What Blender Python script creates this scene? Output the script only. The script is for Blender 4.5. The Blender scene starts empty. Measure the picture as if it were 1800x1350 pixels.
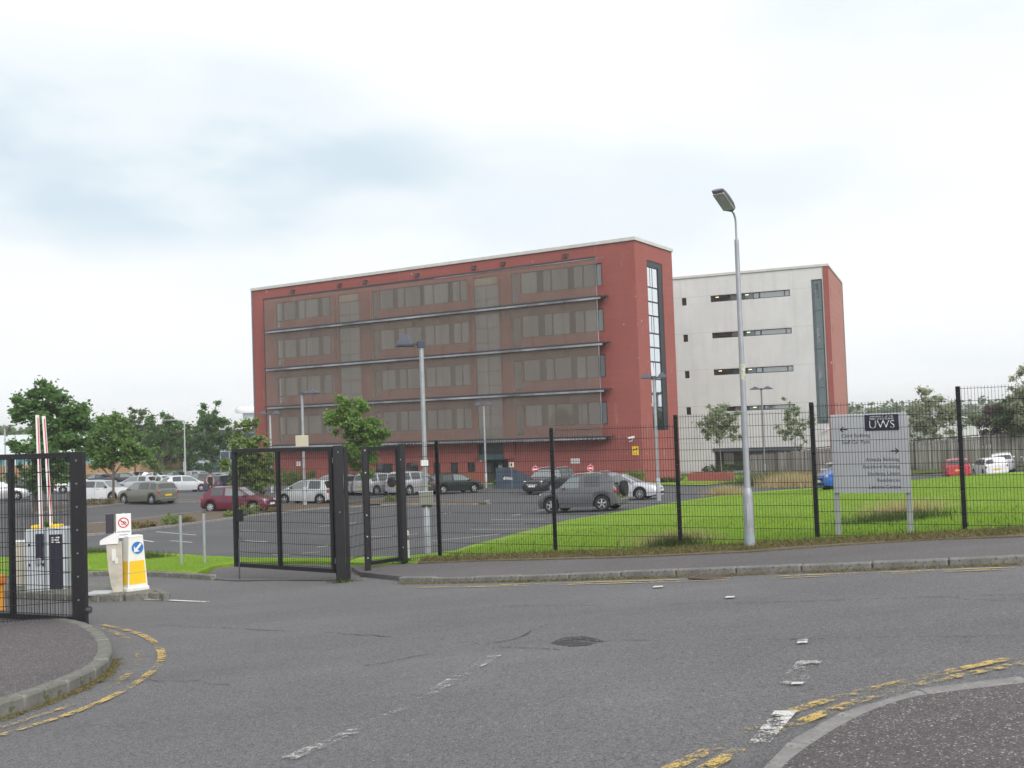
import bpy, bmesh, math, random
import numpy as np
from mathutils import Vector, Matrix, geometry

rnd = random.Random(7)
nrng = np.random.default_rng(11)
S = bpy.context.scene
COL = S.collection

# ------------------------------------------------------------------ camera
FPX, PITCH, ROLL, CZ = 1820.0, math.radians(2.26), math.radians(2.02), 1.7
FW = np.array([0, math.cos(PITCH), math.sin(PITCH)])
UP0 = np.array([0, -math.sin(PITCH), math.cos(PITCH)])
RX = math.cos(ROLL) * np.array([1., 0, 0]) - math.sin(ROLL) * UP0
UPV = math.sin(ROLL) * np.array([1., 0, 0]) + math.cos(ROLL) * UP0
CAMP = np.array([0, 0, CZ])
cam_data = bpy.data.cameras.new('camera')
cam_data.sensor_width = 36.0
cam_data.lens = 36.0 * FPX / 1800.0
cam_data.clip_start = 0.1
cam_data.clip_end = 12000
cam = bpy.data.objects.new('camera', cam_data)
COL.objects.link(cam)
mw = Matrix.Identity(4)
for i in range(3):
    mw[i][0], mw[i][1], mw[i][2], mw[i][3] = RX[i], UPV[i], -FW[i], CAMP[i]
cam.matrix_world = mw
S.camera = cam

# ------------------------------------------------------------------ sky, sun, exposure
SUN_EL, SUN_AZ = math.radians(36), math.radians(152)      # azimuth clockwise from +Y (away from the camera)
W = bpy.data.worlds.new('World')
S.world = W
W.use_nodes = True
nt = W.node_tree
for n in list(nt.nodes):
    nt.nodes.remove(n)
N, L = nt.nodes.new, nt.links.new
out = N('ShaderNodeOutputWorld'); bg = N('ShaderNodeBackground'); L(bg.outputs[0], out.inputs[0])
sky = N('ShaderNodeTexSky'); sky.sky_type = 'NISHITA'; sky.sun_disc = False
sky.sun_elevation = SUN_EL; sky.sun_rotation = SUN_AZ
sky.air_density = 1.0; sky.dust_density = 1.5; sky.ozone_density = 1.0
tc = N('ShaderNodeTexCoord')
sep = N('ShaderNodeSeparateXYZ'); L(tc.outputs['Generated'], sep.inputs[0])
def wmath(op, a, b=None, clamp=False):
    m = N('ShaderNodeMath'); m.operation = op; m.use_clamp = clamp
    for i, v in enumerate((a, b)):
        if v is None: continue
        if isinstance(v, (int, float)): m.inputs[i].default_value = v
        else: L(v, m.inputs[i])
    return m.outputs[0]
zc = wmath('MAXIMUM', sep.outputs[2], 0.0)
den = wmath('ADD', zc, 0.16)
comb = N('ShaderNodeCombineXYZ')
L(wmath('DIVIDE', sep.outputs[0], den), comb.inputs[0]); L(wmath('DIVIDE', sep.outputs[1], den), comb.inputs[1])
comb.inputs[2].default_value = 3.3
def wnoise(scale, detail, rough, dist, off):
    mp = N('ShaderNodeMapping'); mp.inputs['Location'].default_value = off
    L(comb.outputs[0], mp.inputs['Vector'])
    n = N('ShaderNodeTexNoise'); n.inputs['Scale'].default_value = scale; n.inputs['Detail'].default_value = detail
    n.inputs['Roughness'].default_value = rough; n.inputs['Distortion'].default_value = dist
    L(mp.outputs[0], n.inputs['Vector']); return n.outputs[0]
def wramp(v, a, b, smooth=True):
    m = N('ShaderNodeMapRange'); m.interpolation_type = 'SMOOTHSTEP' if smooth else 'LINEAR'
    m.inputs['From Min'].default_value = a; m.inputs['From Max'].default_value = b
    L(v, m.inputs[0]); return m.outputs[0]
def wmix(fac, a, b):
    m = N('ShaderNodeMix'); m.data_type = 'RGBA'
    if isinstance(fac, (int, float)): m.inputs[0].default_value = fac
    else: L(fac, m.inputs[0])
    for i, v in ((6, a), (7, b)):
        if isinstance(v, tuple): m.inputs[i].default_value = v
        else: L(v, m.inputs[i])
    return m.outputs[2]
big = wramp(wnoise(0.55, 3.0, 0.45, 0.0, (0.55, 1.3, 0.0)), 0.40, 0.70)
small = wramp(wnoise(1.3, 4.0, 0.5, 0.15, (4.2, 0.3, 1.0)), 0.35, 0.72)
under = wmath('MULTIPLY', big, wmath('ADD', 0.45, wmath('MULTIPLY', small, 0.55)), clamp=True)
# the heavier blue-grey cloud bank low in the sky left of the building, and paler ones elsewhere
def bank(az, el, wa, we):
    dx = wmath('DIVIDE', wmath('SUBTRACT', wmath('ARCTAN2', sep.outputs[0], sep.outputs[1]), math.radians(az)), math.radians(wa))
    dz = wmath('DIVIDE', wmath('SUBTRACT', sep.outputs[2], math.sin(math.radians(el))), math.sin(math.radians(we)))
    r2 = wmath('ADD', wmath('MULTIPLY', dx, dx), wmath('MULTIPLY', dz, dz))
    return wmath('SUBTRACT', 1.0, wramp(r2, 0.0, 1.0), clamp=True)
mpd = N('ShaderNodeMapping'); mpd.inputs['Scale'].default_value = (1, 1, 2.6); L(tc.outputs['Generated'], mpd.inputs['Vector'])
nd = N('ShaderNodeTexNoise'); nd.inputs['Scale'].default_value = 4.2; nd.inputs['Detail'].default_value = 5; nd.inputs['Roughness'].default_value = .5; L(mpd.outputs[0], nd.inputs['Vector'])
puff = wramp(nd.outputs[0], 0.36, 0.62)
nz = wmath('ADD', 0.40, wmath('MULTIPLY', puff, 0.60))
bk = wmath('MULTIPLY', wmath('ADD', wmath('ADD', wmath('MULTIPLY', bank(-25, 14.8, 27, 7.0), 1.15), wmath('MULTIPLY', bank(3, 12.0, 26, 5.5), 0.50)), wmath('MULTIPLY', bank(23, 20.0, 14, 7.0), 0.45), clamp=True), nz)
dark = wmath('MAXIMUM', wmath('MULTIPLY', under, 0.28), bk)
cloud = wmix(dark, (5.25, 5.38, 5.45, 1), (3.45, 4.10, 4.58, 1))
gap = wmath('MULTIPLY', wramp(wnoise(0.5, 4, 0.5, 0.2, (9.0, 2.0, 0.0)), 0.60, 0.80), 0.12)
L(wmix(gap, cloud, sky.outputs[0]), bg.inputs[0])
bg.inputs[1].default_value = 0.1
sun_d = bpy.data.lights.new('sun', 'SUN')
sun_d.energy = 1.5; sun_d.angle = math.radians(38); sun_d.color = (1.0, 0.965, 0.92)
sun = bpy.data.objects.new('sun', sun_d); COL.objects.link(sun)
sdir = Vector((math.sin(SUN_AZ) * math.cos(SUN_EL), math.cos(SUN_AZ) * math.cos(SUN_EL), math.sin(SUN_EL)))
sun.rotation_euler = sdir.to_track_quat('Z', 'Y').to_euler()
sun.location = (30, -30, 60)
S.view_settings.view_transform = 'Standard'; S.view_settings.look = 'None'
S.view_settings.gamma = 1.0; S.view_settings.use_curve_mapping = False
S.view_settings.exposure = 1.0
S.render.engine = 'CYCLES'
S.cycles.max_bounces = 6; S.cycles.transparent_max_bounces = 24
S.cycles.use_denoising = True

# ------------------------------------------------------------------ terrain
def ray(px, py):
    return (px - 900) / FPX * RX - (py - 675) / FPX * UPV + FW
def at_depth(px, py, Y):
    d = ray(px, py); return CAMP + d * (Y / d[1])
FENCE_PTS = [at_depth(774, 983, 21.0), at_depth(977, 978, 19.9), at_depth(1197, 973, 18.9),
             at_depth(1437, 950, 17.85), at_depth(1697, 943, 16.8)]
GATEPOST = dict(big=at_depth(600, 1027, 18.8), latch=at_depth(647, 1010, 19.6), hinge=at_depth(711, 994, 20.55),
                left=at_depth(142, 1100, 14.45))
CP = [(0, 0, .33), (-6, 4, -.23), (6, 4, .4), (-12, 8, -.75), (12, 8, .45), (0, 10, -.29), (14, 17, -.02), (26, 18, .3),
      (-12, 18, -1.25), (-20, 20, -1.5), (-7, 19.5, -1.12), (3.2, 45, -2.25), (-14, 57, -2.55), (-22, 63, -2.45),
      (-4.3, 74, -3.05), (10, 85, -3.45), (32, 74, -3.25), (20.8, 45, -1.16), (27, 60, -2.7), (36, 80, -3.65), (6.7, 47, -2.17), (12.1, 55, -2.4), (18.4, 62, -2.75),
      (-12, 34, -1.75), (-30, 45, -2.1), (0, 32, -1.75), (12, 30, -.85), (22, 40, -1.0), (14, 48, -1.9), (-27, 107, -3.55),
      (22, 107, -4.0), (40, 104, -3.6), (45, 80, -2.7), (-50, 80, -2.7), (-50, 40, -2.2), (50, 40, -.5), (-60, 120, -3.6),
      (60, 120, -3.6), (0, 140, -4.2), (-60, 10, -1.6), (60, 10, 1.0), (0, -30, 2.0), (-50, -30, 0), (50, -30, 3)]
CP += [tuple(p) for p in FENCE_PTS] + [tuple(GATEPOST[k]) for k in ('big', 'hinge', 'left')]
CP = np.array(CP, float)
def _phi(r2):
    return np.where(r2 > 0, .5 * r2 * np.log(np.maximum(r2, 1e-9)), 0)
_n = len(CP)
_K = _phi(((CP[:, None, :2] - CP[None, :, :2]) ** 2).sum(-1)) + np.eye(_n) * 4.0
_P = np.c_[np.ones(_n), CP[:, :2]]
_Wt = np.linalg.solve(np.block([[_K, _P], [_P.T, np.zeros((3, 3))]]), np.r_[CP[:, 2], 0, 0, 0])
def T(x, y):
    x = np.asarray(x, float); y = np.asarray(y, float)
    d = (x[..., None] - CP[:, 0]) ** 2 + (y[..., None] - CP[:, 1]) ** 2
    z = _phi(d) @ _Wt[:_n] + _Wt[_n] + _Wt[_n + 1] * x + _Wt[_n + 2] * y
    r = np.hypot(x, y - 50); k = np.clip((r - 85) / 60, 0, 1); k = k * k * (3 - 2 * k)
    return z * (1 - k) - 3.9 * k
def Tz(x, y):
    return float(T(x, y))
_tt = np.concatenate([np.arange(2, 40, .04), np.arange(40, 400, .15)])
def G(px, py, dz=0.0):
    """a point of the terrain (or of a level dz above it) seen in that direction"""
    d = ray(px, py); P = CAMP + d * _tt[:, None]
    h = P[:, 2] - T(P[:, 0], P[:, 1]) - dz; i = int(np.argmax(h < 0))
    if i == 0: return P[-1]
    a = h[i - 1] / (h[i - 1] - h[i]); return P[i - 1] * (1 - a) + P[i] * a

# ------------------------------------------------------------------ objects
def tag(o, label=None, cat=None, group=None, kind=None):
    if label: o['label'] = label
    if cat: o['category'] = cat
    if group: o['group'] = group
    if kind: o['kind'] = kind
    return o
def empty(name, loc=(0, 0, 0), rz=0.0, label=None, cat=None, group=None):
    o = bpy.data.objects.new(name, None); o.empty_display_size = .2
    o.location = tuple(float(v) for v in loc); o.rotation_euler = (0, 0, rz); COL.objects.link(o)
    return tag(o, label, cat, group)
def copy_tree(o, parent=None):
    c = o.copy(); COL.objects.link(c); c.parent = parent
    for ch in [k for k in bpy.data.objects if k.parent is o]: copy_tree(ch, c)
    return c
class MB:
    def __init__(s): s.v = []; s.f = []; s.m = []; s.mi = 0
    def add(s, verts, faces):
        b = len(s.v); s.v += [tuple(float(c) for c in v) for v in verts]
        s.f += [tuple(b + i for i in f) for f in faces]; s.m += [s.mi] * len(faces); return s
    def box(s, x0, x1, y0, y1, z0, z1):
        return s.add([(x0, y0, z0), (x1, y0, z0), (x1, y1, z0), (x0, y1, z0), (x0, y0, z1), (x1, y0, z1), (x1, y1, z1), (x0, y1, z1)],
                     [(0, 3, 2, 1), (4, 5, 6, 7), (0, 1, 5, 4), (1, 2, 6, 5), (2, 3, 7, 6), (3, 0, 4, 7)])
    def bbox(s, x0, x1, y0, y1, z0, z1, b=.01):
        """box with chamfered vertical and top edges"""
        b = min(b, (x1 - x0) * .45, (y1 - y0) * .45, (z1 - z0) * .45)
        def ring(i, z): return [(x0 + i, y0, z), (x1 - i, y0, z), (x1, y0 + i, z), (x1, y1 - i, z), (x1 - i, y1, z), (x0 + i, y1, z), (x0, y1 - i, z), (x0, y0 + i, z)]
        def ring2(z): 
            q = b * .8
            return [(x0 + b, y0 + q, z), (x1 - b, y0 + q, z), (x1 - q, y0 + b, z), (x1 - q, y1 - b, z), (x1 - b, y1 - q, z), (x0 + b, y1 - q, z), (x0 + q, y1 - b, z), (x0 + q, y0 + b, z)]
        R = [ring(b, z0), ring(b, z1 - b), ring2(z1)]
        n = 8; vs = R[0] + R[1] + R[2]; fs = [tuple(range(7, -1, -1)), tuple(range(16, 24))]
        for k in range(2):
            for i in range(n):
                j = (i + 1) % n; fs.append((k * n + i, k * n + j, (k + 1) * n + j, (k + 1) * n + i))
        return s.add(vs, fs)
    def obox(s, a, b, w, h, up=(0, 0, 1)):
        """bar of section w x h from a to b"""
        a = Vector(a); b = Vector(b); d = (b - a).normalized(); u = Vector(up)
        sd = d.cross(u)
        if sd.length < 1e-4: sd = d.cross(Vector((1, 0, 0)))
        sd.normalize(); u = sd.cross(d)
        vs = []
        for p in (a, b):
            for i, j in ((-1, -1), (1, -1), (1, 1), (-1, 1)): vs.append(p + sd * (w / 2 * i) + u * (h / 2 * j))
        return s.add(vs, [(0, 3, 2, 1), (4, 5, 6, 7), (0, 1, 5, 4), (1, 2, 6, 5), (2, 3, 7, 6), (3, 0, 4, 7)][::1])
    def tube(s, pts, rad, n=8, cap=True):
        pts = [Vector(p) for p in pts]
        rs = rad if isinstance(rad, (list, tuple)) else [rad] * len(pts)
        vs = []; fs = []; ref = None
        for i, p in enumerate(pts):
            d = (pts[min(i + 1, len(pts) - 1)] - pts[max(i - 1, 0)]).normalized()
            if ref is None or abs(ref.dot(d)) > .98: ref = Vector((1, 0, 0)) if abs(d.x) < .8 else Vector((0, 1, 0))
            a = d.cross(ref).normalized(); bb = d.cross(a).normalized(); ref = a.cross(d)
            for k in range(n):
                t = 2 * math.pi * k / n; vs.append(p + (a * math.cos(t) + bb * math.sin(t)) * rs[i])
        for i in range(len(pts) - 1):
            for k in range(n):
                q = (k + 1) % n; fs.append((i * n + k, i * n + q, (i + 1) * n + q, (i + 1) * n + k))
        if cap: fs += [tuple(range(n - 1, -1, -1)), tuple(range((len(pts) - 1) * n, len(pts) * n))]
        return s.add(vs, fs)
    def lathe(s, prof, n=16, axis='z', c=(0, 0, 0)):
        vs = []; fs = []
        for r, z in prof:
            for k in range(n):
                t = 2 * math.pi * k / n; a, b = r * math.cos(t), r * math.sin(t)
                p = (a, b, z) if axis == 'z' else ((a, z, b) if axis == 'y' else (z, a, b))
                vs.append((p[0] + c[0], p[1] + c[1], p[2] + c[2]))
        for i in range(len(prof) - 1):
            for k in range(n):
                q = (k + 1) % n; fs.append((i * n + k, i * n + q, (i + 1) * n + q, (i + 1) * n + k))
        fs += [tuple(range(n - 1, -1, -1)), tuple(range((len(prof) - 1) * n, len(prof) * n))]
        return s.add(vs, fs)
    def prism(s, poly, z0, z1):
        n = len(poly)
        vs = [(x, y, z0) for x, y in poly] + [(x, y, z1) for x, y in poly]
        return s.add(vs, [tuple(range(n - 1, -1, -1)), tuple(range(n, 2 * n))] + [(i, (i + 1) % n, n + (i + 1) % n, n + i) for i in range(n)])
    def ellipsoid(s, c, r, nu=10, nv=6):
        vs = [(c[0], c[1], c[2] - r[2])]; fs = []
        for j in range(1, nv):
            t = math.pi * j / nv - math.pi / 2
            for i in range(nu):
                a = 2 * math.pi * i / nu
                vs.append((c[0] + r[0] * math.cos(t) * math.cos(a), c[1] + r[1] * math.cos(t) * math.sin(a), c[2] + r[2] * math.sin(t)))
        vs.append((c[0], c[1], c[2] + r[2])); e = len(vs) - 1
        for i in range(nu):
            q = (i + 1) % nu; fs.append((0, 1 + q, 1 + i)); fs.append((e, 1 + (nv - 2) * nu + i, 1 + (nv - 2) * nu + q))
            for j in range(nv - 2): fs.append((1 + j * nu + i, 1 + j * nu + q, 1 + (j + 1) * nu + q, 1 + (j + 1) * nu + i))
        return s.add(vs, fs)
    def grid(s, fn, nu, nv):
        vs = [fn(i / nu, j / nv) for j in range(nv + 1) for i in range(nu + 1)]
        return s.add(vs, [(j * (nu + 1) + i, j * (nu + 1) + i + 1, (j + 1) * (nu + 1) + i + 1, (j + 1) * (nu + 1) + i) for j in range(nv) for i in range(nu)])
    def xf(s, M):
        s.v = [tuple(M @ Vector(v)) for v in s.v]; return s
    def mesh(s, name, mats, smooth=False, fixn=True, angle=40):
        me = bpy.data.meshes.new(name); me.from_pydata(s.v, [], s.f)
        if not isinstance(mats, (list, tuple)): mats = [mats]
        for m in mats: me.materials.append(m)
        if len(mats) > 1: me.polygons.foreach_set('material_index', s.m)
        if fixn:
            bm = bmesh.new(); bm.from_mesh(me); bmesh.ops.recalc_face_normals(bm, faces=bm.faces); bm.to_mesh(me); bm.free()
        if smooth:
            me.polygons.foreach_set('use_smooth', [True] * len(me.polygons))
            me.set_sharp_from_angle(angle=math.radians(angle))
        me.update(); return me
    def build(s, name, mats, parent=None, smooth=False, loc=None, rz=0.0, fixn=True, kind=None, angle=40):
        o = bpy.data.objects.new(name, s.mesh(name, mats, smooth, fixn, angle)); COL.objects.link(o)
        if parent is not None: o.parent = parent
        if loc is not None: o.location = tuple(float(v) for v in loc)
        o.rotation_euler = (0, 0, rz)
        if kind: o['kind'] = kind
        return o
def link(name, me, parent=None, loc=(0, 0, 0), rot=(0, 0, 0), sc=None):
    o = bpy.data.objects.new(name, me); COL.objects.link(o); o.parent = parent
    o.location = tuple(float(v) for v in loc); o.rotation_euler = rot
    if sc: o.scale = sc
    return o

# ------------------------------------------------------------------ materials
MATS = {}
def mat(name, col, rough=.7, metal=0.0, var=.12, scale=3.0, bump=0.0, bscale=60.0, spec=.5, coat=0.0, speck=None, detail=5.0, tint=None):
    """painted / mineral surface: base colour with two octaves of tonal variation, optional speckle (scale, colour, amount) and bump"""
    if name in MATS: return MATS[name]
    m = bpy.data.materials.new(name); m.use_nodes = True; t = m.node_tree; n = t.nodes; b = n['Principled BSDF']
    b.inputs['Roughness'].default_value = rough; b.inputs['Metallic'].default_value = metal
    b.inputs['Specular IOR Level'].default_value = spec; b.inputs['Coat Weight'].default_value = coat
    if coat: b.inputs['Coat Roughness'].default_value = .05
    tc = n.new('ShaderNodeTexCoord'); last = None
    if var > 0:
        nz = n.new('ShaderNodeTexNoise'); nz.inputs['Scale'].default_value = scale; nz.inputs['Detail'].default_value = detail; nz.inputs['Roughness'].default_value = .6
        t.links.new(tc.outputs['Object'], nz.inputs['Vector'])
        mr = n.new('ShaderNodeMapRange'); mr.inputs['From Min'].default_value = .28; mr.inputs['From Max'].default_value = .72
        t.links.new(nz.outputs[0], mr.inputs[0])
        mx = n.new('ShaderNodeMix'); mx.data_type = 'RGBA'; t.links.new(mr.outputs[0], mx.inputs[0])
        lo = tuple(c * (1 - var) for c in col); hi = tuple(min(1, c * (1 + var)) for c in col)
        if tint: hi = tint
        mx.inputs[6].default_value = (*lo, 1); mx.inputs[7].default_value = (*hi, 1); last = mx.outputs[2]
    if speck:
        sc, scol, th = speck
        vz = n.new('ShaderNodeTexNoise'); vz.inputs['Scale'].default_value = sc; vz.inputs['Detail'].default_value = 2
        t.links.new(tc.outputs['Object'], vz.inputs['Vector'])
        mr = n.new('ShaderNodeMapRange'); mr.inputs['From Min'].default_value = th; mr.inputs['From Max'].default_value = th + .05
        t.links.new(vz.outputs[0], mr.inputs[0])
        mx = n.new('ShaderNodeMix'); mx.data_type = 'RGBA'; t.links.new(mr.outputs[0], mx.inputs[0])
        if last: t.links.new(last, mx.inputs[6])
        else: mx.inputs[6].default_value = (*col, 1)
        mx.inputs[7].default_value = (*scol, 1); last = mx.outputs[2]
    if last: t.links.new(last, b.inputs['Base Color'])
    else: b.inputs['Base Color'].default_value = (*col, 1)
    if bump > 0:
        bz = n.new('ShaderNodeTexNoise'); bz.inputs['Scale'].default_value = bscale; bz.inputs['Detail'].default_value = 3
        t.links.new(tc.outputs['Object'], bz.inputs['Vector'])
        bp = n.new('ShaderNodeBump'); bp.inputs['Strength'].default_value = bump; bp.inputs['Distance'].default_value = .01
        t.links.new(bz.outputs[0], bp.inputs['Height']); t.links.new(bp.outputs[0], b.inputs['Normal'])
    MATS[name] = m; return m
class NT:
    """small helper for hand-made node trees"""
    def __init__(s, name):
        s.m = bpy.data.materials.new(name); s.m.use_nodes = True; s.t = s.m.node_tree; s.b = s.t.nodes['Principled BSDF']; s.out = s.t.nodes['Material Output']
        s.tc = s.t.nodes.new('ShaderNodeTexCoord'); MATS[name] = s.m
    def n(s, ty, **kw):
        x = s.t.nodes.new(ty)
        for k, v in kw.items(): setattr(x, k, v)
        return x
    def l(s, a, b): s.t.links.new(a, b)
    def put(s, v, sock):
        if hasattr(v, 'is_output'): s.l(v, sock)
        elif isinstance(v, (tuple, list)): sock.default_value = (*v, 1) if len(v) == 3 and sock.type == 'RGBA' else v
        else: sock.default_value = v
    def math(s, op, a, b=0.0, clamp=False):
        x = s.n('ShaderNodeMath', operation=op, use_clamp=clamp); s.put(a, x.inputs[0]); s.put(b, x.inputs[1]); return x.outputs[0]
    def noise(s, scale, detail=4, rough=.55, vec=None, dist=0.0):
        x = s.n('ShaderNodeTexNoise'); x.inputs['Scale'].default_value = scale; x.inputs['Detail'].default_value = detail
        x.inputs['Roughness'].default_value = rough; x.inputs['Distortion'].default_value = dist
        s.l(vec if vec is not None else s.tc.outputs['Object'], x.inputs['Vector']); return x.outputs[0]
    def ramp(s, v, a, b, lo=0.0, hi=1.0):
        x = s.n('ShaderNodeMapRange'); s.l(v, x.inputs[0])
        for k, q in zip(('From Min', 'From Max', 'To Min', 'To Max'), (a, b, lo, hi)): x.inputs[k].default_value = q
        return x.outputs[0]
    def mix(s, f, a, b):
        x = s.n('ShaderNodeMix', data_type='RGBA'); s.put(f, x.inputs[0]); s.put(a, x.inputs[6]); s.put(b, x.inputs[7]); return x.outputs[2]
    def mapping(s, vec=None, loc=(0, 0, 0), rot=(0, 0, 0), sc=(1, 1, 1)):
        x = s.n('ShaderNodeMapping'); s.l(vec if vec is not None else s.tc.outputs['Object'], x.inputs['Vector'])
        x.inputs['Location'].default_value = loc; x.inputs['Rotation'].default_value = rot; x.inputs['Scale'].default_value = sc; return x.outputs[0]
    def bump(s, h, strength=.3, dist=.01):
        x = s.n('ShaderNodeBump'); x.inputs['Strength'].default_value = strength; x.inputs['Distance'].default_value = dist
        s.l(h, x.inputs['Height']); s.l(x.outputs[0], s.b.inputs['Normal'])
    def alpha(s, fac):
        """1 = opaque, 0 = a hole"""
        tr = s.n('ShaderNodeBsdfTransparent'); mx = s.n('ShaderNodeMixShader'); s.put(fac, mx.inputs[0])
        s.l(tr.outputs[0], mx.inputs[1]); s.l(s.b.outputs[0], mx.inputs[2]); s.l(mx.outputs[0], s.out.inputs[0])

def asphalt(name, col, chip, chip_amt, crack=True, patch=.25):
    q = NT(name)
    big = q.ramp(q.noise(.22, 4, .6), .3, .7); mid = q.ramp(q.noise(2.3, 5, .65), .3, .7)
    fine = q.noise(95, 2, .6); med = q.noise(34, 3, .65); wide = q.noise(11, 3, .6)
    base = q.mix(big, tuple(c * (1 - patch) for c in col), tuple(c * (1 + patch * .8) for c in col))
    base = q.mix(q.math('MULTIPLY', mid, .38), base, tuple(c * .70 for c in col))
    base = q.mix(q.ramp(fine, .46, .70, 0, .62), base, tuple(c * 1.75 for c in col))
    base = q.mix(q.ramp(fine, .50, .30, 0, .75), base, tuple(c * .22 for c in col))
    base = q.mix(q.ramp(med, .48, .28, 0, .75), base, tuple(c * .40 for c in col))
    base = q.mix(q.ramp(med, .55, .75, 0, .45), base, tuple(c * 1.45 for c in col))
    base = q.mix(q.ramp(wide, .55, .74, 0, .30), base, tuple(c * .62 for c in col))
    tr = q.noise(1.0, 4, .6, vec=q.mapping(rot=(0, 0, .45), sc=(.10, .85, 1)))
    base = q.mix(q.ramp(tr, .50, .70, 0, .30), base, tuple(c * .62 for c in col)); base = q.mix(q.ramp(tr, .46, .28, 0, .22), base, tuple(c * 1.35 for c in col))
    st = q.noise(.8, 5, .7); base = q.mix(q.ramp(st, .66, .76, 0, .45), base, tuple(c * .45 for c in col))
    for vs, th, am in ((30, .15, .8), (62, .20, 1.0)):
        v = q.n('ShaderNodeTexVoronoi'); v.inputs['Scale'].default_value = vs; q.l(q.tc.outputs['Object'], v.inputs['Vector'])
        sp = q.math('MULTIPLY', q.ramp(v.outputs['Distance'], th, th + .09, am, 0.0), q.ramp(q.noise(vs * .55, 2, .5), 1 - chip_amt - .05, 1 - chip_amt + .05))
        base = q.mix(sp, base, chip)
    h = q.noise(55, 3, .7)
    if crack:
        w = q.n('ShaderNodeTexVoronoi', feature='DISTANCE_TO_EDGE'); w.inputs['Scale'].default_value = .16
        nv = q.n('ShaderNodeTexNoise'); nv.inputs['Scale'].default_value = .9; nv.inputs['Detail'].default_value = 6; q.l(q.tc.outputs['Object'], nv.inputs['Vector'])
        vm = q.n('ShaderNodeVectorMath', operation='MULTIPLY_ADD'); q.l(nv.outputs['Color'], vm.inputs[0]); vm.inputs[1].default_value = (1.8, 1.8, 1.8); q.l(q.tc.outputs['Object'], vm.inputs[2])
        q.l(vm.outputs[0], w.inputs['Vector'])
        ck = q.math('MULTIPLY', q.ramp(w.outputs['Distance'], .0, .005, 1.0, 0.0), q.ramp(q.noise(.35, 3, .5), .56, .68))
        base = q.mix(q.math('MULTIPLY', ck, .7), base, tuple(c * .25 for c in col))
    q.l(base, q.b.inputs['Base Color']); q.b.inputs['Roughness'].default_value = .88; q.b.inputs['Specular IOR Level'].default_value = .3
    q.bump(h, .55, .012)
    return q.m
M_road = asphalt('road_asphalt', (.137, .135, .140), (.36, .36, .35), .36)
M_lot = asphalt('car_park_asphalt', (.098, .098, .103), (.22, .22, .22), .25, crack=False)
M_pave = asphalt('pavement_tarmac', (.100, .090, .094), (.42, .39, .38), .48, crack=False, patch=.2)
M_pavefar = asphalt('pavement_far_tarmac', (.118, .110, .112), (.32, .30, .30), .40, crack=False, patch=.2)
def grassmat(name, a, b, c):
    q = NT(name)
    base = q.mix(q.ramp(q.noise(.55, 6, .7), .36, .64), a, b)
    base = q.mix(q.ramp(q.noise(1.6, 5, .65), .52, .75), base, c)
    base = q.mix(q.math('MULTIPLY', q.ramp(q.noise(38, 3, .7), .35, .7), .45), base, tuple(x * .45 for x in a))
    q.l(base, q.b.inputs['Base Color']); q.b.inputs['Roughness'].default_value = .9; q.b.inputs['Specular IOR Level'].default_value = .2
    q.bump(q.noise(30, 4, .7), .8, .05); return q.m
M_lawn = grassmat('lawn_turf', (.165, .285, .026), (.265, .425, .042), (.34, .42, .085))
M_field = grassmat('rough_field', (.085, .12, .03), (.11, .15, .04), (.15, .16, .06))
M_soil = mat('planting_bed_soil', (.085, .062, .045), .95, var=.35, scale=2.5, bump=.8, bscale=25, speck=(16, (.16, .12, .08), .56))
M_dirt = mat('verge_litter', (.13, .098, .07), .95, var=.35, scale=6, bump=.8, bscale=40, speck=(26, (.075, .095, .03), .54))
M_kerbd = mat('shaded_kerb', (.165, .162, .155), .85, var=.3, scale=7, bump=.3, bscale=60, speck=(40, (.08, .08, .07), .6))  # far kerb: shade on its road face put into a darker base colour
M_kerb = mat('concrete_kerb', (.205, .20, .195), .85, var=.3, scale=7, bump=.3, bscale=60, speck=(40, (.13, .13, .12), .6))
M_kerbold = mat('mossy_kerb', (.155, .152, .138), .9, var=.35, scale=6, bump=.4, bscale=50, speck=(18, (.09, .10, .05), .58))
def painted(name, col, wear, sc=9.0):
    q = NT(name)
    q.l(q.mix(q.ramp(q.noise(14, 3), .3, .7), col, tuple(c * .75 for c in col)), q.b.inputs['Base Color']); q.b.inputs['Roughness'].default_value = .75
    big = q.noise(sc * .16, 3, .6); mid = q.noise(sc * 1.3, 4, .7); fine = q.noise(sc * 7.0, 3, .8)
    v = q.math('ADD', q.math('MULTIPLY', big, .34), q.math('ADD', q.math('MULTIPLY', mid, .33), q.math('MULTIPLY', fine, .33)))
    q.alpha(q.ramp(v, wear - .015, wear + .035, 0, .93)); return q.m
M_yel = painted('worn_yellow_paint', (.60, .42, .12), .505)
M_yel2 = painted('very_worn_yellow_paint', (.60, .42, .12), .545)
M_yel3 = painted('fairly_worn_yellow_paint', (.56, .42, .14), .495)
M_wht = painted('worn_white_paint', (.70, .69, .66), .465)
M_wht2 = painted('very_worn_white_paint', (.52, .52, .50), .535, 16)
M_wht3 = painted('car_park_white_paint', (.62, .62, .60), .40, 3.0)
M_black = mat('black_powder_coat', (.012, .012, .016), .42, var=.2, scale=5, spec=.45)
M_wire = mat('black_wire', (.010, .010, .013), .5, var=0, spec=.4)
M_galv = mat('galvanised_steel', (.33, .35, .38), .5, metal=.35, var=.16, scale=3.5, bump=.1)
M_galvl = mat('pale_galvanised_steel', (.42, .44, .46), .55, metal=.2, var=.12, scale=5)
M_bolt = mat('zinc_bolt', (.6, .6, .62), .4, metal=.6, var=0)
M_white = mat('white_panel', (.74, .74, .74), .5, var=.05, scale=4)
M_whited = mat('grimy_white_panel', (.66, .66, .63), .55, var=.10, scale=5, tint=(.74, .74, .73))
M_dgrey = mat('dark_grey_metal', (.055, .058, .066), .5, var=.15)
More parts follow.
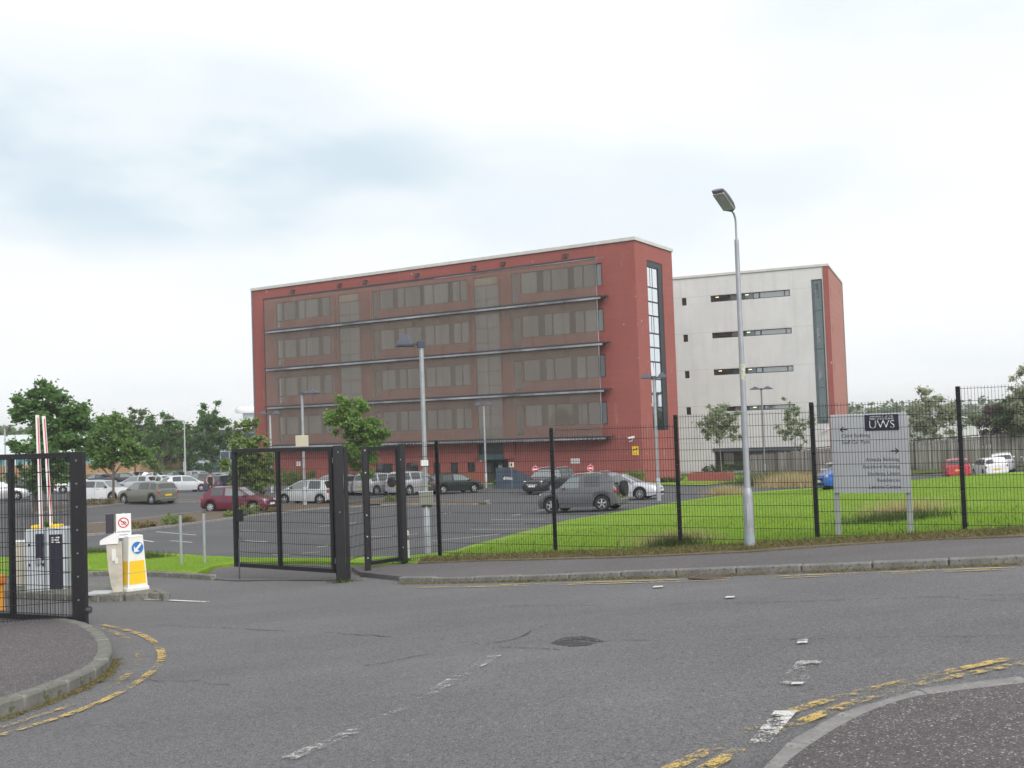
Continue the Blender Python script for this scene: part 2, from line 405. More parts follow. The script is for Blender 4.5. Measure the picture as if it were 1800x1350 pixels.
M_mgrey = mat('mid_grey_metal', (.18, .18, .2), .5, var=.15)
# ================================================================== the setting
def sheet(name, poly, material, dz, step=1.2, kind='structure', parent=None, skirt=0.0):
    """flat-lying polygon that follows the terrain, dz above it"""
    poly = [(float(p[0]), float(p[1])) for p in poly]
    ring = []
    for i, a in enumerate(poly):
        b = poly[(i + 1) % len(poly)]; d = math.dist(a, b); k = max(1, int(d / step))
        for j in range(k): ring.append((a[0] + (b[0] - a[0]) * j / k, a[1] + (b[1] - a[1]) * j / k))
    xs = [p[0] for p in ring]; ys = [p[1] for p in ring]
    def inside(x, y):
        c = False; j = len(poly) - 1
        for i in range(len(poly)):
            xi, yi = poly[i]; xj, yj = poly[j]
            if (yi > y) != (yj > y) and x < (xj - xi) * (y - yi) / (yj - yi) + xi: c = not c
            j = i
        return c
    R = np.array(ring); pts = list(ring)
    gx = np.arange(min(xs) + step / 2, max(xs), step); gy = np.arange(min(ys) + step / 2, max(ys), step)
    for x in gx:
        for y in gy:
            if inside(x, y) and ((R[:, 0] - x) ** 2 + (R[:, 1] - y) ** 2).min() > (step * .4) ** 2: pts.append((x, y))
    n = len(ring)
    res = geometry.delaunay_2d_cdt([Vector(p) for p in pts], [], [list(range(n))], 1, 1e-5)
    V = np.array([tuple(v) for v in res[0]]); Z = T(V[:, 0], V[:, 1]) + dz
    mb = MB(); mb.add([(V[i, 0], V[i, 1], Z[i]) for i in range(len(V))], [tuple(f) for f in res[2]])
    if skirt:
        zz = T(R[:, 0], R[:, 1]) + dz; k = len(ring)
        mb.add([(R[i, 0], R[i, 1], zz[i]) for i in range(k)] + [(R[i, 0], R[i, 1], zz[i] - skirt) for i in range(k)], [(i, (i + 1) % k, k + (i + 1) % k, k + i) for i in range(k)])
    me = mb.mesh(name, material, smooth=False, fixn=False)
    bm = bmesh.new(); bm.from_mesh(me); bm.normal_update()
    bmesh.ops.reverse_faces(bm, faces=[f for f in bm.faces if f.normal.z < -.1]); bm.to_mesh(me); bm.free()
    me.polygons.foreach_set('use_smooth', [True] * len(me.polygons)); me.update()
    o = bpy.data.objects.new(name, me); COL.objects.link(o)
    if parent is not None: o.parent = parent
    if kind: o['kind'] = kind
    return o
def resample(pts, step):
    pts = [np.array(p[:2], float) for p in pts]; out = [pts[0]]; 
    for a, b in zip(pts, pts[1:]):
        d = np.linalg.norm(b - a); k = max(1, int(round(d / step)))
        for j in range(1, k + 1): out.append(a + (b - a) * j / k)
    return out
def smooth_curve(pts, it=3):
    """corner-cutting on an open polyline"""
    P = [np.array(p[:2], float) for p in pts]
    for _ in range(it):
        Q = [P[0]]
        for a, b in zip(P, P[1:]): Q += [a * .75 + b * .25, a * .25 + b * .75]
        P = Q + [P[-1]]
    return P
def walk(P, L):
    """points every L metres along a polyline"""
    P = [np.array(p[:2], float) for p in P]; out = [P[0]]; need = L
    for a, b in zip(P, P[1:]):
        d = np.linalg.norm(b - a); pos = 0.0
        while d - pos >= need:
            pos += need; out.append(a + (b - a) * pos / d); need = L
        need -= d - pos
    return out
def ribbon(name, pts, width, material, dz, parent=None, smooth=True):
    P = smooth_curve(pts, 2) if smooth and len(pts) > 2 else [np.array(p[:2], float) for p in pts]
    P = resample(P, .35); mb = MB(); vs = []
    for i, p in enumerate(P):
        d = P[min(i + 1, len(P) - 1)] - P[max(i - 1, 0)]; d = d / (np.linalg.norm(d) + 1e-9); nn = np.array([-d[1], d[0]]) * width / 2
        for s in (1, -1):
            q = p + nn * s; vs.append((q[0], q[1], Tz(q[0], q[1]) + dz))
    mb.add(vs, [(2 * i + 1, 2 * i + 3, 2 * i + 2, 2 * i) for i in range(len(P) - 1)])
    o = mb.build(name, material, parent, fixn=False)
    if parent is None: o['kind'] = 'structure'
    return o
def patch(name, px, material, dz, parent=None):
    P = [G(*p) for p in px]; mb = MB(); mb.add([(p[0], p[1], Tz(p[0], p[1]) + dz) for p in P], [tuple(range(len(P)))])
    me_o = mb.build(name, material, parent, fixn=False)
    if me_o.data.polygons[0].normal.z < 0: me_o.data.flip_normals()
    if parent is None: me_o['kind'] = 'structure'
    return me_o
def kerb(name, pts, material, stone=.9, width=.125, top=.11, smooth=True, it=2, side=1):
    """row of kerb stones; the polyline is the road-side foot, side=+1 puts the stones on its left"""
    root = empty(name); root['kind'] = 'structure'
    P = walk(smooth_curve(pts, it) if smooth and len(pts) > 2 else pts, stone)
    me = {}
    for a, b in zip(P, P[1:]):
        d = b - a; ln = np.linalg.norm(d); u = d / ln; nn = np.array([-u[1], u[0]]) * side
        c = (a + b) / 2 + nn * width / 2
        za, zb = Tz(*a), Tz(*b); pitch = -math.atan2(zb - za, ln)
        key = rnd.randint(0, 3)
        if key not in me:
            m = MB(); h = stone / 2 - .004; m.bbox(-h, h, -width / 2, width / 2, -.15, top, .018); me[key] = m.mesh('kerb_stone', material)
        o = link('kerb_stone', me[key], root, (c[0], c[1], (za + zb) / 2 + rnd.uniform(-.005, .005)), (0, pitch, math.atan2(u[1], u[0]) + rnd.uniform(-.006, .006)))
    return root

# the whole ground out to the horizon
xs = np.unique(np.concatenate([np.linspace(-2550, -160, 18), np.linspace(-160, -60, 20), np.linspace(-60, 60, 81), np.linspace(60, 160, 20), np.linspace(160, 2550, 18)]))
ys = np.unique(np.concatenate([np.linspace(-300, -30, 8), np.linspace(-30, 110, 94), np.linspace(110, 220, 20), np.linspace(220, 2350, 20)]))
XX, YY = np.meshgrid(xs, ys); ZZ = T(XX, YY) - .05
mb = MB(); nx = len(xs)
mb.add(np.c_[XX.ravel(), YY.ravel(), ZZ.ravel()], [(j * nx + i, j * nx + i + 1, (j + 1) * nx + i + 1, (j + 1) * nx + i) for j in range(len(ys) - 1) for i in range(nx - 1)])
tag(mb.build('ground', M_field, smooth=False, fixn=False), kind='structure')

def offset_in(pts, w, side):
    P = [np.array(p, float) for p in pts]; o = []
    for i, p in enumerate(P):
        d = P[min(i + 1, len(P) - 1)] - P[max(i - 1, 0)]; d /= np.linalg.norm(d) + 1e-9
        o.append(tuple(p + np.array([-d[1], d[0]]) * w * side))
    return o
# outlines taken on the ground
def GP(*px, dz=0.0): return [G(*p, dz=dz)[:2] for p in px]
far_kerb = [(14, 8.6), (9.5, 10.5)] + [tuple(p) for p in GP((1800, 990), (1500, 1001), (1250, 1010), (1000, 1018), (820, 1024))]
far_kerb += [tuple(p) for p in GP((700, 1024), (600, 1022), (490, 1021), (415, 1023), (290, 1015), (160, 1011))] + [(-14.5, 22.6), (-30, 24.5)]
pave_back = [(14.5, 11.9), (10.5, 13.9)] + [tuple(p) for p in GP((1800, 953), (1640, 958), (1470, 968), (1318, 979), (1200, 984), (1000, 990), (850, 993), (735, 997))]
lot_edge_px = [(1570, 849), (1440, 859), (1300, 869), (1160, 889), (1000, 916), (900, 942), (800, 972), (720, 981), (560, 985), (440, 984), (330, 978), (230, 972), (150, 968)]
lot_edge = [(62, 50), (40, 48), (30, 52), (27.5, 59)] + [tuple(p) for p in GP(*lot_edge_px)] + [(-16, 29.5), (-32, 31)]
road_poly = [(40, -4), (14, 8.6)] + offset_in(far_kerb, .5, -1)[1:] + [(-60, 26), (-60, -30), (40, -30)]
sheet('road', road_poly, M_road, 0.0, step=1.5)
lot_poly = lot_edge + [(-62, 32), (-75, 118), (-33, 121), (-26.8, 107.7), (10.5, 85.2), (17.6, 96.2), (24, 101.5), (34, 101), (60, 92), (70, 60)]
sheet('car_park', lot_poly, M_lot, 0.0, step=2.2)
# pavement in front of the mesh fence, up to the gates
pav_poly = far_kerb[:9] + [tuple(p) for p in GP((600, 1006), (618, 1001), (735, 997))] + pave_back[::-1][1:]
kb_main = far_kerb[:8]
back = offset_in(kb_main, .12, -1)
sheet('pavement', back + [tuple(p) for p in GP((632, 1013), (618, 1004), (735, 998))] + pave_back[::-1][1:], M_pavefar, .085, step=.8, skirt=.16)
kerb('kerb', kb_main[::-1], M_kerbd, side=1, top=.085)
# path across the gateway, level with the road
gate_path = [tuple(p) for p in GP((820, 1026), (700, 1026), (600, 1024), (490, 1023), (415, 1024), (352, 1019), (372, 1000), (425, 990), (560, 991), (640, 994), (735, 996), (632, 1013))]
sheet('path', [tuple(p) for p in GP((640, 1022), (600, 1022), (490, 1021), (415, 1022), (356, 1018), (376, 1001), (425, 993), (560, 993), (640, 996), (730, 997), (632, 1013))], M_pavefar, .014, step=.8)
# lawn behind the fence and round to the entrance
lawn_poly = lot_edge[1:] + [far_kerb[-1], far_kerb[-2]] + [tuple(p) for p in GP((160, 1005), (290, 1008), (345, 1012), (372, 1000), (425, 991), (560, 991), (640, 994), (735, 995), (850, 992), (1000, 989), (1200, 983), (1318, 978), (1470, 967), (1640, 957), (1800, 952))] + [(10.5, 14.0), (14.5, 12.0), (40, 18), (62, 20)]
sheet('lawn', lawn_poly, M_lawn, .055, step=1.1, skirt=.12)
dirt = [tuple(p) for p in GP((735, 999), (850, 995), (1000, 992), (1200, 986), (1318, 981), (1470, 970), (1640, 960), (1800, 955))]
dirt_b = [tuple(p) for p in GP((1800, 938), (1640, 948), (1470, 957), (1318, 966), (1200, 972), (1000, 978), (850, 983), (745, 990))]
sheet('verge', dirt + [(10.6, 13.8), (10.9, 14.4)] + dirt_b, M_dirt, .105, step=.6, skirt=.1)
# near corners of the pavement
rk = [(.55, 1.2), (.62, 3.2)] + [tuple(p) for p in GP((1310, 1358), (1345, 1325), (1395, 1292), (1450, 1260), (1530, 1226), (1620, 1207), (1720, 1197), (1800, 1187), dz=.11)] + [(4.6, 6.0), (9, 5.0), (16, 2.0)]
kerb('kerb', rk, M_kerb, stone=.62, side=-1, it=2)
rs = [tuple(p) for p in smooth_curve(rk, 2)]
sheet('pavement', offset_in(rs, .115, -1) + [(16, -12), (.6, -12)], M_pave, .10, step=.7)
lk = [(-18, 13.4), (-11, 13.55)] + [tuple(p) for p in GP((-40, 1086), (60, 1088), (130, 1102), (165, 1113), (192, 1135), (201, 1160), (188, 1186), (140, 1212), (70, 1240), (0, 1263), (-70, 1284))] + [(-5.2, 5.6), (-8, 2), (-12, -4)]
kerb('kerb', lk, M_kerbold, stone=.62, side=-1, width=.15, it=2)
ls = [tuple(p) for p in smooth_curve(lk, 2)]
sheet('pavement', offset_in(ls, .14, -1) + [(-40, -4), (-40, 13.4)], M_pave, .10, step=.7)
# kerbs along the entrance, the car park and its beds
ent = [tuple(p) for p in GP((372, 1020), (290, 1014), (160, 1010))] + [(-14.5, 22.55), (-30, 24.45)]
kerb('kerb', ent, M_kerbold, side=-1, top=.10)
# traffic island in the entrance
isl = [tuple(p) for p in GP((286, 1044), (268, 1036), (214, 1027), (120, 1022), (-60, 1016), (-160, 1014), dz=.125)] + [tuple(p) for p in GP((-160, 1040), (-60, 1046), (60, 1052), (150, 1056), (205, 1057), (250, 1054), (284, 1050))]
sheet('traffic_island', isl, M_kerbold, .125, step=.5, skirt=.2)
kerb('kerb', isl + isl[:1], M_kerbold, stone=.45, side=1 if False else -1, top=.125, smooth=False)
# planting beds between the parking rows
bed_a = [tuple(p) for p in GP((120, 946), (230, 936), (330, 923), (440, 908), (560, 895), (700, 888), (790, 887), (855, 887), (856, 883.5), (790, 881), (700, 879), (560, 884), (440, 892), (330, 904), (230, 917), (120, 927))]
bed_b = [tuple(p) for p in GP((60, 903), (150, 894), (215, 886.5), (320, 883.5), (372, 883), (372, 880.5), (320, 880.5), (215, 881), (150, 885), (60, 893))]
for b in (bed_a, bed_b):
    sheet('planting_bed', b, M_soil, .09, step=1.0, skirt=.1)
    kerb('kerb', b + b[:1], M_kerb, stone=1.2, side=-1, top=.10, smooth=False)
# verge under the building and far fence
sheet('grass_verge', [tuple(p) for p in GP((1145, 853), (1240, 854), (1330, 846), (1345, 842), (1300, 836), (1190, 839), (1140, 846))], M_lawn, .06, step=1.2)
sheet('grass_verge', [(30, 92), (37, 88), (48, 83.5), (58, 80), (58, 90), (46, 92), (32, 98)], M_field, .08, step=2)
sheet('grass_verge', [tuple(p) for p in GP((490, 853), (700, 851), (870, 853), (870, 849), (700, 847), (490, 848))], M_lawn, .06, step=2)

# ------------------------------------------------------------------ painted markings
Z1, Z2 = .012, .016
ribbon('road_marking', GP((880, 1029), (1000, 1025.5), (1250, 1018.5), (1500, 1009), (1800, 998)), .075, M_yel3, Z1)
ribbon('road_marking', GP((700, 1034), (880, 1031.5), (1000, 1028.5), (1250, 1022), (1500, 1012), (1800, 1001)), .075, M_yel3, Z1)
ribbon('road_marking', GP((0, 1295), (60, 1276), (120, 1259), (200, 1226), (250, 1196), (281, 1170), (287, 1150), (268, 1126), (240, 1113), (200, 1103), (165, 1098)), .085, M_yel, Z1)
ribbon('road_marking', GP((-30, 1290), (0, 1281), (60, 1263), (120, 1244), (190, 1213), (228, 1186), (248, 1160), (240, 1138), (215, 1117), (170, 1103)), .08, M_yel2, Z1)
ribbon('road_marking', GP((1150, 1369), (1205, 1341), (1275, 1309), (1330, 1278), (1400, 1249), (1500, 1221), (1600, 1198), (1700, 1176), (1792, 1156)), .09, M_yel, Z1)
ribbon('road_marking', GP((1210, 1372), (1255, 1346), (1310, 1315), (1390, 1279), (1480, 1244), (1570, 1216), (1650, 1197), (1750, 1177), (1830, 1162)), .09, M_yel, Z1)
patch('road_marking', [(1316, 1311), (1354, 1310), (1402, 1254), (1362, 1254)], M_wht, Z2)
ribbon('road_marking', GP((1389, 1206), (1407, 1186), (1424, 1165)), .17, M_wht2, Z2)
patch('road_marking', [(1390, 1207), (1411, 1206), (1414, 1203), (1394, 1203)], M_wht3, Z2)
patch('road_marking', [(1401, 1134), (1419, 1133), (1421, 1126), (1404, 1127)], M_wht, Z2)
patch('road_marking', [(1147, 1035), (1165, 1034), (1166, 1031.5), (1150, 1032)], M_wht3, Z2)
patch('road_marking', [(1274, 1053.5), (1291, 1052.5), (1292, 1050), (1277, 1050.5)], M_wht3, Z2)
ribbon('road_marking', GP((505, 1337), (640, 1281), (760, 1219), (870, 1154)), .12, M_wht2, Z1)
ribbon('road_marking', GP((250, 1054), (300, 1056), (365, 1059)), .10, M_wht, Z1)
for a, b in (((227, 946), (270, 953)), ((274, 935), (345, 941)), ((299, 951), (338, 954)), ((424, 933), (450, 934)), ((430, 951), (470, 953)), ((478, 976), (511, 976)), ((558, 962.5), (582, 959.5)),
             ((531, 973), (562, 971)), ((609, 921), (626, 919)), ((604, 902), (636, 900)), ((941, 899), (957, 897)), ((900, 906.5), (916, 904)), ((863, 913.5), (957, 913)), ((863, 922), (942, 921)),
             ((828, 931), (942, 930)), ((760, 951), (880, 939)), ((780, 903), (792, 901)), ((700, 941), (735, 939)), ((640, 944), (690, 943)), ((560, 926), (582, 924)), ((840, 883), (862, 879)), ((150, 922), (196, 926)), ((800, 876), (850, 876))):
    ribbon('parking_line', GP(a, b), .11, M_wht3, Z1, smooth=False)
for a, b in (((1, 1), (2, 2)),): pass
# seams, cracks and patches of the old surfacing
M_seam = NT('tarry_seam'); q = M_seam; q.b.inputs['Base Color'].default_value = (.045, .045, .047, 1); q.b.inputs['Roughness'].default_value = .8
q.alpha(q.ramp(q.math('ADD', q.math('MULTIPLY', q.noise(1.1, 4, .7), .5), q.math('MULTIPLY', q.noise(24, 3, .7), .5)), .46, .54, 0, .9)); M_seam = q.m
def wob(pts, amp, seed):
    r = np.random.default_rng(seed); P = resample(pts, .16); return [p + r.normal(size=2) * amp for p in P]
for k, (px, w_, am) in enumerate(((((275, 1099), (430, 1106), (560, 1113), (690, 1119)), .022, .02), (((880, 1066), (1100, 1064), (1250, 1061), (1420, 1057), (1800, 1045)), .022, .02), (((640, 1170), (760, 1150), (905, 1123), (970, 1095)), .03, .03), (((965, 1129), (1010, 1124), (1060, 1127)), .06, .02), (((760, 1120), (850, 1135), (985, 1142)), .02, .03), (((1060, 1127), (1400, 1124), (1800, 1116)), .02, .03), (((150, 1200), (260, 1196), (420, 1205)), .015, .03))):
    ribbon('road_crack', wob(GP(*px), am, k), w_, M_seam, .006, smooth=False)
sheet('road_patch', [tuple(p) for p in GP((968, 1131), (990, 1120), (1030, 1119), (1062, 1126), (1045, 1134), (1000, 1137))], M_seam, .005, step=.4)
# drain grating in the gutter
gp = G(1250, 1016.5); an = math.atan2(G(1300, 1015)[1] - G(1200, 1018)[1], G(1300, 1015)[0] - G(1200, 1018)[0])
dr = empty('drain_grating', (gp[0], gp[1], Tz(gp[0], gp[1]) + .004), an, 'rusty iron drain grating in the gutter of the far kerb', 'drain')
m = MB(); m.box(-.24, .24, -.2, -.16, 0, .018); m.box(-.24, .24, .16, .2, 0, .018); m.box(-.24, -.2, -.16, .16, 0, .018); m.box(.2, .24, -.16, .16, 0, .018); M_rust = mat('rusty_iron', (.085, .062, .05), .8, var=.3, scale=20)
m.build('frame', M_rust, dr)
m = MB(); m.box(-.2, .2, -.16, .16, 0, .003); m.build('pit', mat('drain_pit', (.01, .01, .01), .9, var=0), dr)
bar = MB(); bar.box(-.012, .012, -.16, .16, 0, .016); bm_ = bar.mesh('bar', M_rust)
for i in range(9): link('bar', bm_, dr, (-.16 + i * .04, 0, 0))
# ================================================================== buildings
def brickmat(name, c1, c2, mortar, fade=.25):
    q = NT(name)
    s = q.n('ShaderNodeSeparateXYZ'); q.l(q.tc.outputs['Object'], s.inputs[0])
    u = q.math('ADD', s.outputs[0], s.outputs[1]); cb = q.n('ShaderNodeCombineXYZ'); q.l(u, cb.inputs[0]); q.l(s.outputs[2], cb.inputs[1])
    b = q.n('ShaderNodeTexBrick'); q.l(cb.outputs[0], b.inputs['Vector']); b.inputs['Scale'].default_value = 1.0
    b.inputs['Brick Width'].default_value = .225; b.inputs['Row Height'].default_value = .075; b.inputs['Mortar Size'].default_value = .008
    b.inputs['Color1'].default_value = (*c1, 1); b.inputs['Color2'].default_value = (*c2, 1); b.inputs['Mortar'].default_value = (*mortar, 1); b.inputs['Bias'].default_value = 0
    col = b.outputs['Color']
    big = q.ramp(q.noise(.25, 5, .6), .3, .7)
    col = q.mix(q.math('MULTIPLY', big, .42), col, tuple(x * .72 for x in c1))
    # efflorescence: pale vertical runs and spots
    st = q.noise(1.0, 5, .7, vec=q.mapping(sc=(1.2, 1.2, .28)))
    col = q.mix(q.math('MULTIPLY', q.ramp(st, .60, .78), .42), col, (.5, .40, .37))
    row = q.noise(1.0, 2, .5, vec=q.mapping(sc=(.05, .05, 6.5)))
    col = q.mix(q.math('MULTIPLY', q.ramp(row, .4, .65), .22), col, tuple(x * .7 for x in c2))
    col = q.mix(q.math('MULTIPLY', q.ramp(q.noise(3.2, 5, .75), .60, .78), .45), col, tuple(x * .55 for x in c2))
    col = q.mix(q.ramp(q.noise(2.1, 2, .5, vec=q.mapping(loc=(7, 3, 1))), .745, .775, 0, .7), col, (.62, .55, .52))
    q.l(col, q.b.inputs['Base Color']); q.b.inputs['Roughness'].default_value = .85; q.b.inputs['Specular IOR Level'].default_value = .3
    q.bump(q.math('MULTIPLY', b.outputs['Fac'], -1.0), .4, .01); return q.m
M_brick = brickmat('red_brick', (.335, .084, .072), (.285, .074, .066), (.30, .16, .14))
M_brickp = brickmat('pink_red_brick', (.42, .17, .14), (.37, .15, .13), (.40, .25, .22))
def rendermat():
    q = NT('stained_white_render')
    base = q.mix(q.ramp(q.noise(.3, 5, .6), .3, .7), (.52, .52, .52), (.60, .60, .60))
    runs = q.ramp(q.noise(1.0, 6, .7, vec=q.mapping(sc=(1.6, 1.6, .12))), .50, .78)
    base = q.mix(q.math('MULTIPLY', runs, .5), base, (.40, .40, .40))
    s = q.n('ShaderNodeSeparateXYZ'); q.l(q.tc.outputs['Object'], s.inputs[0])
    # panel joints at the floor lines
    jz = q.math('ABSOLUTE', q.math('SUBTRACT', q.math('FRACT', q.math('DIVIDE', q.math('ADD', s.outputs[2], 10.6), 3.87)), .5))
    base = q.mix(q.math('MULTIPLY', q.ramp(jz, .003, .010, 1, 0), .4), base, (.24, .24, .24))
    sp = q.ramp(q.noise(2.6, 4, .7), .60, .74); base = q.mix(q.math('MULTIPLY', sp, .35), base, (.25, .26, .25))
    q.l(base, q.b.inputs['Base Color']); q.b.inputs['Roughness'].default_value = .9; return q.m
M_render = rendermat()
def glassmat(name, col, refl, rough=.03, wav=0.0):
    q = NT(name); g = q.n('ShaderNodeBsdfGlossy'); g.inputs['Roughness'].default_value = rough; g.inputs['Color'].default_value = (.92, .96, 1, 1)
    q.b.inputs['Base Color'].default_value = (*col, 1); q.b.inputs['Roughness'].default_value = .1
    mx = q.n('ShaderNodeMixShader'); mx.inputs[0].default_value = refl; q.l(q.b.outputs[0], mx.inputs[1]); q.l(g.outputs[0], mx.inputs[2]); q.l(mx.outputs[0], q.out.inputs[0])
    if wav:
        bp = q.n('ShaderNodeBump'); bp.inputs['Strength'].default_value = wav; bp.inputs['Distance'].default_value = .05
        q.l(q.noise(.8, 2, .5), bp.inputs['Height']); q.l(bp.outputs[0], g.inputs['Normal'])
    return q.m
M_gl = glassmat('office_glass', (.030, .038, .040), .20)
M_gl2 = glassmat('office_glass_with_blind', (.16, .17, .16), .18)
M_glbright = glassmat('mirror_glass', (.05, .06, .07), .80, .02, .15)
M_gldark = glassmat('dark_glass', (.012, .018, .020), .10)
M_glgreen = glassmat('green_tinted_glass', (.018, .050, .050), .10)
M_glpane = glassmat('pale_glass', (.10, .12, .12), .22)
M_frame = mat('dark_window_frame', (.022, .026, .034), .5, var=.1)
M_gframe = mat('grey_green_cladding', (.075, .095, .110), .5, var=.15, scale=1.0)
M_teal = mat('teal_panel', (.03, .085, .10), .5, var=.2)
M_cope = mat('pale_coping', (.52, .52, .50), .6, var=.12, scale=1.5)
M_roof = mat('flat_roof_felt', (.2, .2, .2), .9)
M_rail = mat('rail_with_glints', (.13, .135, .155), .5, metal=.2, var=.5, scale=.35, tint=(.40, .41, .45))  # pale patches: bright reflections along the rails, put into the colour
M_raild = mat('dark_rail', (.030, .032, .042), .5, var=.2)
M_soff = mat('void_dark', (.012, .012, .014), .9, var=0)
M_blind = mat('beige_blind', (.36, .30, .22), .8, var=.05)
def meshscreen():
    q = NT('woven_sun_screen')
    col = q.mix(q.ramp(q.noise(.5, 4, .6), .3, .7), (.170, .138, .115), (.205, .170, .142)); q.l(col, q.b.inputs['Base Color']); q.b.inputs['Roughness'].default_value = .7
    st = q.noise(1.0, 3, .5, vec=q.mapping(sc=(1.3, 1.3, .05)))
    q.alpha(q.ramp(st, .3, .7, .49, .59)); return q.m
M_screen = meshscreen()

def wall(name, parent, x0, x1, z0, z1, holes, material, reveal=.22, depth=.35):
    """wall face in the local y=0 plane (seen from -y) with openings and reveals"""
    X = sorted(set([x0, x1] + [h[0] for h in holes] + [h[1] for h in holes])); Z = sorted(set([z0, z1] + [h[2] for h in holes] + [h[3] for h in holes]))
    m = MB()
    def hole(cx, cz): return any(h[0] < cx < h[1] and h[2] < cz < h[3] for h in holes)
    for a, b in zip(X, X[1:]):
        for c, d in zip(Z, Z[1:]):
            if not hole((a + b) / 2, (c + d) / 2): m.add([(a, 0, c), (b, 0, c), (b, 0, d), (a, 0, d)], [(0, 1, 2, 3)])
    for a, b, c, d in holes:
        r = reveal
        m.add([(a, 0, c), (a, r, c), (a, r, d), (a, 0, d)], [(0, 1, 2, 3)]); m.add([(b, 0, c), (b, 0, d), (b, r, d), (b, r, c)], [(0, 1, 2, 3)])
        m.add([(a, 0, c), (b, 0, c), (b, r, c), (a, r, c)], [(0, 1, 2, 3)]); m.add([(a, 0, d), (a, r, d), (b, r, d), (b, 0, d)], [(0, 1, 2, 3)])
    return m.build(name, material, parent, fixn=False)
def window(parent, x0, x1, z0, z1, panes, y=.14, fmat=None, name='window', fw=.06, M=None, slab=True):
    """frame slab set back in the reveal with panes proud of it; panes = (x0,x1,z0,z1,material)"""
    m = MB(); m.box(x0, x1, y, y + .07, z0, z1)
    e = fw * .5
    for a, b, c, d in ((x0, x0 + e, z0, z1), (x1 - e, x1, z0, z1), (x0 + e, x1 - e, z0, z0 + e), (x0 + e, x1 - e, z1 - e, z1)): m.box(a, b, y - .03, y + .002, c, d)
    if M is not None: m.xf(M)
    w = m.build(name, fmat or M_frame, parent)
    for a, b, c, d, mt in panes:
        p = MB(); p.add([(a, y - .008, c), (b, y - .008, c), (b, y - .008, d), (a, y - .008, d)], [(0, 1, 2, 3)])
        if M is not None: p.xf(M)
        p.build('pane', mt, w, fixn=False)
    return w

# ---- main red-brick block
YAW1 = -math.radians(31.18)
o1 = at_depth(1128.7, 776, 85); B1 = empty('office_building', (o1[0], o1[1], 0), YAW1,
    'long five-storey red brick office block with brown mesh sun screens across its front', 'building')
XL, ZT, ZB = -43.57, 16.6, -3.9
RZ = [15.40, 12.12, 8.28, 4.41, .46]
panesx = dict(left=[(-40.19, -39.5), (-39.27, -37.69), (-37.27, -36.38), (-36.30, -34.64), (-34.12, -33.15), (-33.05, -32.63)],
              mid=[(-26.82, -25.21), (-24.73, -23.89), (-23.8, -22.01), (-21.62, -20.56), (-20.48, -18.85), (-18.38, -17.56), (-17.5, -16.7)],
              right=[(-11.05, -9.41), (-8.81, -8.05), (-7.97, -6.32), (-5.82, -4.95), (-4.87, -3.72), (-3.62, -3.12)])
holes = []; wins = []
for k in range(4):
    zb = RZ[k + 1]; zt = (RZ[k] if k else 15.2 + .2)
    w0, w1 = zb + 1.0, zb + 2.93
    for key, (xa, xb) in dict(left=(-40.3, -32.5), mid=(-26.9, -16.6), right=(-11.15, -3.05)).items():
        holes.append((xa, xb, w0, w1)); pl = []
        for a, b in panesx[key]:
            pl.append((a + .05, b - .05, w0 + .07, w1 - .07, M_gl2 if rnd.random() < .38 else M_gl))
        wins.append((xa, xb, w0, w1, pl))
    for xa, xb in ((-40.25, -39.45), (-27.7, -27.0), (-12.0, -11.2)):
        if k == 0 and xa < -40: pass
    for xa, xb in ((-27.72, -26.96), (-12.05, -11.22)):
        holes.append((xa, xb, zb + .3, w1)); wins.append((xa, xb, zb + .3, w1, [(xa + .08, xb - .08, zb + .4, w1 - .1, M_gldark)]))
    holes.append((-40.3, -39.42, zb + .3, w0 - .01)); wins.append((-40.3, -39.42, zb + .3, w0 - .01, [(-40.2, -39.5, zb + .36, w0 - .06, M_gl)]))
for xa, xb in ((-31.97, -29.25), (-16.0, -13.35)):
    holes.append((xa, xb, -.9 if xa > -20 else .7, 15.1))
# ground floor openings
gfl = [(-27.86, -25.80, -2.70, -1.55, 2), (-24.25, -22.80, -2.70, -1.50, 1), (-21.1, -20.3, -3.45, -1.55, 1), (-19.19, -18.35, -2.72, -1.54, 1), (-17.31, -16.48, -2.42, -1.58, 1)]
for a, b, c, d, n in gfl: holes.append((a, b, c, d))
holes.append((-15.2, -12.95, -3.9, -1.36))
wall('wall', B1, XL, 0, ZB, ZT, holes, M_brick)
for a, b, c, d, pl in wins: window(B1, a, b, c, d, pl)
for a, b, c, d, n in gfl:
    st = (b - a) / n; window(B1, a, b, c, d, [(a + st * i + .06, a + st * (i + 1) - .06, c + .06, d - .06, M_gldark) for i in range(n)])
for xa, xb in ((-31.97, -29.25), (-16.0, -13.35)):
    zb = -.9 if xa > -20 else .7; pl = []; z = 15.1
    pl.append((xa + .08, xb - .08, 14.35, 15.02, M_blind)); z = 14.3
    xm = (xa + xb) / 2
    while z > zb + 1.2:
        zn = max(zb + .1, z - 1.29)
        for a, b in ((xa + .08, xm - .04), (xm + .04, xb - .08)): pl.append((a, b, zn + .04, z - .04, rnd.choice((M_gl2, M_glpane, M_gl2))))
        z = zn
    window(B1, xa, xb, zb, 15.1, pl, name='stair_window', y=.10)
m = MB(); m.box(-15.98, -13.37, -.12, .1, -1.32, -.92); m.build('sill_panel', M_teal, B1)
# brick piers beside the stair windows
for xa, xb in ((-32.62, -32.05), (-29.17, -27.85), (-16.52, -16.08), (-13.27, -12.15)):
    m = MB(); m.box(xa, xb, -.16, .01, -1.25, 15.2); m.build('pier', M_brick, B1)
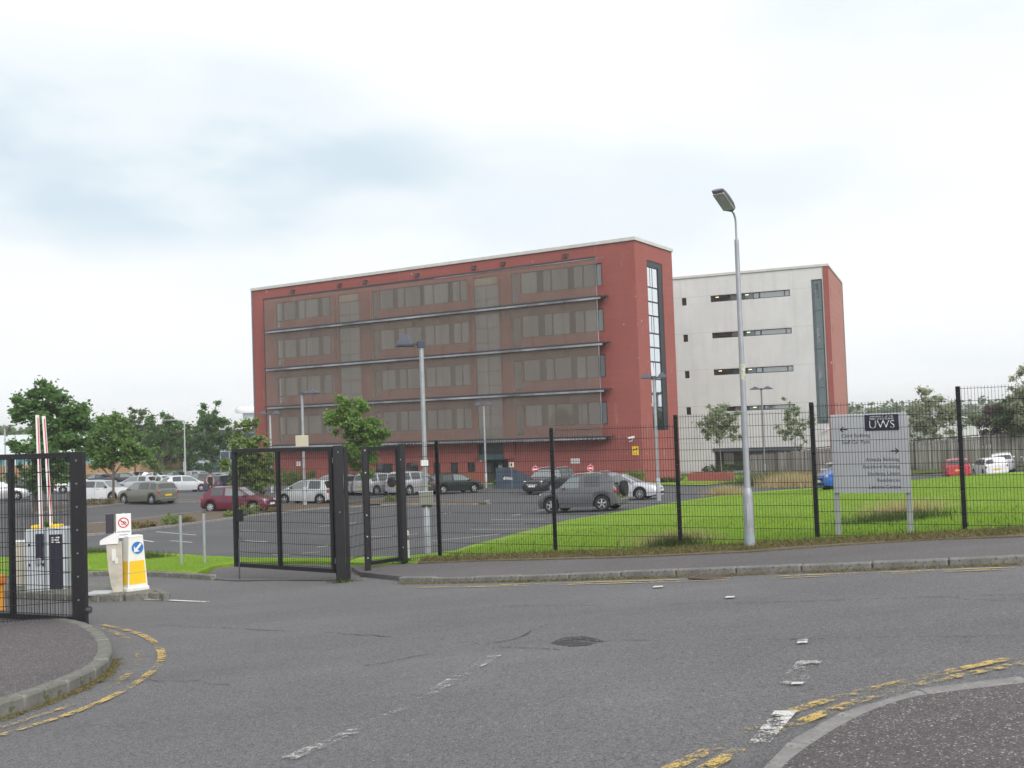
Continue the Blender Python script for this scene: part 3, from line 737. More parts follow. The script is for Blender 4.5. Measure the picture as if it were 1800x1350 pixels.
# entrance recess
m = MB(); m.add([(-15.2, 0, -3.9), (-12.95, 0, -3.9), (-12.95, 1.6, -3.9), (-15.2, 1.6, -3.9), (-15.2, 0, -1.36), (-12.95, 0, -1.36), (-12.95, 1.6, -1.36), (-15.2, 1.6, -1.36)], [(0, 1, 2, 3), (4, 7, 6, 5), (3, 2, 6, 7), (0, 3, 7, 4), (1, 5, 6, 2)])
m.build('entrance_recess', mat('dim_lobby', (.05, .055, .055), .7), B1, fixn=False)
m = MB(); m.box(-15.1, -14.2, 1.2, 1.26, -3.75, -1.5); dr_ = m.build('door', M_glgreen, B1)
m = MB(); m.box(-14.28, -14.22, 1.1, 1.2, -2.9, -2.3); m.build('handle', M_galv, dr_)
for i, (zz, hh) in enumerate(((-2.28, .42), (-2.78, .2))):
    m = MB(); m.box(-14.72, -14.3, 1.17, 1.198, zz, zz + hh); m.build('notice', M_whited, dr_)
m = MB(); m.box(-14.1, -12.97, 1.2, 1.26, -3.75, -1.5); m.build('side_glazing', M_gldark, B1)
# end wall (local x=0 plane, runs +y): the wall face is built in y=0 and turned
Mend = Matrix.Rotation(math.radians(90), 4, 'Z')
ew = wall('wall', B1, 0, 8.0, ZB, ZT, [(2.38, 5.72, .80, 15.24)], M_brick); ew.rotation_euler = (0, 0, math.radians(90))
m = MB(); m.box(2.38, 5.72, .14, .2, .80, 15.24); m.box(4.85, 5.72, .05, .15, .80, 15.24); m.box(2.38, 4.85, .05, .15, 14.72, 15.24)
m.box(2.38, 2.52, .05, .15, .80, 14.72)
sw = m.build('stair_window', M_frame, B1); sw.rotation_euler = (0, 0, math.radians(90))
rows = [14.72, 12.98, 11.75, 10.55, 9.05, 7.85, 6.62, 5.15, 3.95, 2.75, .86]
for i, (zt, zb) in enumerate(zip(rows, rows[1:])):
    cols = ((2.56, 3.16), (3.28, 3.62), (3.76, 4.80)) if i in (0, 3, 6) else ((2.56, 3.52), (3.62, 4.80))
    for j, (a, b) in enumerate(cols):
        p = MB(); tilt = .10 if (i == 6 and j == 0) else 0
        p.add([(a, .125 - tilt, zb + .07), (b, .125 - tilt, zb + .07), (b, .125, zt - .07), (a, .125, zt - .07)], [(0, 1, 2, 3)])
        p.build('pane', M_glbright if i < 9 else M_gldark, sw, fixn=False)
# the rest of the envelope, roof and coping
m = MB(); m.add([(XL, 0, ZB), (XL, 8, ZB), (XL, 8, ZT), (XL, 0, ZT)], [(0, 3, 2, 1)]); m.add([(XL, 8, ZB), (0, 8, ZB), (0, 8, ZT), (XL, 8, ZT)], [(0, 3, 2, 1)]); m.build('wall', M_brick, B1, fixn=False)
m = MB(); m.box(XL + .02, -.02, .02, 7.98, ZT - .3, ZT - .1); m.build('roof', M_roof, B1)
m = MB()
for a, b, c, d in ((XL - .12, .12, -.12, .3), (XL - .12, .12, 7.7, 8.12), (XL - .12, .28, .3, 7.7), (-.28, .12, .3, 7.7)):
    if a == XL - .12 and c == .3: m.box(XL - .12, XL + .28, .3, 7.7, ZT, ZT + .27)
    else: m.box(a, b, c, d, ZT, ZT + .27)
m.build('coping', M_cope, B1)
for x in (-37.77, -31.61, -28.38, -22.18, -15.8, -12.71, -6.4):
    m = MB(); m.box(x - .17, x + .17, -.16, .01, 15.86, 16.12); m.box(x - .24, x + .24, -.2, .0, 16.12, 16.17); m.build('vent', M_dgrey, B1)
m = MB(); m.box(XL - .06, XL + .06, -.1, -.02, ZB, ZT); m.build('downpipe', M_mgrey, B1)
# sun screens a metre off the wall: rails, walkways, brackets, posts and mesh panels
SX0, SX1, SY = -40.95, -3.1, -1.0
for k, z in enumerate(RZ):
    m = MB(); x1 = SX1 + (.35 if k else .1); x0 = SX0 - .1
    if k == 0:
        m.obox((x0, SY, z), (SX1, SY, z), .08, .16); r = m.build('screen_rail', M_raild, B1)
        m = MB(); m.obox((-19.5, SY - .05, z - .1), (SX1 + .75, SY - .05, z - .1), .05, .06); m.build('conduit', M_rail, r)
    else:
        m.box(x0, x1, -.95, -.05, z - .03, z + .03); m.build('walkway', M_raild, B1)
        m = MB(); m.box(x0, x1, SY - .14, SY - .06, z - .05, z + .07); r = m.build('screen_rail', M_raild, B1)
        m = MB(); m.box(x0 + .3, x1, SY - .16, SY - .08, z - .24, z - .08); r2 = m.build('walkway_edge', M_rail, B1)
        if k == 4:
            tm = MB(); tm.box(-.05, .05, SY - .20, SY - .162, -.20, -.11); me_t = tm.mesh('grating_tooth', M_galvl)
            for i in range(96): link('grating_tooth', me_t, r2, (x0 + .5 + i * .395, 0, z))
        br = MB(); br.box(-.04, .04, -.95, -.01, -.22, -.04); me_b = br.mesh('bracket', M_raild)
        for x in np.arange(SX0 + .2, SX1 + .3, 3.8): link('bracket', me_b, B1, (float(x), 0, z))
        m = MB(); m.box(SX1 + .3, SX1 + .75, -.9, -.3, z - .1, z + .05); m.build('bracket', M_raild, B1)
nP = 12; wP = (SX1 - SX0) / nP
for k in range(4):
    zt, zb = RZ[k] - (.09 if k == 0 else .06), RZ[k + 1] + .08
    pm = MB(); pm.add([(.015, 0, zb), (wP - .015, 0, zb), (wP - .015, 0, zt), (.015, 0, zt)], [(0, 1, 2, 3)]); me_p = pm.mesh('sun_screen', M_screen, fixn=False)
    for i in range(nP): link('sun_screen', me_p, B1, (SX0 + wP * i, SY + rnd.uniform(-.01, .01), 0))
for x in (SX0, SX1):
    m = MB(); m.obox((x, SY - .03, RZ[4]), (x, SY - .03, RZ[0]), .06, .06); m.build('screen_post', M_rail if x == SX1 else M_raild, B1)

def on_wall1(x, z, y=-.02):
    v = Matrix.Rotation(YAW1, 4, 'Z') @ Vector((x, y, 0)); return (o1[0] + v.x, o1[1] + v.y, z)
# things fixed to the wall
def textmesh(body, size, material, parent, loc, rot=(math.pi / 2, 0, 0), align='LEFT', name='lettering', ext=.002, sx=1.0, shear=0.0, off=0.0):
    c = bpy.data.curves.new(name, 'FONT'); c.body = body; c.size = size; c.align_x = align; c.extrude = ext; c.shear = shear; c.offset = off; c.resolution_u = 3
    o = bpy.data.objects.new(name, c); COL.objects.link(o)
    dg = bpy.context.evaluated_depsgraph_get(); dg.update(); me = bpy.data.meshes.new_from_object(o.evaluated_get(dg)); bpy.data.objects.remove(o)
    me.materials.clear(); me.materials.append(material)
    return link(name, me, parent, loc, rot, (sx, 1, 1))
M_ink = mat('dark_ink', (.02, .022, .035), .6, var=0)
M_inkb = mat('grey_blue_ink', (.07, .08, .13), .6, var=0)
M_red = mat('sign_red', (.62, .02, .03), .45, var=.05)
M_blue = mat('sign_blue', (.02, .16, .42), .45, var=.05)
M_yelp = mat('sign_yellow', (.80, .52, .02), .45, var=.05)
def wall_sign(x, z, w, h, label, material, lines=(), ink=None, cat='sign', name='wall_sign'):
    r = empty(name, on_wall1(x, z, -.03), YAW1, label, cat)
    m = MB(); m.box(-w / 2, w / 2, -.02, .02, -h / 2, h / 2); m.build('board', material, r)
    for i, (t, sz, zz) in enumerate(lines): textmesh(t, sz, ink or M_ink, r, (0, -.024, zz), align='CENTER')
    return r
wall_sign(-6.25, -1.55, .85, .42, 'small white plate on the brick wall to the right of the entrance', M_white, (("STAFF ONLY", .115, .04), ("CAR PARK", .115, -.12)), M_inkb)
wall_sign(-37.7, -1.45, .6, .45, 'small white plate on the brick wall at the far left end of the block', M_white, (("PARKING", .1, .05), ("PERMIT", .1, -.1)), M_inkb)
r = wall_sign(-.62, -.78, .56, .72, 'yellow camera warning sign below the security camera on the corner', M_yelp, (("CCTV", .13, -.27),), M_ink)
m = MB(); m.box(-.16, .10, -.028, -.02, .06, .16); m.box(.08, .2, -.028, -.02, .12, .24); m.box(-.2, -.12, -.028, -.02, -.02, .08); m.build('pictogram', M_ink, r)
r = empty('security_camera', on_wall1(-.72, .35, -.02), YAW1, 'white security camera on a bracket near the corner of the brick block', 'camera')
m = MB(); m.obox((0, 0, -.1), (0, -.28, -.16), .06, .06); m.build('bracket', M_white, r)
m = MB(); m.obox((.16, -.22, .03), (-.34, -.42, -.08), .17, .15); m.build('housing', M_white, r, )
m = MB(); m.tube([(-.32, -.41, -.08), (-.36, -.43, -.09)], .055, 8); m.build('lens', M_ink, r)
m = MB(); m.obox((-.02, -.2, -.28), (-.3, -.34, -.36), .09, .08); m.build('floodlight', M_galvl, r)

# ---- white rendered block behind, right
YAW2 = -math.radians(22.5)
o2 = at_depth(1466, 700, 104); B2 = empty('office_building', (o2[0], o2[1], 0), YAW2,
    'white rendered five-storey block with narrow strip windows and a red end wall', 'building')
X2, Z2T, Z2B = -24.0, 16.6, -4.6
holes = []; wl = []
for z0, z1 in ((13.85, 14.53), (10.02, 10.62), (6.14, 6.76), (2.32, 2.82)):
    holes.append((-11.98, -3.82, z0, z1)); wl.append((z0, z1))
sq = [(13.72, 14.53), (9.85, 10.62), (5.98, 6.75), (2.11, 2.91)]
for z0, z1 in sq: holes.append((-15.05, -14.55, z0, z1))
holes.append((-1.70, -.62, .72, 15.35)); holes.append((-12.25, -3.5, -3.9, -1.58))
wall('wall', B2, X2, -.52, Z2B, Z2T, holes, M_render, reveal=.3)
for k, (z0, z1) in enumerate(wl):
    pl = [(-11.9, -10.0, z0 + .06, z1 - .06, M_gldark), (-9.9, -9.3, z0 + .1, z1 - .08, M_glpane if k != 2 else M_glgreen), (-9.2, -7.6, z0 + .06, z1 - .06, M_glgreen), (-7.5, -7.0, z0 + .1, z1 - .1, M_glpane), (-6.85, -4.45, z0 + .08, z1 - .08, M_glpane), (-4.35, -3.9, z0 + .08, z1 - .08, M_glpane)]
    window(B2, -11.98, -3.82, z0, z1, pl, y=.16)
    for x in ((-11.3, -8.2) if k in (0, 2) else ((-8.2,) if k == 1 else (-7.9,))):
        lm = NT('lit_ceiling_lamp') if 'lit_ceiling_lamp' not in MATS else None
        if lm: lm.b.inputs['Base Color'].default_value = (.8, .7, .45, 1); lm.b.inputs['Emission Color'].default_value = (1, .78, .42, 1); lm.b.inputs['Emission Strength'].default_value = .8
        m = MB(); m.box(x - .17, x + .17, .148, .151, z1 - .22, z1 - .15); m.build('ceiling_light', MATS['lit_ceiling_lamp'], B2)
for z0, z1 in sq: window(B2, -15.05, -14.55, z0, z1, [(-15.0, -14.6, z0 + .06, z1 - .06, M_gldark)], y=.16)
# tall green stair strip
w = window(B2, -1.70, -.62, .72, 15.35, [(-1.38, -.98, 13.4, 15.0, M_glpane), (-1.36, -1.0, 9.0, 10.4, M_glpane), (-1.36, -1.0, 5.1, 6.5, M_glpane)], y=.12, fmat=M_gframe, name='stair_window')
m = MB(); m.add([(-1.42, .112, .8), (-.78, .112, .8), (-.78, .112, 15.2), (-1.42, .112, 15.2)], [(0, 1, 2, 3)]); m.build('pane', M_glgreen, w, fixn=False)
for z in (12.2, 8.3, 4.4):
    m = MB(); m.box(-1.7, -.62, .06, .118, z - .05, z + .05); m.build('transom', M_gframe, w)
# undercroft
m = MB(); m.box(-12.25, -3.5, .2, .5, -3.9, -1.58); m.build('undercroft_glazing', M_gldark, B2)
m = MB(); m.box(-12.4, -3.3, -.1, .2, -1.85, -1.5); m.build('lintel', M_gframe, B2)
m = MB(); m.box(-11.3, -10.3, .15, .2, -3.2, -2.0); m.build('lobby_poster', M_glpane, B2)
m = MB(); m.box(-.52, 0, -.05, .4, Z2B, Z2T); m.build('pier', M_brick, B2)
ew = wall('wall', B2, 0.4, 15.6, Z2B, Z2T, [(1.75, 2.15, 13.6, 14.6), (12.4, 12.9, 14.9, 15.6), (1.75, 2.15, 9.75, 10.75), (1.75, 2.15, 5.9, 6.9), (1.75, 2.15, 2.0, 3.0)], M_brickp); ew.rotation_euler = (0, 0, math.radians(90))
for z0 in (13.6, 9.75, 5.9, 2.0):
    m = MB(); m.box(1.75, 2.15, .15, .2, z0, z0 + 1); q_ = m.build('window', M_gldark, B2); q_.rotation_euler = (0, 0, math.radians(90))
m = MB(); m.box(12.4, 12.9, .15, .2, 14.9, 15.6); q_ = m.build('window', M_gldark, B2); q_.rotation_euler = (0, 0, math.radians(90))
m = MB(); m.add([(X2, 0, Z2B), (X2, 15.6, Z2B), (X2, 15.6, Z2T), (X2, 0, Z2T)], [(0, 3, 2, 1)]); m.add([(X2, 15.6, Z2B), (0, 15.6, Z2B), (0, 15.6, Z2T), (X2, 15.6, Z2T)], [(0, 3, 2, 1)]); m.build('wall', M_brickp, B2, fixn=False)
m = MB(); m.box(X2, -.02, .05, 15.55, Z2T - .3, Z2T - .12); m.build('roof', M_roof, B2)
m = MB(); m.box(X2 - .1, .08, -.12, .3, Z2T, Z2T + .24); m.box(-.25, .08, .3, 15.7, Z2T, Z2T + .2); m.box(X2 - .1, X2 + .25, .3, 15.7, Z2T, Z2T + .2); m.build('coping', M_cope, B2)
m = MB(); m.box(-.06, .08, 15.6, 15.72, Z2B, Z2T); m.build('downpipe', M_mgrey, B2)
r = empty('security_camera', tuple(Vector((o2[0], o2[1], 0)) + Matrix.Rotation(YAW2, 3, 'Z') @ Vector((-.75, -.05, .2))), YAW2, 'white security camera on the white block beside its red corner', 'camera')
m = MB(); m.obox((0, 0, -.05), (0, -.3, -.1), .06, .06); m.build('bracket', M_white, r)
m = MB(); m.obox((.2, -.3, .05), (-.25, -.42, -.1), .18, .16); m.build('housing', M_white, r)

# ---- far left: sports hall with pale roof, blue glazed block, round white canopy tower
def pz(p, Y): return at_depth(p[0], p[1], Y)
M_paleroof = mat('pale_metal_roof', (.50, .54, .56), .5, var=.06, scale=.5)
M_tealw = mat('teal_curtain_wall', (.10, .30, .36), .4, var=.2, scale=.6)
M_buff = mat('buff_brick', (.34, .20, .11), .85, var=.2, scale=2)
a = pz((-160, 830), 175); b = pz((240, 815), 175)
hall = empty('sports_hall', (0, 0, 0), 0, 'distant hall with shallow pale roof, teal glazing and buff brick base, behind trees', 'building')
y0 = 170; zz = lambda py, px=90: pz((px, py), y0)[2]
xl, xr, xp = pz((-210, 790), y0)[0], pz((245, 790), y0)[0], pz((85, 760), y0)[0]
m = MB(); m.box(xl, xr, y0, y0 + 30, -6, zz(816)); m.build('wall', M_buff, hall)
m = MB(); m.box(xl + .3, xr - .3, y0 + .15, y0 + 29.8, zz(816), zz(796)); gl = m.build('glazing', M_tealw, hall)
for i in range(24):
    x = xl + .5 + (xr - xl - 1) * i / 23; m = MB(); m.box(x - .12, x + .12, y0 - .02, y0 + .14, zz(816), zz(796)); m.build('mullion', M_white, gl)
m = MB(); zr, ze = zz(762), zz(797)
m.add([(xl - 1, y0 - 1, ze), (xr + 1, y0 - 1, ze), (xr + 1, y0 + 31, ze), (xl - 1, y0 + 31, ze), (xl + 14, y0 + 4, zr), (xr - 14, y0 + 4, zr), (xr - 14, y0 + 26, zr), (xl + 14, y0 + 26, zr)], [(0, 1, 5, 4), (1, 2, 6, 5), (2, 3, 7, 6), (3, 0, 4, 7), (4, 5, 6, 7), (0, 3, 2, 1)]); m.build('roof', M_paleroof, hall)
gb = empty('glazed_block', (0, 0, 0), 0, 'low distant block glazed in blue bands behind the far row of cars', 'building')
y0 = 150; xl, xr = pz((322, 820), y0)[0], pz((470, 820), y0)[0]; zz = lambda py, px=380: pz((px, py), y0)[2]
m = MB(); m.box(xl, xr, y0, y0 + 14, -6, zz(756)); m.build('wall', mat('pale_grey_cladding', (.36, .38, .42), .6), gb)
M_bluegl = glassmat('blue_glazing', (.02, .05, .11), .14)
for (ya, yb) in ((830, 813), (808, 795), (782, 764)):
    for i in range(9):
        x = xl + .4 + (xr - xl - .8) * i / 9; m = MB(); m.box(x + .08, x + (xr - xl - .8) / 9 - .08, y0 - .06, y0 + .02, zz(ya), zz(yb)); m.build('window', M_bluegl, gb)
m = MB(); m.box(xl - .6, xr + .6, y0 - .8, y0 + 14.6, zz(756), zz(748)); m.build('roof', M_paleroof, gb)
tw = empty('canopy_tower', (0, 0, 0), 0, 'round white canopy on a short stem rising left of the brick block', 'tower')
y0 = 160; c = pz((437, 720), y0); rad = (pz((461, 720), y0)[0] - pz((413, 720), y0)[0]) / 2; zz = lambda py: pz((437, py), y0)[2]
m = MB(); m.lathe([(rad * .9, zz(726)), (rad, zz(722)), (rad * .97, zz(717.5)), (rad * .7, zz(715))], 28, c=(c[0], y0, 0)); m.build('canopy', M_white, tw, smooth=True)
m = MB(); m.lathe([(rad * .42, -4), (rad * .42, zz(726))], 20, c=(c[0], y0, 0)); m.build('stem', mat('pale_grey_stem', (.45, .48, .5), .6), tw, smooth=True)
# ---- far right: white shed and distant hills
sh = empty('warehouse_shed', (0, 0, 0), 0, 'white low-pitched shed roof showing above the timber fence on the right', 'building')
y0 = 150; zz = lambda py, px=1700: pz((px, py), y0)[2]; xl, xr = pz((1640, 760), y0)[0], pz((1815, 760), y0)[0]; xm = pz((1676, 760), y0)[0]; xg = pz((1740, 760), y0)[0]
M_shed = NT('ribbed_white_cladding'); q = M_shed
s_ = q.n('ShaderNodeSeparateXYZ'); q.l(q.tc.outputs['Object'], s_.inputs[0]); fr = q.math('FRACT', q.math('MULTIPLY', s_.outputs[0], .8))
q.l(q.mix(q.ramp(fr, .82, .9), (.55, .58, .57), (.40, .44, .46)), q.b.inputs['Base Color']); M_shed = q.m
m = MB(); m.add([(xl, y0, -6), (xg, y0, -6), (xg, y0, zz(744)), (xm, y0, zz(731)), (xl, y0, zz(731)), (xl, y0 + 40, -6), (xg, y0 + 40, -6), (xg, y0 + 40, zz(744)), (xm, y0 + 40, zz(731)), (xl, y0 + 40, zz(731))], [(0, 1, 2, 3, 4), (9, 8, 7, 6, 5), (0, 5, 6, 1), (1, 6, 7, 2), (4, 3, 8, 9), (0, 4, 9, 5)]); m.build('wall', M_shed, sh)
m = MB(); m.add([(xg + .6, y0 - .5, zz(745)), (xg + .6, y0 + 41, zz(745)), (xm, y0 + 41, zz(730)), (xm, y0 - .5, zz(730)), (xg + .6, y0 - .5, zz(743.5)), (xg + .6, y0 + 41, zz(743.5)), (xm, y0 + 41, zz(728.5)), (xm, y0 - .5, zz(728.5))], [(0, 1, 2, 3), (4, 7, 6, 5), (0, 3, 7, 4), (1, 5, 6, 2), (0, 4, 5, 1), (3, 2, 6, 7)]); m.build('roof', M_white, sh)
# far-off wooded hills
M_hill = mat('far_wooded_hill', (.05, .075, .05), .95, var=.4, scale=.012)
for nm, y0, amp, base, seed in (('hills', 1250, 6, 2.5, 3), ('hills', 1850, 9, 5, 8)):
    r_ = np.random.default_rng(seed); xs_ = np.linspace(-2500, 2500, 181); h = np.zeros_like(xs_)
    for o_ in range(7):
        fq = .0011 * 1.9 ** o_; h += np.sin(xs_ * fq * 2 * math.pi + r_.uniform(0, 6.3)) * .6 ** o_
    h = base + amp * (h - h.min()) / (h.max() - h.min()); m = MB(); n_ = len(xs_)
    rows_ = [(-120, -4.5), (-40, None), (0, None), (140, None), (420, -4.5)]; vs = []
    for dy, zf in rows_:
        for i in range(n_):
            k = {-40: .82, 0: 1.0, 140: .75}.get(dy, 0); vs.append((xs_[i], y0 + dy + 20 * math.sin(i * .7), -4.5 if zf is not None else h[i] * k + r_.uniform(-.6, .6)))
    m.add(vs, [(j * n_ + i, j * n_ + i + 1, (j + 1) * n_ + i + 1, (j + 1) * n_ + i) for j in range(4) for i in range(n_ - 1)])
    tag(m.build(nm, M_hill, smooth=False), kind='structure')
# ================================================================== fences, gates, street furniture
def rel(parent): return tuple(-v for v in parent.location)
def wire_mesh(parent, a, b, z0, z1, spikes=.03, wv=.0050, wh=.0072, name='wire_mesh', pitch=.05, hp=.2):
    """welded mesh: verticals every 50 mm, doubled horizontals every 200 mm (joined: single wires are under a pixel)"""
    a = np.array(a[:2], float); b = np.array(b[:2], float); ln = np.linalg.norm(b - a); u = (b - a) / ln; n = np.array([-u[1], u[0]])
    m = MB(); k = max(1, int(round(ln / pitch)))
    def bar(p, q, w, off):
        d = np.array(q) - np.array(p); 
        if abs(d[2]) > .5: sx, sy = u, n
        else: sx, sy = np.array([0, 0, 1.]), n
        vs = []
        for e in (p, q):
            for i, j in ((-1, -1), (1, -1), (1, 1), (-1, 1)):
                v = np.array(e, float); 
                if len(sx) == 2: v[:2] += sx * w / 2 * i
                else: v += sx * w / 2 * i
                v[:2] += sy * (w / 2 * j + off); vs.append(v)
        m.add(vs, [(0, 1, 5, 4), (1, 2, 6, 5), (2, 3, 7, 6), (3, 0, 4, 7)])
    for i in range(k + 1):
        p = a + (b - a) * i / k; bar((p[0], p[1], z0), (p[0], p[1], z1 + spikes), wv, 0)
    z = z0 + .03
    while z <= z1 + .001:
        for off in (.007, -.007): bar((a[0], a[1], z), (b[0], b[1], z), wh, off)
        z += hp
    o = m.build(name, M_wire, parent, loc=rel(parent)); o['kind'] = 'stuff'; return o
bolt_mb = MB(); bolt_mb.lathe([(.014, 0), (.014, .01), (.008, .016)], 8, axis='y'); BOLT = bolt_mb.mesh('bolt', M_bolt)
def post(parent, p, z1, w=.06, d=None, name='post', z0=None, ang=0.0, bolts=(), cap=True, material=None):
    d = d or w; z0 = p[2] - .25 if z0 is None else z0
    m = MB(); m.bbox(-w / 2, w / 2, -d / 2, d / 2, z0, z1, .006)
    o = m.build(name, material or M_black, parent, loc=(p[0] - parent.location[0], p[1] - parent.location[1], -parent.location[2]), rz=ang)
    for z in bolts:
        link('bolt', BOLT, o, (0, -d / 2, z), (0, 0, 0))
    return o
FD = FENCE_PTS[-1][:2] - FENCE_PTS[0][:2]; FD = FD / np.linalg.norm(FD); FANG = math.atan2(FD[1], FD[0])
p_next = [FENCE_PTS[-1][0] + 2.3, FENCE_PTS[-1][1] - 1.05]; p_n2 = [p_next[0] + 2.3, p_next[1] - 1.05]
FP = [tuple(p) for p in FENCE_PTS] + [(q[0], q[1], Tz(*q)) for q in (p_next, p_n2)]
tops = [at_depth(770, 778, 21.0)[2], at_depth(975, 755.5, 19.9)[2], at_depth(1195, 732, 18.9)[2], at_depth(1434, 713, 17.85)[2], at_depth(1691, 682, 16.8)[2]]
tops.append(tops[-1] + .2); tops.append(tops[-1])
fence = empty('mesh_fence', GATEPOST['hinge'], 0, 'black welded wire mesh fence stepping up along the far pavement', 'fence')
h = GATEPOST['hinge']
ptop = [tops[0] + .05, tops[1] + .04, tops[2] + .03, tops[3] + .06, tops[4] + .03, tops[5] + .03, tops[6] + .03]
ptop = [max(t, at_depth(px, py, Y)[2]) for t, (px, py, Y) in zip(ptop, ((770, 776, 21.0), (970, 754, 19.9), (1190, 732.5, 18.9), (1430, 708.5, 17.85), (1686, 682, 16.8), (1686, 682, 16.8), (1686, 682, 16.8)))]
for i, p in enumerate(FP):
    post(fence, p, ptop[i], .072, .05, ang=FANG, bolts=[ptop[i] - .1 - .4 * k for k in range(6)])
wire_mesh(fence, h, FP[0], FP[0][2] + .05, tops[0])
for i in range(len(FP) - 1):
    zt = tops[i] if i == 0 else tops[i]
    a, b = FP[i], FP[i + 1]; o = -.04 * np.array([-FD[1], FD[0]])
    lo = max(a[2], b[2]) + .04 if i else min(a[2], b[2]) + .06
    hgt = round((zt - lo) / .2) * .2 + .04
    wire_mesh(fence, (a[0] + o[0], a[1] + o[1]), (b[0] + o[0], b[1] + o[1]), zt - max(hgt, 2.24), zt)

# ---- the vehicle gate: hanging post, and the leaf standing open towards the car park
big = GATEPOST['big']; zt = at_depth(592, 783, 18.8)[2]
gate = empty('vehicle_gate', big, 0, 'black mesh vehicle gate leaf hung on the thick post beside the pedestrian gate', 'gate')
def along(p, q, t): return tuple(np.array(p) + (np.array(q) - np.array(p)) * t)
post(gate, big, zt, .17, .17, name='gate_post', ang=.25, bolts=[zt - .12, zt - 1.2])
GL = at_depth(414, 900, 20.35); gh = at_depth(585, 900, 18.95)
def leaf(parent, H, F, zlo, zhi, mid=None, fr=.065):
    """H = hinge end, F = free end, (x,y); frame of square tube with wire mesh infill"""
    H = np.array(H[:2], float); F = np.array(F[:2], float)
    def P(t, z): q = H + (F - H) * t; return (q[0], q[1], z)
    ln = np.linalg.norm(F - H); e = fr / 2 / ln
    for nm, a, b in (('stile', P(0, zlo), P(0, zhi)), ('stile', P(1, zlo), P(1, zhi)), ('top_rail', P(e, zhi - fr / 2), P(1 - e, zhi - fr / 2)), ('bottom_rail', P(e, zlo + fr / 2), P(1 - e, zlo + fr / 2))):
        m = MB(); upv = (F - H) / ln; m.obox(a, b, fr, fr, up=(0, 0, 1) if 'rail' in nm else (upv[0], upv[1], 0)); m.build(nm, M_black, parent, loc=rel(parent))
    if mid:
        m = MB(); m.obox(P(mid, zlo + fr), P(mid, zhi - fr), fr * .9, fr * .9, up=((F - H) / ln)[[0, 1]].tolist() + [0]); m.build('mid_stile', M_black, parent, loc=rel(parent))
    wire_mesh(parent, P(e, 0), P(1 - e, 0), zlo + fr * .8, zhi - fr * .8, spikes=0)
    return P
zl = at_depth(585, 1007, 18.95)[2]; zh = at_depth(585, 785, 18.95)[2]
Pg = leaf(gate, gh, GL, zl, zh, mid=.535, fr=.075)
for z in (zl + .22, zh - .25):
    m = MB(); m.tube([Pg(-.04, z), Pg(.02, z)], .02, 8); m.tube([Pg(-.015, z - .05), Pg(-.015, z + .05)], .022, 8); m.build('hinge', M_bolt, gate, loc=rel(gate))
m = MB(); q = Pg(.975, (zl + zh) / 2 - .15); m.box(q[0] - .02, q[0] + .1, q[1] - .06, q[1] + .03, q[2] - .12, q[2] + .12); lk = m.build('lock_box', M_black, gate, loc=rel(gate))
m = MB(); m.tube([(q[0] + .1, q[1] - .06, q[2]), (q[0] + .2, q[1] - .08, q[2] + .01)], .014, 6); m.build('handle', M_black, lk)
q = Pg(.965, zl); m = MB(); m.tube([(q[0], q[1] - .05, Tz(q[0], q[1]) + .02), (q[0], q[1] - .05, zl + .55), (q[0] + .06, q[1] - .05, zl + .55)], .014, 6); m.build('drop_bolt', M_dgrey, gate, loc=rel(gate))

# ---- pedestrian gate
lp, hp_ = GATEPOST['latch'], GATEPOST['hinge']
pg = empty('pedestrian_gate', lp, 0, 'narrow black mesh pedestrian gate between the thick gate post and the start of the fence', 'gate')
zt2 = at_depth(642, 784, 19.6)[2]; zt3 = at_depth(707, 780, 20.55)[2]
post(pg, lp, zt2, .105, .10, name='gate_post', ang=.3, bolts=[zt2 - .08, zt2 - .5, zt2 - 1.3, zt2 - 1.7, zt2 - 2.1])
post(pg, h, zt3, .13, .12, name='gate_post', ang=.3, bolts=[zt3 - .5])
b2 = (big[0] + .115, big[1] + .12, big[2]); post(pg, b2, zt - .03, .07, .07, name='gate_post', ang=.3)
wire_mesh(pg, b2, lp, lp[2] + .35, zt2 - .06)
H_ = along(hp_, lp, .10); F_ = (along(hp_, lp, 1.03)[0], along(hp_, lp, 1.03)[1] + .35)
zl, zh = at_depth(700, 986, 20.4)[2], zt3 - .03
Pp = leaf(pg, H_, F_, zl, zh, fr=.07)
for z in (zl + .25, zh - .28):
    m = MB(); m.tube([Pp(-.10, z), Pp(.03, z)], .02, 8); m.tube([Pp(-.03, z - .05), Pp(-.03, z + .05)], .022, 8); m.build('hinge', M_bolt, pg, loc=rel(pg))
q = Pp(.90, (zl + zh) / 2 + .02); m = MB(); m.tube([(q[0], q[1] - .03, q[2]), (q[0], q[1] - .1, q[2]), (q[0] + .2, q[1] - .1, q[2])], .016, 6); m.build('handle', M_black, pg, loc=rel(pg))
# white marker post just behind
q = at_depth(716, 975, 21.6); mp = empty('marker_post', (q[0], q[1], Tz(q[0], q[1])), 0, 'short white marker stake behind the pedestrian gate hinge post', 'post')
m = MB(); m.bbox(-.045, .045, -.02, .02, 0, .62, .02); m.build('stake', M_white, mp); m = MB(); m.box(-.046, .046, -.022, -.0205, .42, .52); m.build('band', M_mgrey, mp)

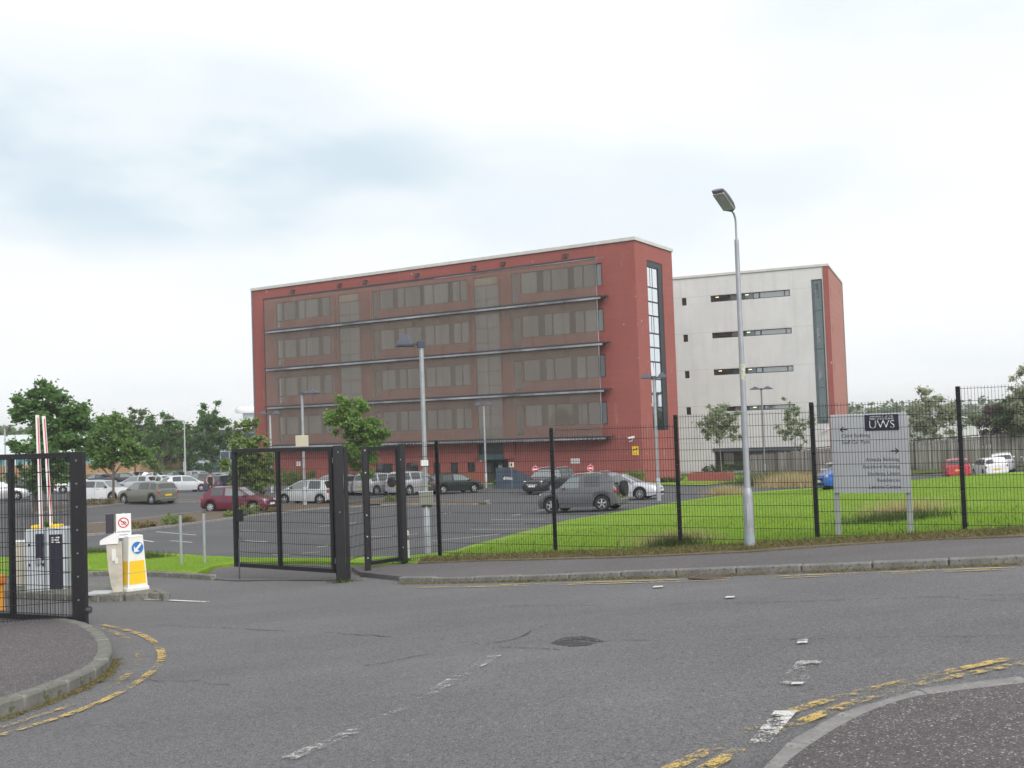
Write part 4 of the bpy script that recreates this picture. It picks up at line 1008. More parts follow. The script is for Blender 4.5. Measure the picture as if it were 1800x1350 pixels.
# ---- left gate leaf and the fence running out of the frame
lf = GATEPOST['left']; zt4 = at_depth(136, 794, 14.45)[2]
lg = empty('vehicle_gate', lf, 0, 'black mesh vehicle gate standing open at the left edge of the picture', 'gate')
post(lg, lf, zt4, .17, .17, name='gate_post', ang=.12, bolts=[zt4 - .12 - .32 * i for i in range(7)])
H_ = at_depth(138, 1000, 14.56); F_ = at_depth(22, 1000, 15.05); D_ = F_ - H_; F2 = H_ + D_ / np.linalg.norm(D_) * 2.7
t_mid = np.linalg.norm(D_) / 2.7
zl, zh = at_depth(128, 1094, 14.55)[2], zt4 - .01
Pl = leaf(lg, H_, F2, zl, zh, mid=t_mid, fr=.075)
m = MB(); q = (lf[0] + .1, lf[1] - .02, lf[2] + .22); m.tube([(q[0] - .02, q[1], q[2]), (q[0] + .06, q[1], q[2])], .035, 8); m.tube([(q[0] + .04, q[1], q[2] - .05), (q[0] + .04, q[1], q[2] + .05)], .02, 8); m.build('hinge', M_dgrey, lg, loc=rel(lg))
lfn = empty('mesh_fence', (lf[0] - .2, lf[1] - .1, lf[2]), 0, 'black wire mesh fence panel behind the left pavement, running out of the picture', 'fence')
e0 = (lf[0] - .1, lf[1] - .1); e1 = (lf[0] - 2.6, lf[1] - .75); e2 = (lf[0] - 5.1, lf[1] - 1.4)
for p in (e1, e2): post(lfn, (p[0], p[1], Tz(*p)), Tz(*p) + 2.5, .07, .05, ang=.25)
wire_mesh(lfn, e0, e1, Tz(*e0) + .12, Tz(*e0) + 2.38); wire_mesh(lfn, e1, e2, Tz(*e1) + .05, Tz(*e1) + 2.45)

# ---- tall street lamp on the pavement
bs = at_depth(1319, 975, 17.05); bz = Tz(bs[0], bs[1]) + .1
sl = empty('street_lamp', (bs[0], bs[1], bz), 0, 'tall grey galvanised street lamp on the pavement in front of the mesh fence', 'street lamp')
zz = lambda py: at_depth(1305, py, 17.05)[2] - bz
m = MB(); m.lathe([(.082, -.3), (.082, zz(872)), (.078, zz(866)), (.058, zz(858))], 20); m.build('base', M_galv, sl, smooth=True, angle=30)
m = MB(); m.lathe([(.072, -.1), (.085, -.02), (.085, zz(944)), (.0825, zz(940))], 20); m.build('root_band', mat('repainted_grey', (.27, .32, .36), .6, var=.1), sl, smooth=True)
m = MB(); m.lathe([(.053, zz(866)), (.045, zz(640)), (.036, zz(421))], 18); m.build('shaft', M_galv, sl, smooth=True)
m = MB(); m.box(-.045, .045, -.0845, -.08, zz(925), zz(885)); m.build('access_door', M_galv, sl)
hd = np.array([-.60, -.75]); hd = hd / np.linalg.norm(hd); zt_ = zz(421)
arm = [(0, 0, zt_ - .3), (0, 0, zt_ + .28), (.01 * hd[0], .01 * hd[1], zt_ + .36), (.06 * hd[0], .06 * hd[1], zt_ + .43), (.16 * hd[0], .16 * hd[1], zt_ + .48)]
m = MB(); m.tube(arm, .017, 10); m.build('arm', M_galv, sl, smooth=True)
hm = MB(); n_ = 9
prof = [(0, .05, .03), (.04, .095, .06), (.14, .12, .075), (.30, .125, .08), (.44, .12, .065), (.52, .11, .035), (.54, .10, .02)]
vs = []; fs = []; M_ = 12
for x, w_, hh in prof:
    for k in range(M_):
        t = 2 * math.pi * k / M_; vs.append((x, w_ * math.cos(t), max(-.03, hh * math.sin(t))))
for i in range(len(prof) - 1):
    for k in range(M_): fs.append((i * M_ + k, i * M_ + (k + 1) % M_, (i + 1) * M_ + (k + 1) % M_, (i + 1) * M_ + k))
fs += [tuple(range(M_ - 1, -1, -1)), tuple(range((len(prof) - 1) * M_, len(prof) * M_))]
hm.add(vs, fs); R_ = Matrix.Translation((.14 * hd[0], .14 * hd[1], zt_ + .47)) @ Matrix.Rotation(math.atan2(hd[1], hd[0]), 4, 'Z') @ Matrix.Rotation(math.radians(-30), 4, 'Y')
hm.xf(R_); hm.build('lamp_head', M_mgrey, sl, smooth=True)
gm = MB(); gm.bbox(.07, .49, -.10, .10, -.05, -.0305, .01); gm.xf(R_); gm.build('lens', mat('frosted_lens', (.48, .50, .52), .35, var=.2, scale=8), sl)
m = MB(); m.lathe([(.049, zz(668)), (.049, zz(640))], 16); m.build('sticker_band', mat('peeling_sticker', (.42, .44, .36), .7, var=.4, scale=20), sl)

# ---- car-park lamps with pyramid shades
M_shade = mat('slate_blue_shade', (.055, .06, .085), .5, var=.15)
def pyramid_head(parent, x, z, s=.34, hh=.2, tilt=0.0):
    m = MB(); m.add([(-s, -s, 0), (s, -s, 0), (s, s, 0), (-s, s, 0), (-.06, -.06, hh), (.06, -.06, hh), (.06, .06, hh), (-.06, .06, hh), (-s, -s, -.04), (s, -s, -.04), (s, s, -.04), (-s, s, -.04)],
                    [(0, 1, 5, 4), (1, 2, 6, 5), (2, 3, 7, 6), (3, 0, 4, 7), (4, 5, 6, 7), (8, 9, 1, 0), (9, 10, 2, 1), (10, 11, 3, 2), (11, 8, 0, 3), (8, 11, 10, 9)])
    m.xf(Matrix.Translation((x, 0, z)) @ Matrix.Rotation(tilt, 4, 'Y')); return m.build('lamp_shade', M_shade, parent)
def lot_lamp(px, py, top, Y, label, heads, ang=0.0, r=.055, name='car_park_lamp', s=.34, group='lamps of the car park', material=None):
    b = at_depth(px, py, Y); z = Tz(b[0], b[1]); hgt = at_depth(px, top, Y)[2] - z
    L_ = empty(name, (b[0], b[1], z), ang, label, 'lamp post', group)
    m = MB(); m.lathe([(r * 1.0, -.2), (r, hgt)], 14); m.build('pole', material or M_galvl, L_, smooth=True)
    m = MB(); m.lathe([(r * 1.55, -.2), (r * 1.55, 1.1), (r * 1.0, 1.16)], 14); m.build('base', material or M_galvl, L_, smooth=True)
    m = MB(); m.bbox(-r * 1.7, r * 1.7, -r * 1.5, r * 1.5, hgt - .06, hgt + .1, .02); m.build('bracket', M_shade, L_)
    for sgn in heads:
        m = MB(); m.obox((sgn * .05, 0, hgt + .02), (sgn * .2, 0, hgt + .02), .05, .05); m.build('arm', M_shade, L_)
        pyramid_head(L_, sgn * (.2 + s * .9), hgt + .02, s, .24, 0)
    return L_, hgt
L1, h1 = lot_lamp(752, 974, 606, 23.7, 'galvanised car park lamp with one slate pyramid shade behind the pedestrian gate', (-1,), r=.052, s=.19, material=M_galv)
m = MB(); m.bbox(-.15, .17, -.14, -.06, 1.10, 1.38, .015); bx = m.build('control_box', mat('beige_grey_box', (.22, .22, .185), .6, var=.12), L1)
m = MB(); m.box(-.155, .175, -.15, -.055, 1.38, 1.405); m.build('lid', M_galvl, bx)
m = MB(); m.box(-.1, -.03, -.11, -.06, 1.04, 1.09); m.box(.06, .13, -.11, -.06, 1.04, 1.09); m.build('cable_glands', M_dgrey, bx)
m = MB(); m.box(-.085, .085, -.085, -.065, 1.98, 2.11); m.build('plate', M_white, L1)
L2, h2 = lot_lamp(536, 891, 692, 61, 'car park lamp with a square cream sign box halfway up its pole', (1,), r=.08, s=.42, material=M_galv)
m = MB(); m.bbox(-.42, .34, -.2, -.1, h2 - 3.1, h2 - 2.45, .03); m.build('sign_box', mat('cream_sign_box', (.46, .43, .33), .6, var=.06), L2)
lot_lamp(855, 858, 712, 83, 'slim car park lamp with twin slate shades by the building entrance', (1, -1), r=.075, s=.30, material=M_galv)
lot_lamp(1158, 880, 664, 53, 'galvanised car park lamp standing before the brick end wall with twin shades', (-1, 1), r=.075, s=.24, material=M_galv)
lot_lamp(1345, 838, 684, 96, 'dark twin-shade lamp post in front of the white block', (1, -1), r=.075, s=.42, material=M_mgrey)
lot_lamp(478, 860, 728, 82, 'twin-shade lamp post half hidden behind the light green tree', (1, -1), r=.075, s=.36)
# tall lamp with one long arm, far left, and a small one at the picture edge
def arm_lamp(px, py, top, Y, reach, label):
    b = at_depth(px, py, Y); z = Tz(b[0], b[1]); hgt = at_depth(px, top, Y)[2] - z; L_ = empty('street_lamp', (b[0], b[1], z), 0, label, 'street lamp')
    m = MB(); m.tube([(0, 0, -.2), (0, 0, hgt)], [.1, .06], 10); m.build('pole', M_galvl, L_, smooth=True)
    m = MB(); m.tube([(0, 0, hgt - .05), (-reach * .5, 0, hgt + .08), (-reach, 0, hgt + .1)], .05, 8); m.build('arm', M_galvl, L_)
    m = MB(); m.bbox(-reach - .7, -reach, -.14, .14, hgt + .03, hgt + .18, .04); m.build('lamp_head', M_mgrey, L_)
arm_lamp(326, 834, 739, 108, 1.5, 'distant street lamp with a long arm to the left, before the dark green trees')
arm_lamp(10, 850, 752, 100, -.4, 'small distant street lamp at the left edge before the pale roof')

# ---- the direction sign
P0, P1 = at_depth(1475, 950, 17.95), at_depth(1600, 943, 17.45)
sang = math.atan2(P1[1] - P0[1], P1[0] - P0[0]); wS = math.hypot(*(P1 - P0)[:2]); mid = (P0 + P1) / 2
z0 = min(Tz(P0[0], P0[1]), Tz(P1[0], P1[1]))
sg = empty('direction_sign', (mid[0], mid[1], z0), sang, 'grey directory sign on two posts behind the mesh fence, with a dark lettered square', 'sign')
zz = lambda py, px=1535: at_depth(px, py, 17.7)[2] - z0
M_sign = mat('silver_grey_sign', (.45, .47, .50), .5, var=.05, scale=2)
zb_, zt_ = zz(866), zz(727); hw = .5 * (at_depth(1597, 800, 17.5)[0] - at_depth(1466, 800, 17.95)[0]) / math.cos(sang); hw = max(hw, .62)
for sx in (-1, 1):
    m = MB(); m.bbox(-.045, .045, .0, .07, -.3, zt_ - .05, .008); o = m.build('post', M_galvl, sg); o.location = (sx * (hw - .035), 0, 0)
m = MB(); m.bbox(-hw, hw, -.045, 0, zb_, zt_, .008); pn = m.build('panel', M_sign, sg)
lx0 = -hw + 2 * hw * .455; lx1 = -hw + 2 * hw * .895; ly = zt_ - (zt_ - zb_) * .215
m = MB(); m.box(lx0, lx1, -.052, -.046, ly, zt_ - .02); lg_ = m.build('logo_panel', mat('navy_panel', (.018, .018, .045), .5, var=0), pn)
S_ = (zt_ - zb_)
M_lw = mat('white_lettering', (.82, .82, .82), .5, var=0)
textmesh('UWS', S_ * .145, M_lw, sg, ((lx0 + lx1) / 2, -.0545, ly + S_ * .028), align='CENTER', sx=1.0, off=-.002)
textmesh('UNIVERSITY OF THE', S_ * .031, M_lw, sg, ((lx0 + lx1) / 2, -.0545, ly + S_ * .168), align='CENTER')
textmesh('WEST of SCOTLAND', S_ * .031, M_lw, sg, ((lx0 + lx1) / 2, -.0545, ly + S_ * .137), align='CENTER')
def arrow(x, z, s, d):
    m = MB(); t = s * .07
    for a, b in (((-s / 2, 0), (s / 2, 0)), ((s / 2, 0), (s * .12, s * .36)), ((s / 2, 0), (s * .12, -s * .36))): m.obox((x + a[0] * d, -.048, z + a[1]), (x + b[0] * d, -.048, z + b[1]), .004, t * 2)
    m.build('arrow', M_ink, sg)
arrow(-hw + 2 * hw * .175, zt_ - S_ * .19, .12, -1); arrow(hw - 2 * hw * .175, zt_ - S_ * .475, .12, 1)
for t, k in (('Caird Building', .29), ('Staff Car Park', .375)): textmesh(t, S_ * .062, M_inkb, sg, (-hw + 2 * hw * .135, -.047, zt_ - S_ * k), ext=.001)
for t, k in (('Almada Building', .60), ('Beckford Building', .69), ('Students Union', .775), ('Residences', .86), ('Leisure Centre', .945)): textmesh(t, S_ * .062, M_inkb, sg, (hw - 2 * hw * .12, -.047, zt_ - S_ * k), align='RIGHT', ext=.001)

# ---- entrance barrier on the island
IZ = .125
def isl_pt(px, py, Y=None):
    p = G(px, py, IZ) if Y is None else at_depth(px, py, Y); return (p[0], p[1], Tz(p[0], p[1]) + IZ)
bp = isl_pt(86, 1036); bY = bp[1]; sc = bY / FPX
ba = empty('barrier_cabinet', bp, .05, 'grey twin barrier cabinet with yellow caps on the entrance island, its two booms raised', 'barrier')
W_ = lambda px: (px - 86) * sc
M_cab = mat('pale_grey_cabinet', (.46, .50, .53), .5, var=.10, scale=4); M_cabd = mat('dark_cabinet_panel', (.025, .027, .045), .35, var=.1)
H1 = 108 * sc
m = MB(); m.bbox(W_(51), W_(84), -.16, .16, 0, H1 - .02, .03); m.build('cabinet', M_cab, ba)
m = MB(); m.bbox(W_(86), W_(120), -.19, .16, 0, H1, .03); m.build('cabinet', M_cab, ba)
m = MB(); m.bbox(W_(95), W_(117), -.21, -.185, .03, H1 - .12, .006); dp = m.build('dark_panel', M_cabd, ba)
m = MB()
for i in range(3): m.box(W_(99), W_(99) + .05 + .04 * (i % 2), -.2125, -.2105, H1 - .27 + .04 * i, H1 - .25 + .04 * i)
for i in range(3): m.box(W_(107), W_(107) + .07 - .02 * (i % 2), -.2125, -.2105, H1 - .28 + .045 * i, H1 - .255 + .045 * i)
m.build('maker_plate', M_whited, dp)
m = MB(); m.bbox(W_(71), W_(84), -.19, -.155, H1 - .58, H1 - .1, .008); m.build('boom_slot', M_cabd, ba)
for a, b in ((W_(60), W_(74)), (W_(92), W_(110))):
    m = MB(); m.bbox(a, b, -.10, .12, H1 - .02, H1 + .05, .02); m.build('cap', M_yelp, ba)
m = MB()
for x in (W_(60), W_(83)):
    for z in (H1 * .42, H1 * .74): m.box(x - .015, x + .015, -.172, -.158, z - .025, z + .025)
m.build('locks', M_cabd, ba)
m = MB(); m.lathe([(.06, -.2), (.06, -.175)], 14, axis='y', c=(W_(77), -.02, H1 * .48)); m.build('badge', mat('badge_grey', (.3, .32, .36), .4), ba)
def boom(label_part, x0, y0, x1, z0, z1, first):
    n_ = 3
    for i in range(n_):
        a, b = i / n_, (i + 1) / n_; m = MB(); m.obox((x0 + (x1 - x0) * a, y0, z0 + (z1 - z0) * a), (x0 + (x1 - x0) * b, y0, z0 + (z1 - z0) * b), .04, .055, up=(1, 0, 0))
        o = m.build('boom_segment', M_white, ba)
    m = MB(); m.obox((x0 + .018, y0 - .022, z0 + .1), (x1 + .018, y0 - .022, z1 - .05), .004, .016, up=(1, 0, 0)); m.build('reflective_strip', M_red, ba)
boom('a', W_(79), -.10, W_(75), H1 - .35, (1036 - 731) * sc, True)
boom('b', W_(90), .06, W_(80), H1 - .02, (1036 - 733) * sc, False)
# beige cabinet, bollard and hatch on the island
p = isl_pt(38, 1032); cb = empty('utility_cabinet', p, -.1, 'low beige cabinet left of the barrier on the entrance island', 'cabinet')
m = MB(); m.bbox(-.15, .15, -.14, .14, .05, .86, .02); m.build('body', mat('beige_cabinet', (.50, .47, .38), .6, var=.08), cb); m = MB(); m.box(-.17, .17, -.16, .16, 0, .05); m.build('plinth', M_kerb, cb)
m = MB(); m.bbox(-.165, .165, -.155, .155, .86, .9, .01); m.build('lid', M_whited, cb)
p = at_depth(-2, 1052, 17.6); p = (p[0], p[1], Tz(p[0], p[1])); ob = empty('orange_bollard', p, 0, 'orange yellow bollard with a round knob top, cut by the left edge of the picture', 'bollard')
M_or = mat('orange_plastic', (.72, .30, .015), .5, var=.1)
m = MB(); m.lathe([(.10, 0), (.10, .02), (.085, .04), (.085, .42)], 18); m.build('shaft', M_or, ob, smooth=True); m = MB(); m.lathe([(.085, .42), (.115, .45), (.12, .52), (.095, .58), (.03, .60)], 18); m.build('cap', mat('orange_cap', (.62, .19, .012), .5, var=.15), ob, smooth=True)
p = isl_pt(178, 1043); ht = empty('access_hatch', p, -.05, 'flat pale hatch frame on the kerb island beside the ticket machine', 'hatch')
m = MB(); m.bbox(-.2, .2, -.16, .16, -.01, .03, .01); m.build('lid', M_galvl, ht)
# ticket machine
p = isl_pt(204, 1040); tm = empty('ticket_machine', p, .30, 'grimy beige ticket machine with a slanted white head beside the keep-left bollard', 'ticket machine'); s_ = p[1] / FPX
m = MB(); vs = []; pr = [(0, .085), (.12, .105), (.4, .125), (.7, .135), (.86, .14)]
for z, w_ in pr: vs += [(.14 - 2 * w_, -.11, z), (.12, -.11, z), (.12, .11, z), (.14 - 2 * w_, .11, z)]
m.add(vs, [(i * 4 + k, i * 4 + (k + 1) % 4, i * 4 + 4 + (k + 1) % 4, i * 4 + 4 + k) for i in range(len(pr) - 1) for k in range(4)] + [(3, 2, 1, 0), (16, 17, 18, 19)])
M_tick = mat('grimy_beige_paint', (.46, .43, .36), .55, var=.25, scale=5); m.build('pedestal', M_tick, tm)
m = MB(); m.add([(-.24, -.13, .84), (.06, -.13, .84), (.06, .13, .84), (-.24, .13, .84), (-.24, -.13, .90), (-.02, -.13, 1.02), (.06, -.13, .98), (-.24, .13, .90), (-.02, .13, 1.02), (.06, .13, .98)], [(3, 2, 1, 0), (0, 1, 6, 5, 4), (3, 7, 8, 9, 2), (0, 4, 7, 3), (1, 2, 9, 6), (4, 5, 8, 7), (5, 6, 9, 8)]); m.build('head', M_white, tm)
m = MB(); m.box(-.25, -.238, -.11, .11, .85, .91); m.build('slot_face', mat('purple_grey_face', (.07, .05, .10), .5), tm)
m = MB(); m.box(-.05, .02, -.122, -.11, .55, .75); m.box(.0, .05, -.122, -.11, .5, .6); m.build('printer_door', M_whited, tm)
m = MB(); m.bbox(-.14, -.02, -.1, .1, 1.02, 1.36, .01); m.build('intercom_box', mat('dark_purple_box', (.035, .03, .045), .5), tm)
# no-smoking sign behind it
p = isl_pt(215, 1040); ns = empty('no_smoking_sign', (p[0], p[1] + .12, p[2]), .34, 'white no smoking sign with a red ring on a post behind the ticket machine', 'sign')
m = MB(); m.box(-.02, .02, 0, .03, -.1, 1.35); m.build('post', M_galv, ns)
m = MB(); m.bbox(-.125, .125, -.02, 0, .92, 1.34, .005); pl = m.build('board', M_white, ns)
def ring(m, x, y, z, r0, r1, n=28):
    vs = []; 
    for k in range(n): 
        t = 2 * math.pi * k / n; vs += [(x + r0 * math.cos(t), y, z + r0 * math.sin(t)), (x + r1 * math.cos(t), y, z + r1 * math.sin(t))]
    return m.add(vs, [(2 * k, 2 * k + 1, 2 * ((k + 1) % n) + 1, 2 * ((k + 1) % n)) for k in range(n)])
def disc(m, x, y, z, r, n=28): return m.add([(x + r * math.cos(2 * math.pi * k / n), y, z + r * math.sin(2 * math.pi * k / n)) for k in range(n)], [tuple(range(n))])
m = MB(); m.obox((-.045, -.0225, 1.205), (.03, -.0225, 1.195), .002, .014); m.obox((.03, -.0225, 1.195), (.045, -.0225, 1.17), .002, .012); m.obox((-.035, -.0225, 1.16), (.035, -.0225, 1.16), .002, .012); m.build('cigarette', M_ink, ns)
m = MB(); ring(m, 0, -.024, 1.185, .072, .09); m.obox((-.05, -.0245, 1.235), (.05, -.0245, 1.135), .003, .014); m.build('ring', M_red, ns)
textmesh('NO SMOKING', .034, M_inkb, ns, (0, -.0225, 1.015), align='CENTER'); textmesh('ON CAMPUS', .026, M_inkb, ns, (0, -.0225, .965), align='CENTER')
# keep-left bollard
p = isl_pt(236, 1037); kl = empty('keep_left_bollard', p, .80, 'white and yellow keep-left bollard with a blue arrow disc on the island tip', 'bollard')
def taper(z): 
    t = z / .93; return (.185 - .055 * t, .145 - .045 * t)
def tz(m, z0, z1, grow=0.0):
    (a, b), (c, d) = taper(z0), taper(z1); a += grow; b += grow; c += grow; d += grow
    return m.add([(-a, -b, z0), (a, -b, z0), (a, b, z0), (-a, b, z0), (-c, -d, z1), (c, -d, z1), (c, d, z1), (-c, d, z1)], [(0, 3, 2, 1), (4, 5, 6, 7), (0, 1, 5, 4), (1, 2, 6, 5), (2, 3, 7, 6), (3, 0, 4, 7)])
m = MB(); m.bbox(-.205, .205, -.165, .165, 0, .065, .012); m.build('base', M_whited, kl)
M_shell = mat('white_translucent_plastic', (.72, .72, .66), .4, var=.06, scale=3)
m = MB(); tz(m, .065, .93); m.build('shell', M_shell, kl)
m = MB(); m.bbox(-.135, .135, -.105, .105, .93, .955, .01); m.build('cap', M_white, kl)
def face(m, u0, u1, z0, z1, side):
    """quad lying 3 mm proud of the front (side=0) or left (side=1) face"""
    q = []
    for u, z in ((u0, z0), (u1, z0), (u1, z1), (u0, z1)):
        a, b = taper(z); q.append((u * a, -b - .003, z) if side == 0 else (-a - .003, u * b, z))
    return m.add(q, [(0, 1, 2, 3)] if side == 0 else [(3, 2, 1, 0)])
m = MB(); face(m, -.86, .86, .12, .52, 0); face(m, -.86, .86, .12, .52, 1); m.build('yellow_panel', M_yelp, kl)
def front(x, z, e): return (x, -taper(z)[1] - e, z)
cz = .74; m = MB(); nn = 32
m.add([front(.02 + .118 * math.cos(2 * math.pi * k / nn), cz + .118 * math.sin(2 * math.pi * k / nn), .004) for k in range(nn)], [tuple(range(nn))]); ds = m.build('disc', M_blue, kl)
m = MB(); vs = []
for k in range(nn):
    for r_ in (.107, .118): vs.append(front(.02 + r_ * math.cos(2 * math.pi * k / nn), cz + r_ * math.sin(2 * math.pi * k / nn), .007))
m.add(vs, [(2 * k, 2 * k + 1, 2 * ((k + 1) % nn) + 1, 2 * ((k + 1) % nn)) for k in range(nn)]); m.build('rim', M_white, ds)
m = MB(); d_ = np.array([-.68, -.73]); n2 = np.array([-d_[1], d_[0]]); c_ = np.array([.02, cz])
poly = [c_ + d_ * -.095 + n2 * .02, c_ + d_ * .03 + n2 * .02, c_ + d_ * .015 + n2 * .072, c_ + d_ * .1, c_ + d_ * .015 - n2 * .072, c_ + d_ * .03 - n2 * .02, c_ + d_ * -.095 - n2 * .02]
m.add([front(a[0], a[1], .008) for a in poly], [(0, 1, 5, 6), (1, 2, 3), (1, 3, 5), (3, 4, 5)]); m.build('arrow', M_white, ds)
m = MB(); m.bbox(-.172, .172, -.136, .136, .315, .321, .002); m.build('seam', mat('seam_grey', (.35, .33, .2), .6), kl)
# two short grey posts on the grass
for px, py, ty, lab in ((319, 997, 905, 'short grey steel post on the grass, left one of the pair'), (360, 994, 902, 'short grey steel post on the grass, nearer the open gate')):
    p = G(px, py); hgt = at_depth(px, ty, p[1])[2] - p[2]; r = empty('steel_post', (p[0], p[1], Tz(p[0], p[1])), 0, lab, 'post', 'short grey posts on the grass')
    m = MB(); m.tube([(0, 0, -.1), (0, 0, hgt)], .034, 12); m.build('tube', M_galv, r, smooth=True); m = MB(); m.lathe([(.036, hgt), (.036, hgt + .02), (.015, hgt + .03)], 12); m.build('cap', M_dgrey, r)
# no-entry signs by the building
def no_entry(px, py, Y, label, plate=False):
    b = at_depth(px, py, Y); z = Tz(b[0], b[1]); r = empty('no_entry_sign', (b[0], b[1], z), -.1, label, 'sign', 'round no entry signs')
    hz = b[2] - z; m = MB(); m.tube([(0, .03, 0), (0, .03, hz + .3)], .035, 8); m.build('post', M_galv, r)
    m = MB(); m.lathe([(.22, -.012), (.22, .012)], 26, axis='y', c=(0, 0, hz)); d = m.build('disc', M_red, r)
    m = MB(); m.box(-.15, .15, -.018, -.0125, hz - .042, hz + .042); m.build('bar', M_white, d); m = MB(); ring(m, 0, -.014, hz, .198, .22); m.build('rim', M_white, d)
    if plate:
        m = MB(); m.bbox(-.22, .22, -.01, .01, hz - .56, hz - .30, .004); m.build('plate', M_whited, r)
        textmesh('NO ENTRY', .075, M_inkb, r, (0, -.012, hz - .46), align='CENTER')
no_entry(941, 825, 71, 'red round no entry sign left of the black pickup, before the blue enclosure')
no_entry(1038, 823, 70, 'red round no entry sign with a white plate under it, above the grey off-roader', True)
# blue slatted enclosure at the entrance
a_ = at_depth(872, 850, 80.5); b_ = at_depth(933, 850, 79.0); za = Tz(a_[0], a_[1]); en = empty('slatted_enclosure', (a_[0], a_[1], za), math.atan2(b_[1] - a_[1], b_[0] - a_[0]), 'slate blue slatted enclosure with white lettering beside the entrance', 'enclosure')
wE = math.hypot(b_[0] - a_[0], b_[1] - a_[1]); M_slat = mat('slate_blue_slat', (.055, .085, .125), .6, var=.2, scale=1.5)
ns_ = 18; tops_ = lambda t: 1.62 + .10 * t if t < .42 else 1.66 - (t - .42) * 1.15
for i in range(ns_):
    t = (i + .5) / ns_; m = MB(); m.box(wE * i / ns_ + .012, wE * (i + 1) / ns_ - .012, -.03, .0, .05, tops_(t)); m.build('slat', M_slat, en)
m = MB(); m.box(0, wE, .01, .08, .3, .4); m.box(0, wE, .01, .08, .95, 1.05); m.build('rail', M_dgrey, en)
textmesh('drinks', .34, M_lw, en, (wE * .36, -.034, .72), align='CENTER', off=.01)
r = empty('square_notice', tuple(at_depth(899, 817, 79.0)), -.3, 'small cream square notice on a thin post above the blue enclosure', 'sign')
m = MB(); m.bbox(-.19, .19, -.02, .02, -.18, .18, .005); m.build('board', mat('cream_notice', (.6, .56, .42), .6), r); m = MB(); m.box(-.02, .02, .021, .05, -2.6, .1); m.build('post', M_galv, r); m = MB(); m.box(-.07, .07, -.024, -.021, -.1, .1); m.build('pictogram', M_ink, r)
# red brick planter
c_ = G(1250, 846); pl_ = empty('brick_planter', (c_[0], c_[1], Tz(c_[0], c_[1])), YAW2, 'low red brick planter in front of the white block', 'planter'); wq = (1298 - 1226) / FPX * c_[1] / 2
m = MB()
for a, b, c, d in ((-wq, wq, -1.2, -.95), (-wq, wq, .95, 1.2), (-wq, -wq + .25, -.95, .95), (wq - .25, wq, -.95, .95)): m.box(a, b, c, d, -.3, .75)
m.build('wall', M_brick, pl_); m = MB(); m.box(-wq + .25, wq - .25, -.95, .95, .5, .62); m.build('soil', M_soil, pl_)
# timber fence across the right
M_wood = NT('weathered_board'); q = M_wood
gi = q.n('ShaderNodeNewGeometry'); base = q.mix(gi.outputs['Random Per Island'], (.11, .10, .092), (.40, .385, .36)); base = q.mix(q.ramp(q.noise(1.0, 6, .7, vec=q.mapping(sc=(6.6, 6.6, .35))), .45, .72, 0, .7), base, (.09, .085, .075))
base = q.mix(q.math('MULTIPLY', q.ramp(q.noise(.5, 3), .4, .7), .5), base, (.17, .155, .135)); q.l(base, q.b.inputs['Base Color']); q.b.inputs['Roughness'].default_value = .95; M_wood = q.m
wf_px = [((1320, 800), (1320, 838), 104), ((1468, 786), (1468, 832), 99), ((1610, 776), (1610, 823), 94), ((1795, 760.5), (1795, 815), 89), ((1990, 740), (1990, 800), 84)]
wpts = [(at_depth(*t, Y), at_depth(*b, Y)) for t, b, Y in wf_px]
wf = empty('timber_fence', (wpts[0][0][0], wpts[0][0][1], Tz(*wpts[0][0][:2])), 0, 'long weathered close-boarded timber fence behind the parked cars on the right', 'fence')
m = MB(); rm = MB(); pm_list = []
for (t0, b0), (t1, b1) in zip(wpts, wpts[1:]):
    ln = np.linalg.norm((t1 - t0)[:2]); k = int(ln / .155); u = (t1 - t0)[:2] / ln; nn = np.array([u[1], -u[0]])
    if nn[1] > 0: nn = -nn
    for i in range(k):
        f0, f1 = i / k + .07 / k, (i + 1) / k - .07 / k; off = rnd.choice((0, .02, .035)); ht_ = rnd.uniform(-.05, .04)
        A = t0 + (t1 - t0) * f0; Bq = t0 + (t1 - t0) * f1; g0 = Tz(A[0], A[1]) - .1; zt_ = (A[2] + Bq[2]) / 2 + ht_
        vs = []
        for z in (g0, zt_):
            for e, P in ((off, A), (off, Bq), (off - .02, Bq), (off - .02, A)): vs.append((P[0] + nn[0] * e, P[1] + nn[1] * e, z))
        m.add(vs, [(0, 3, 2, 1), (4, 5, 6, 7), (0, 1, 5, 4), (1, 2, 6, 5), (2, 3, 7, 6), (3, 0, 4, 7)])
    np_ = max(1, int(ln / 2.6))
    for i in range(np_):
        A = t0 + (t1 - t0) * i / np_; pm = MB(); pm.obox((A[0] + nn[0] * .06, A[1] + nn[1] * .06, Tz(A[0], A[1]) - .1), (A[0] + nn[0] * .06, A[1] + nn[1] * .06, A[2] + .02), .1, .1, up=(u[0], u[1], 0)); pm_list.append(pm)
    rm.obox((t0[0] - nn[0] * .06, t0[1] - nn[1] * .06, t0[2] - .3), (t1[0] - nn[0] * .06, t1[1] - nn[1] * .06, t1[2] - .3), .05, .08)
    if t0[0] < 45: rm.obox((t0[0], t0[1], t0[2] + .10), (t1[0], t1[1], t1[2] + .10), .07, .09)
bd = m.build('board', M_wood, wf, loc=rel(wf)); bd['kind'] = 'stuff'; rm.build('rail', M_dgrey, wf, loc=rel(wf))
for pm in pm_list: pm.build('post', M_wood, wf, loc=rel(wf))
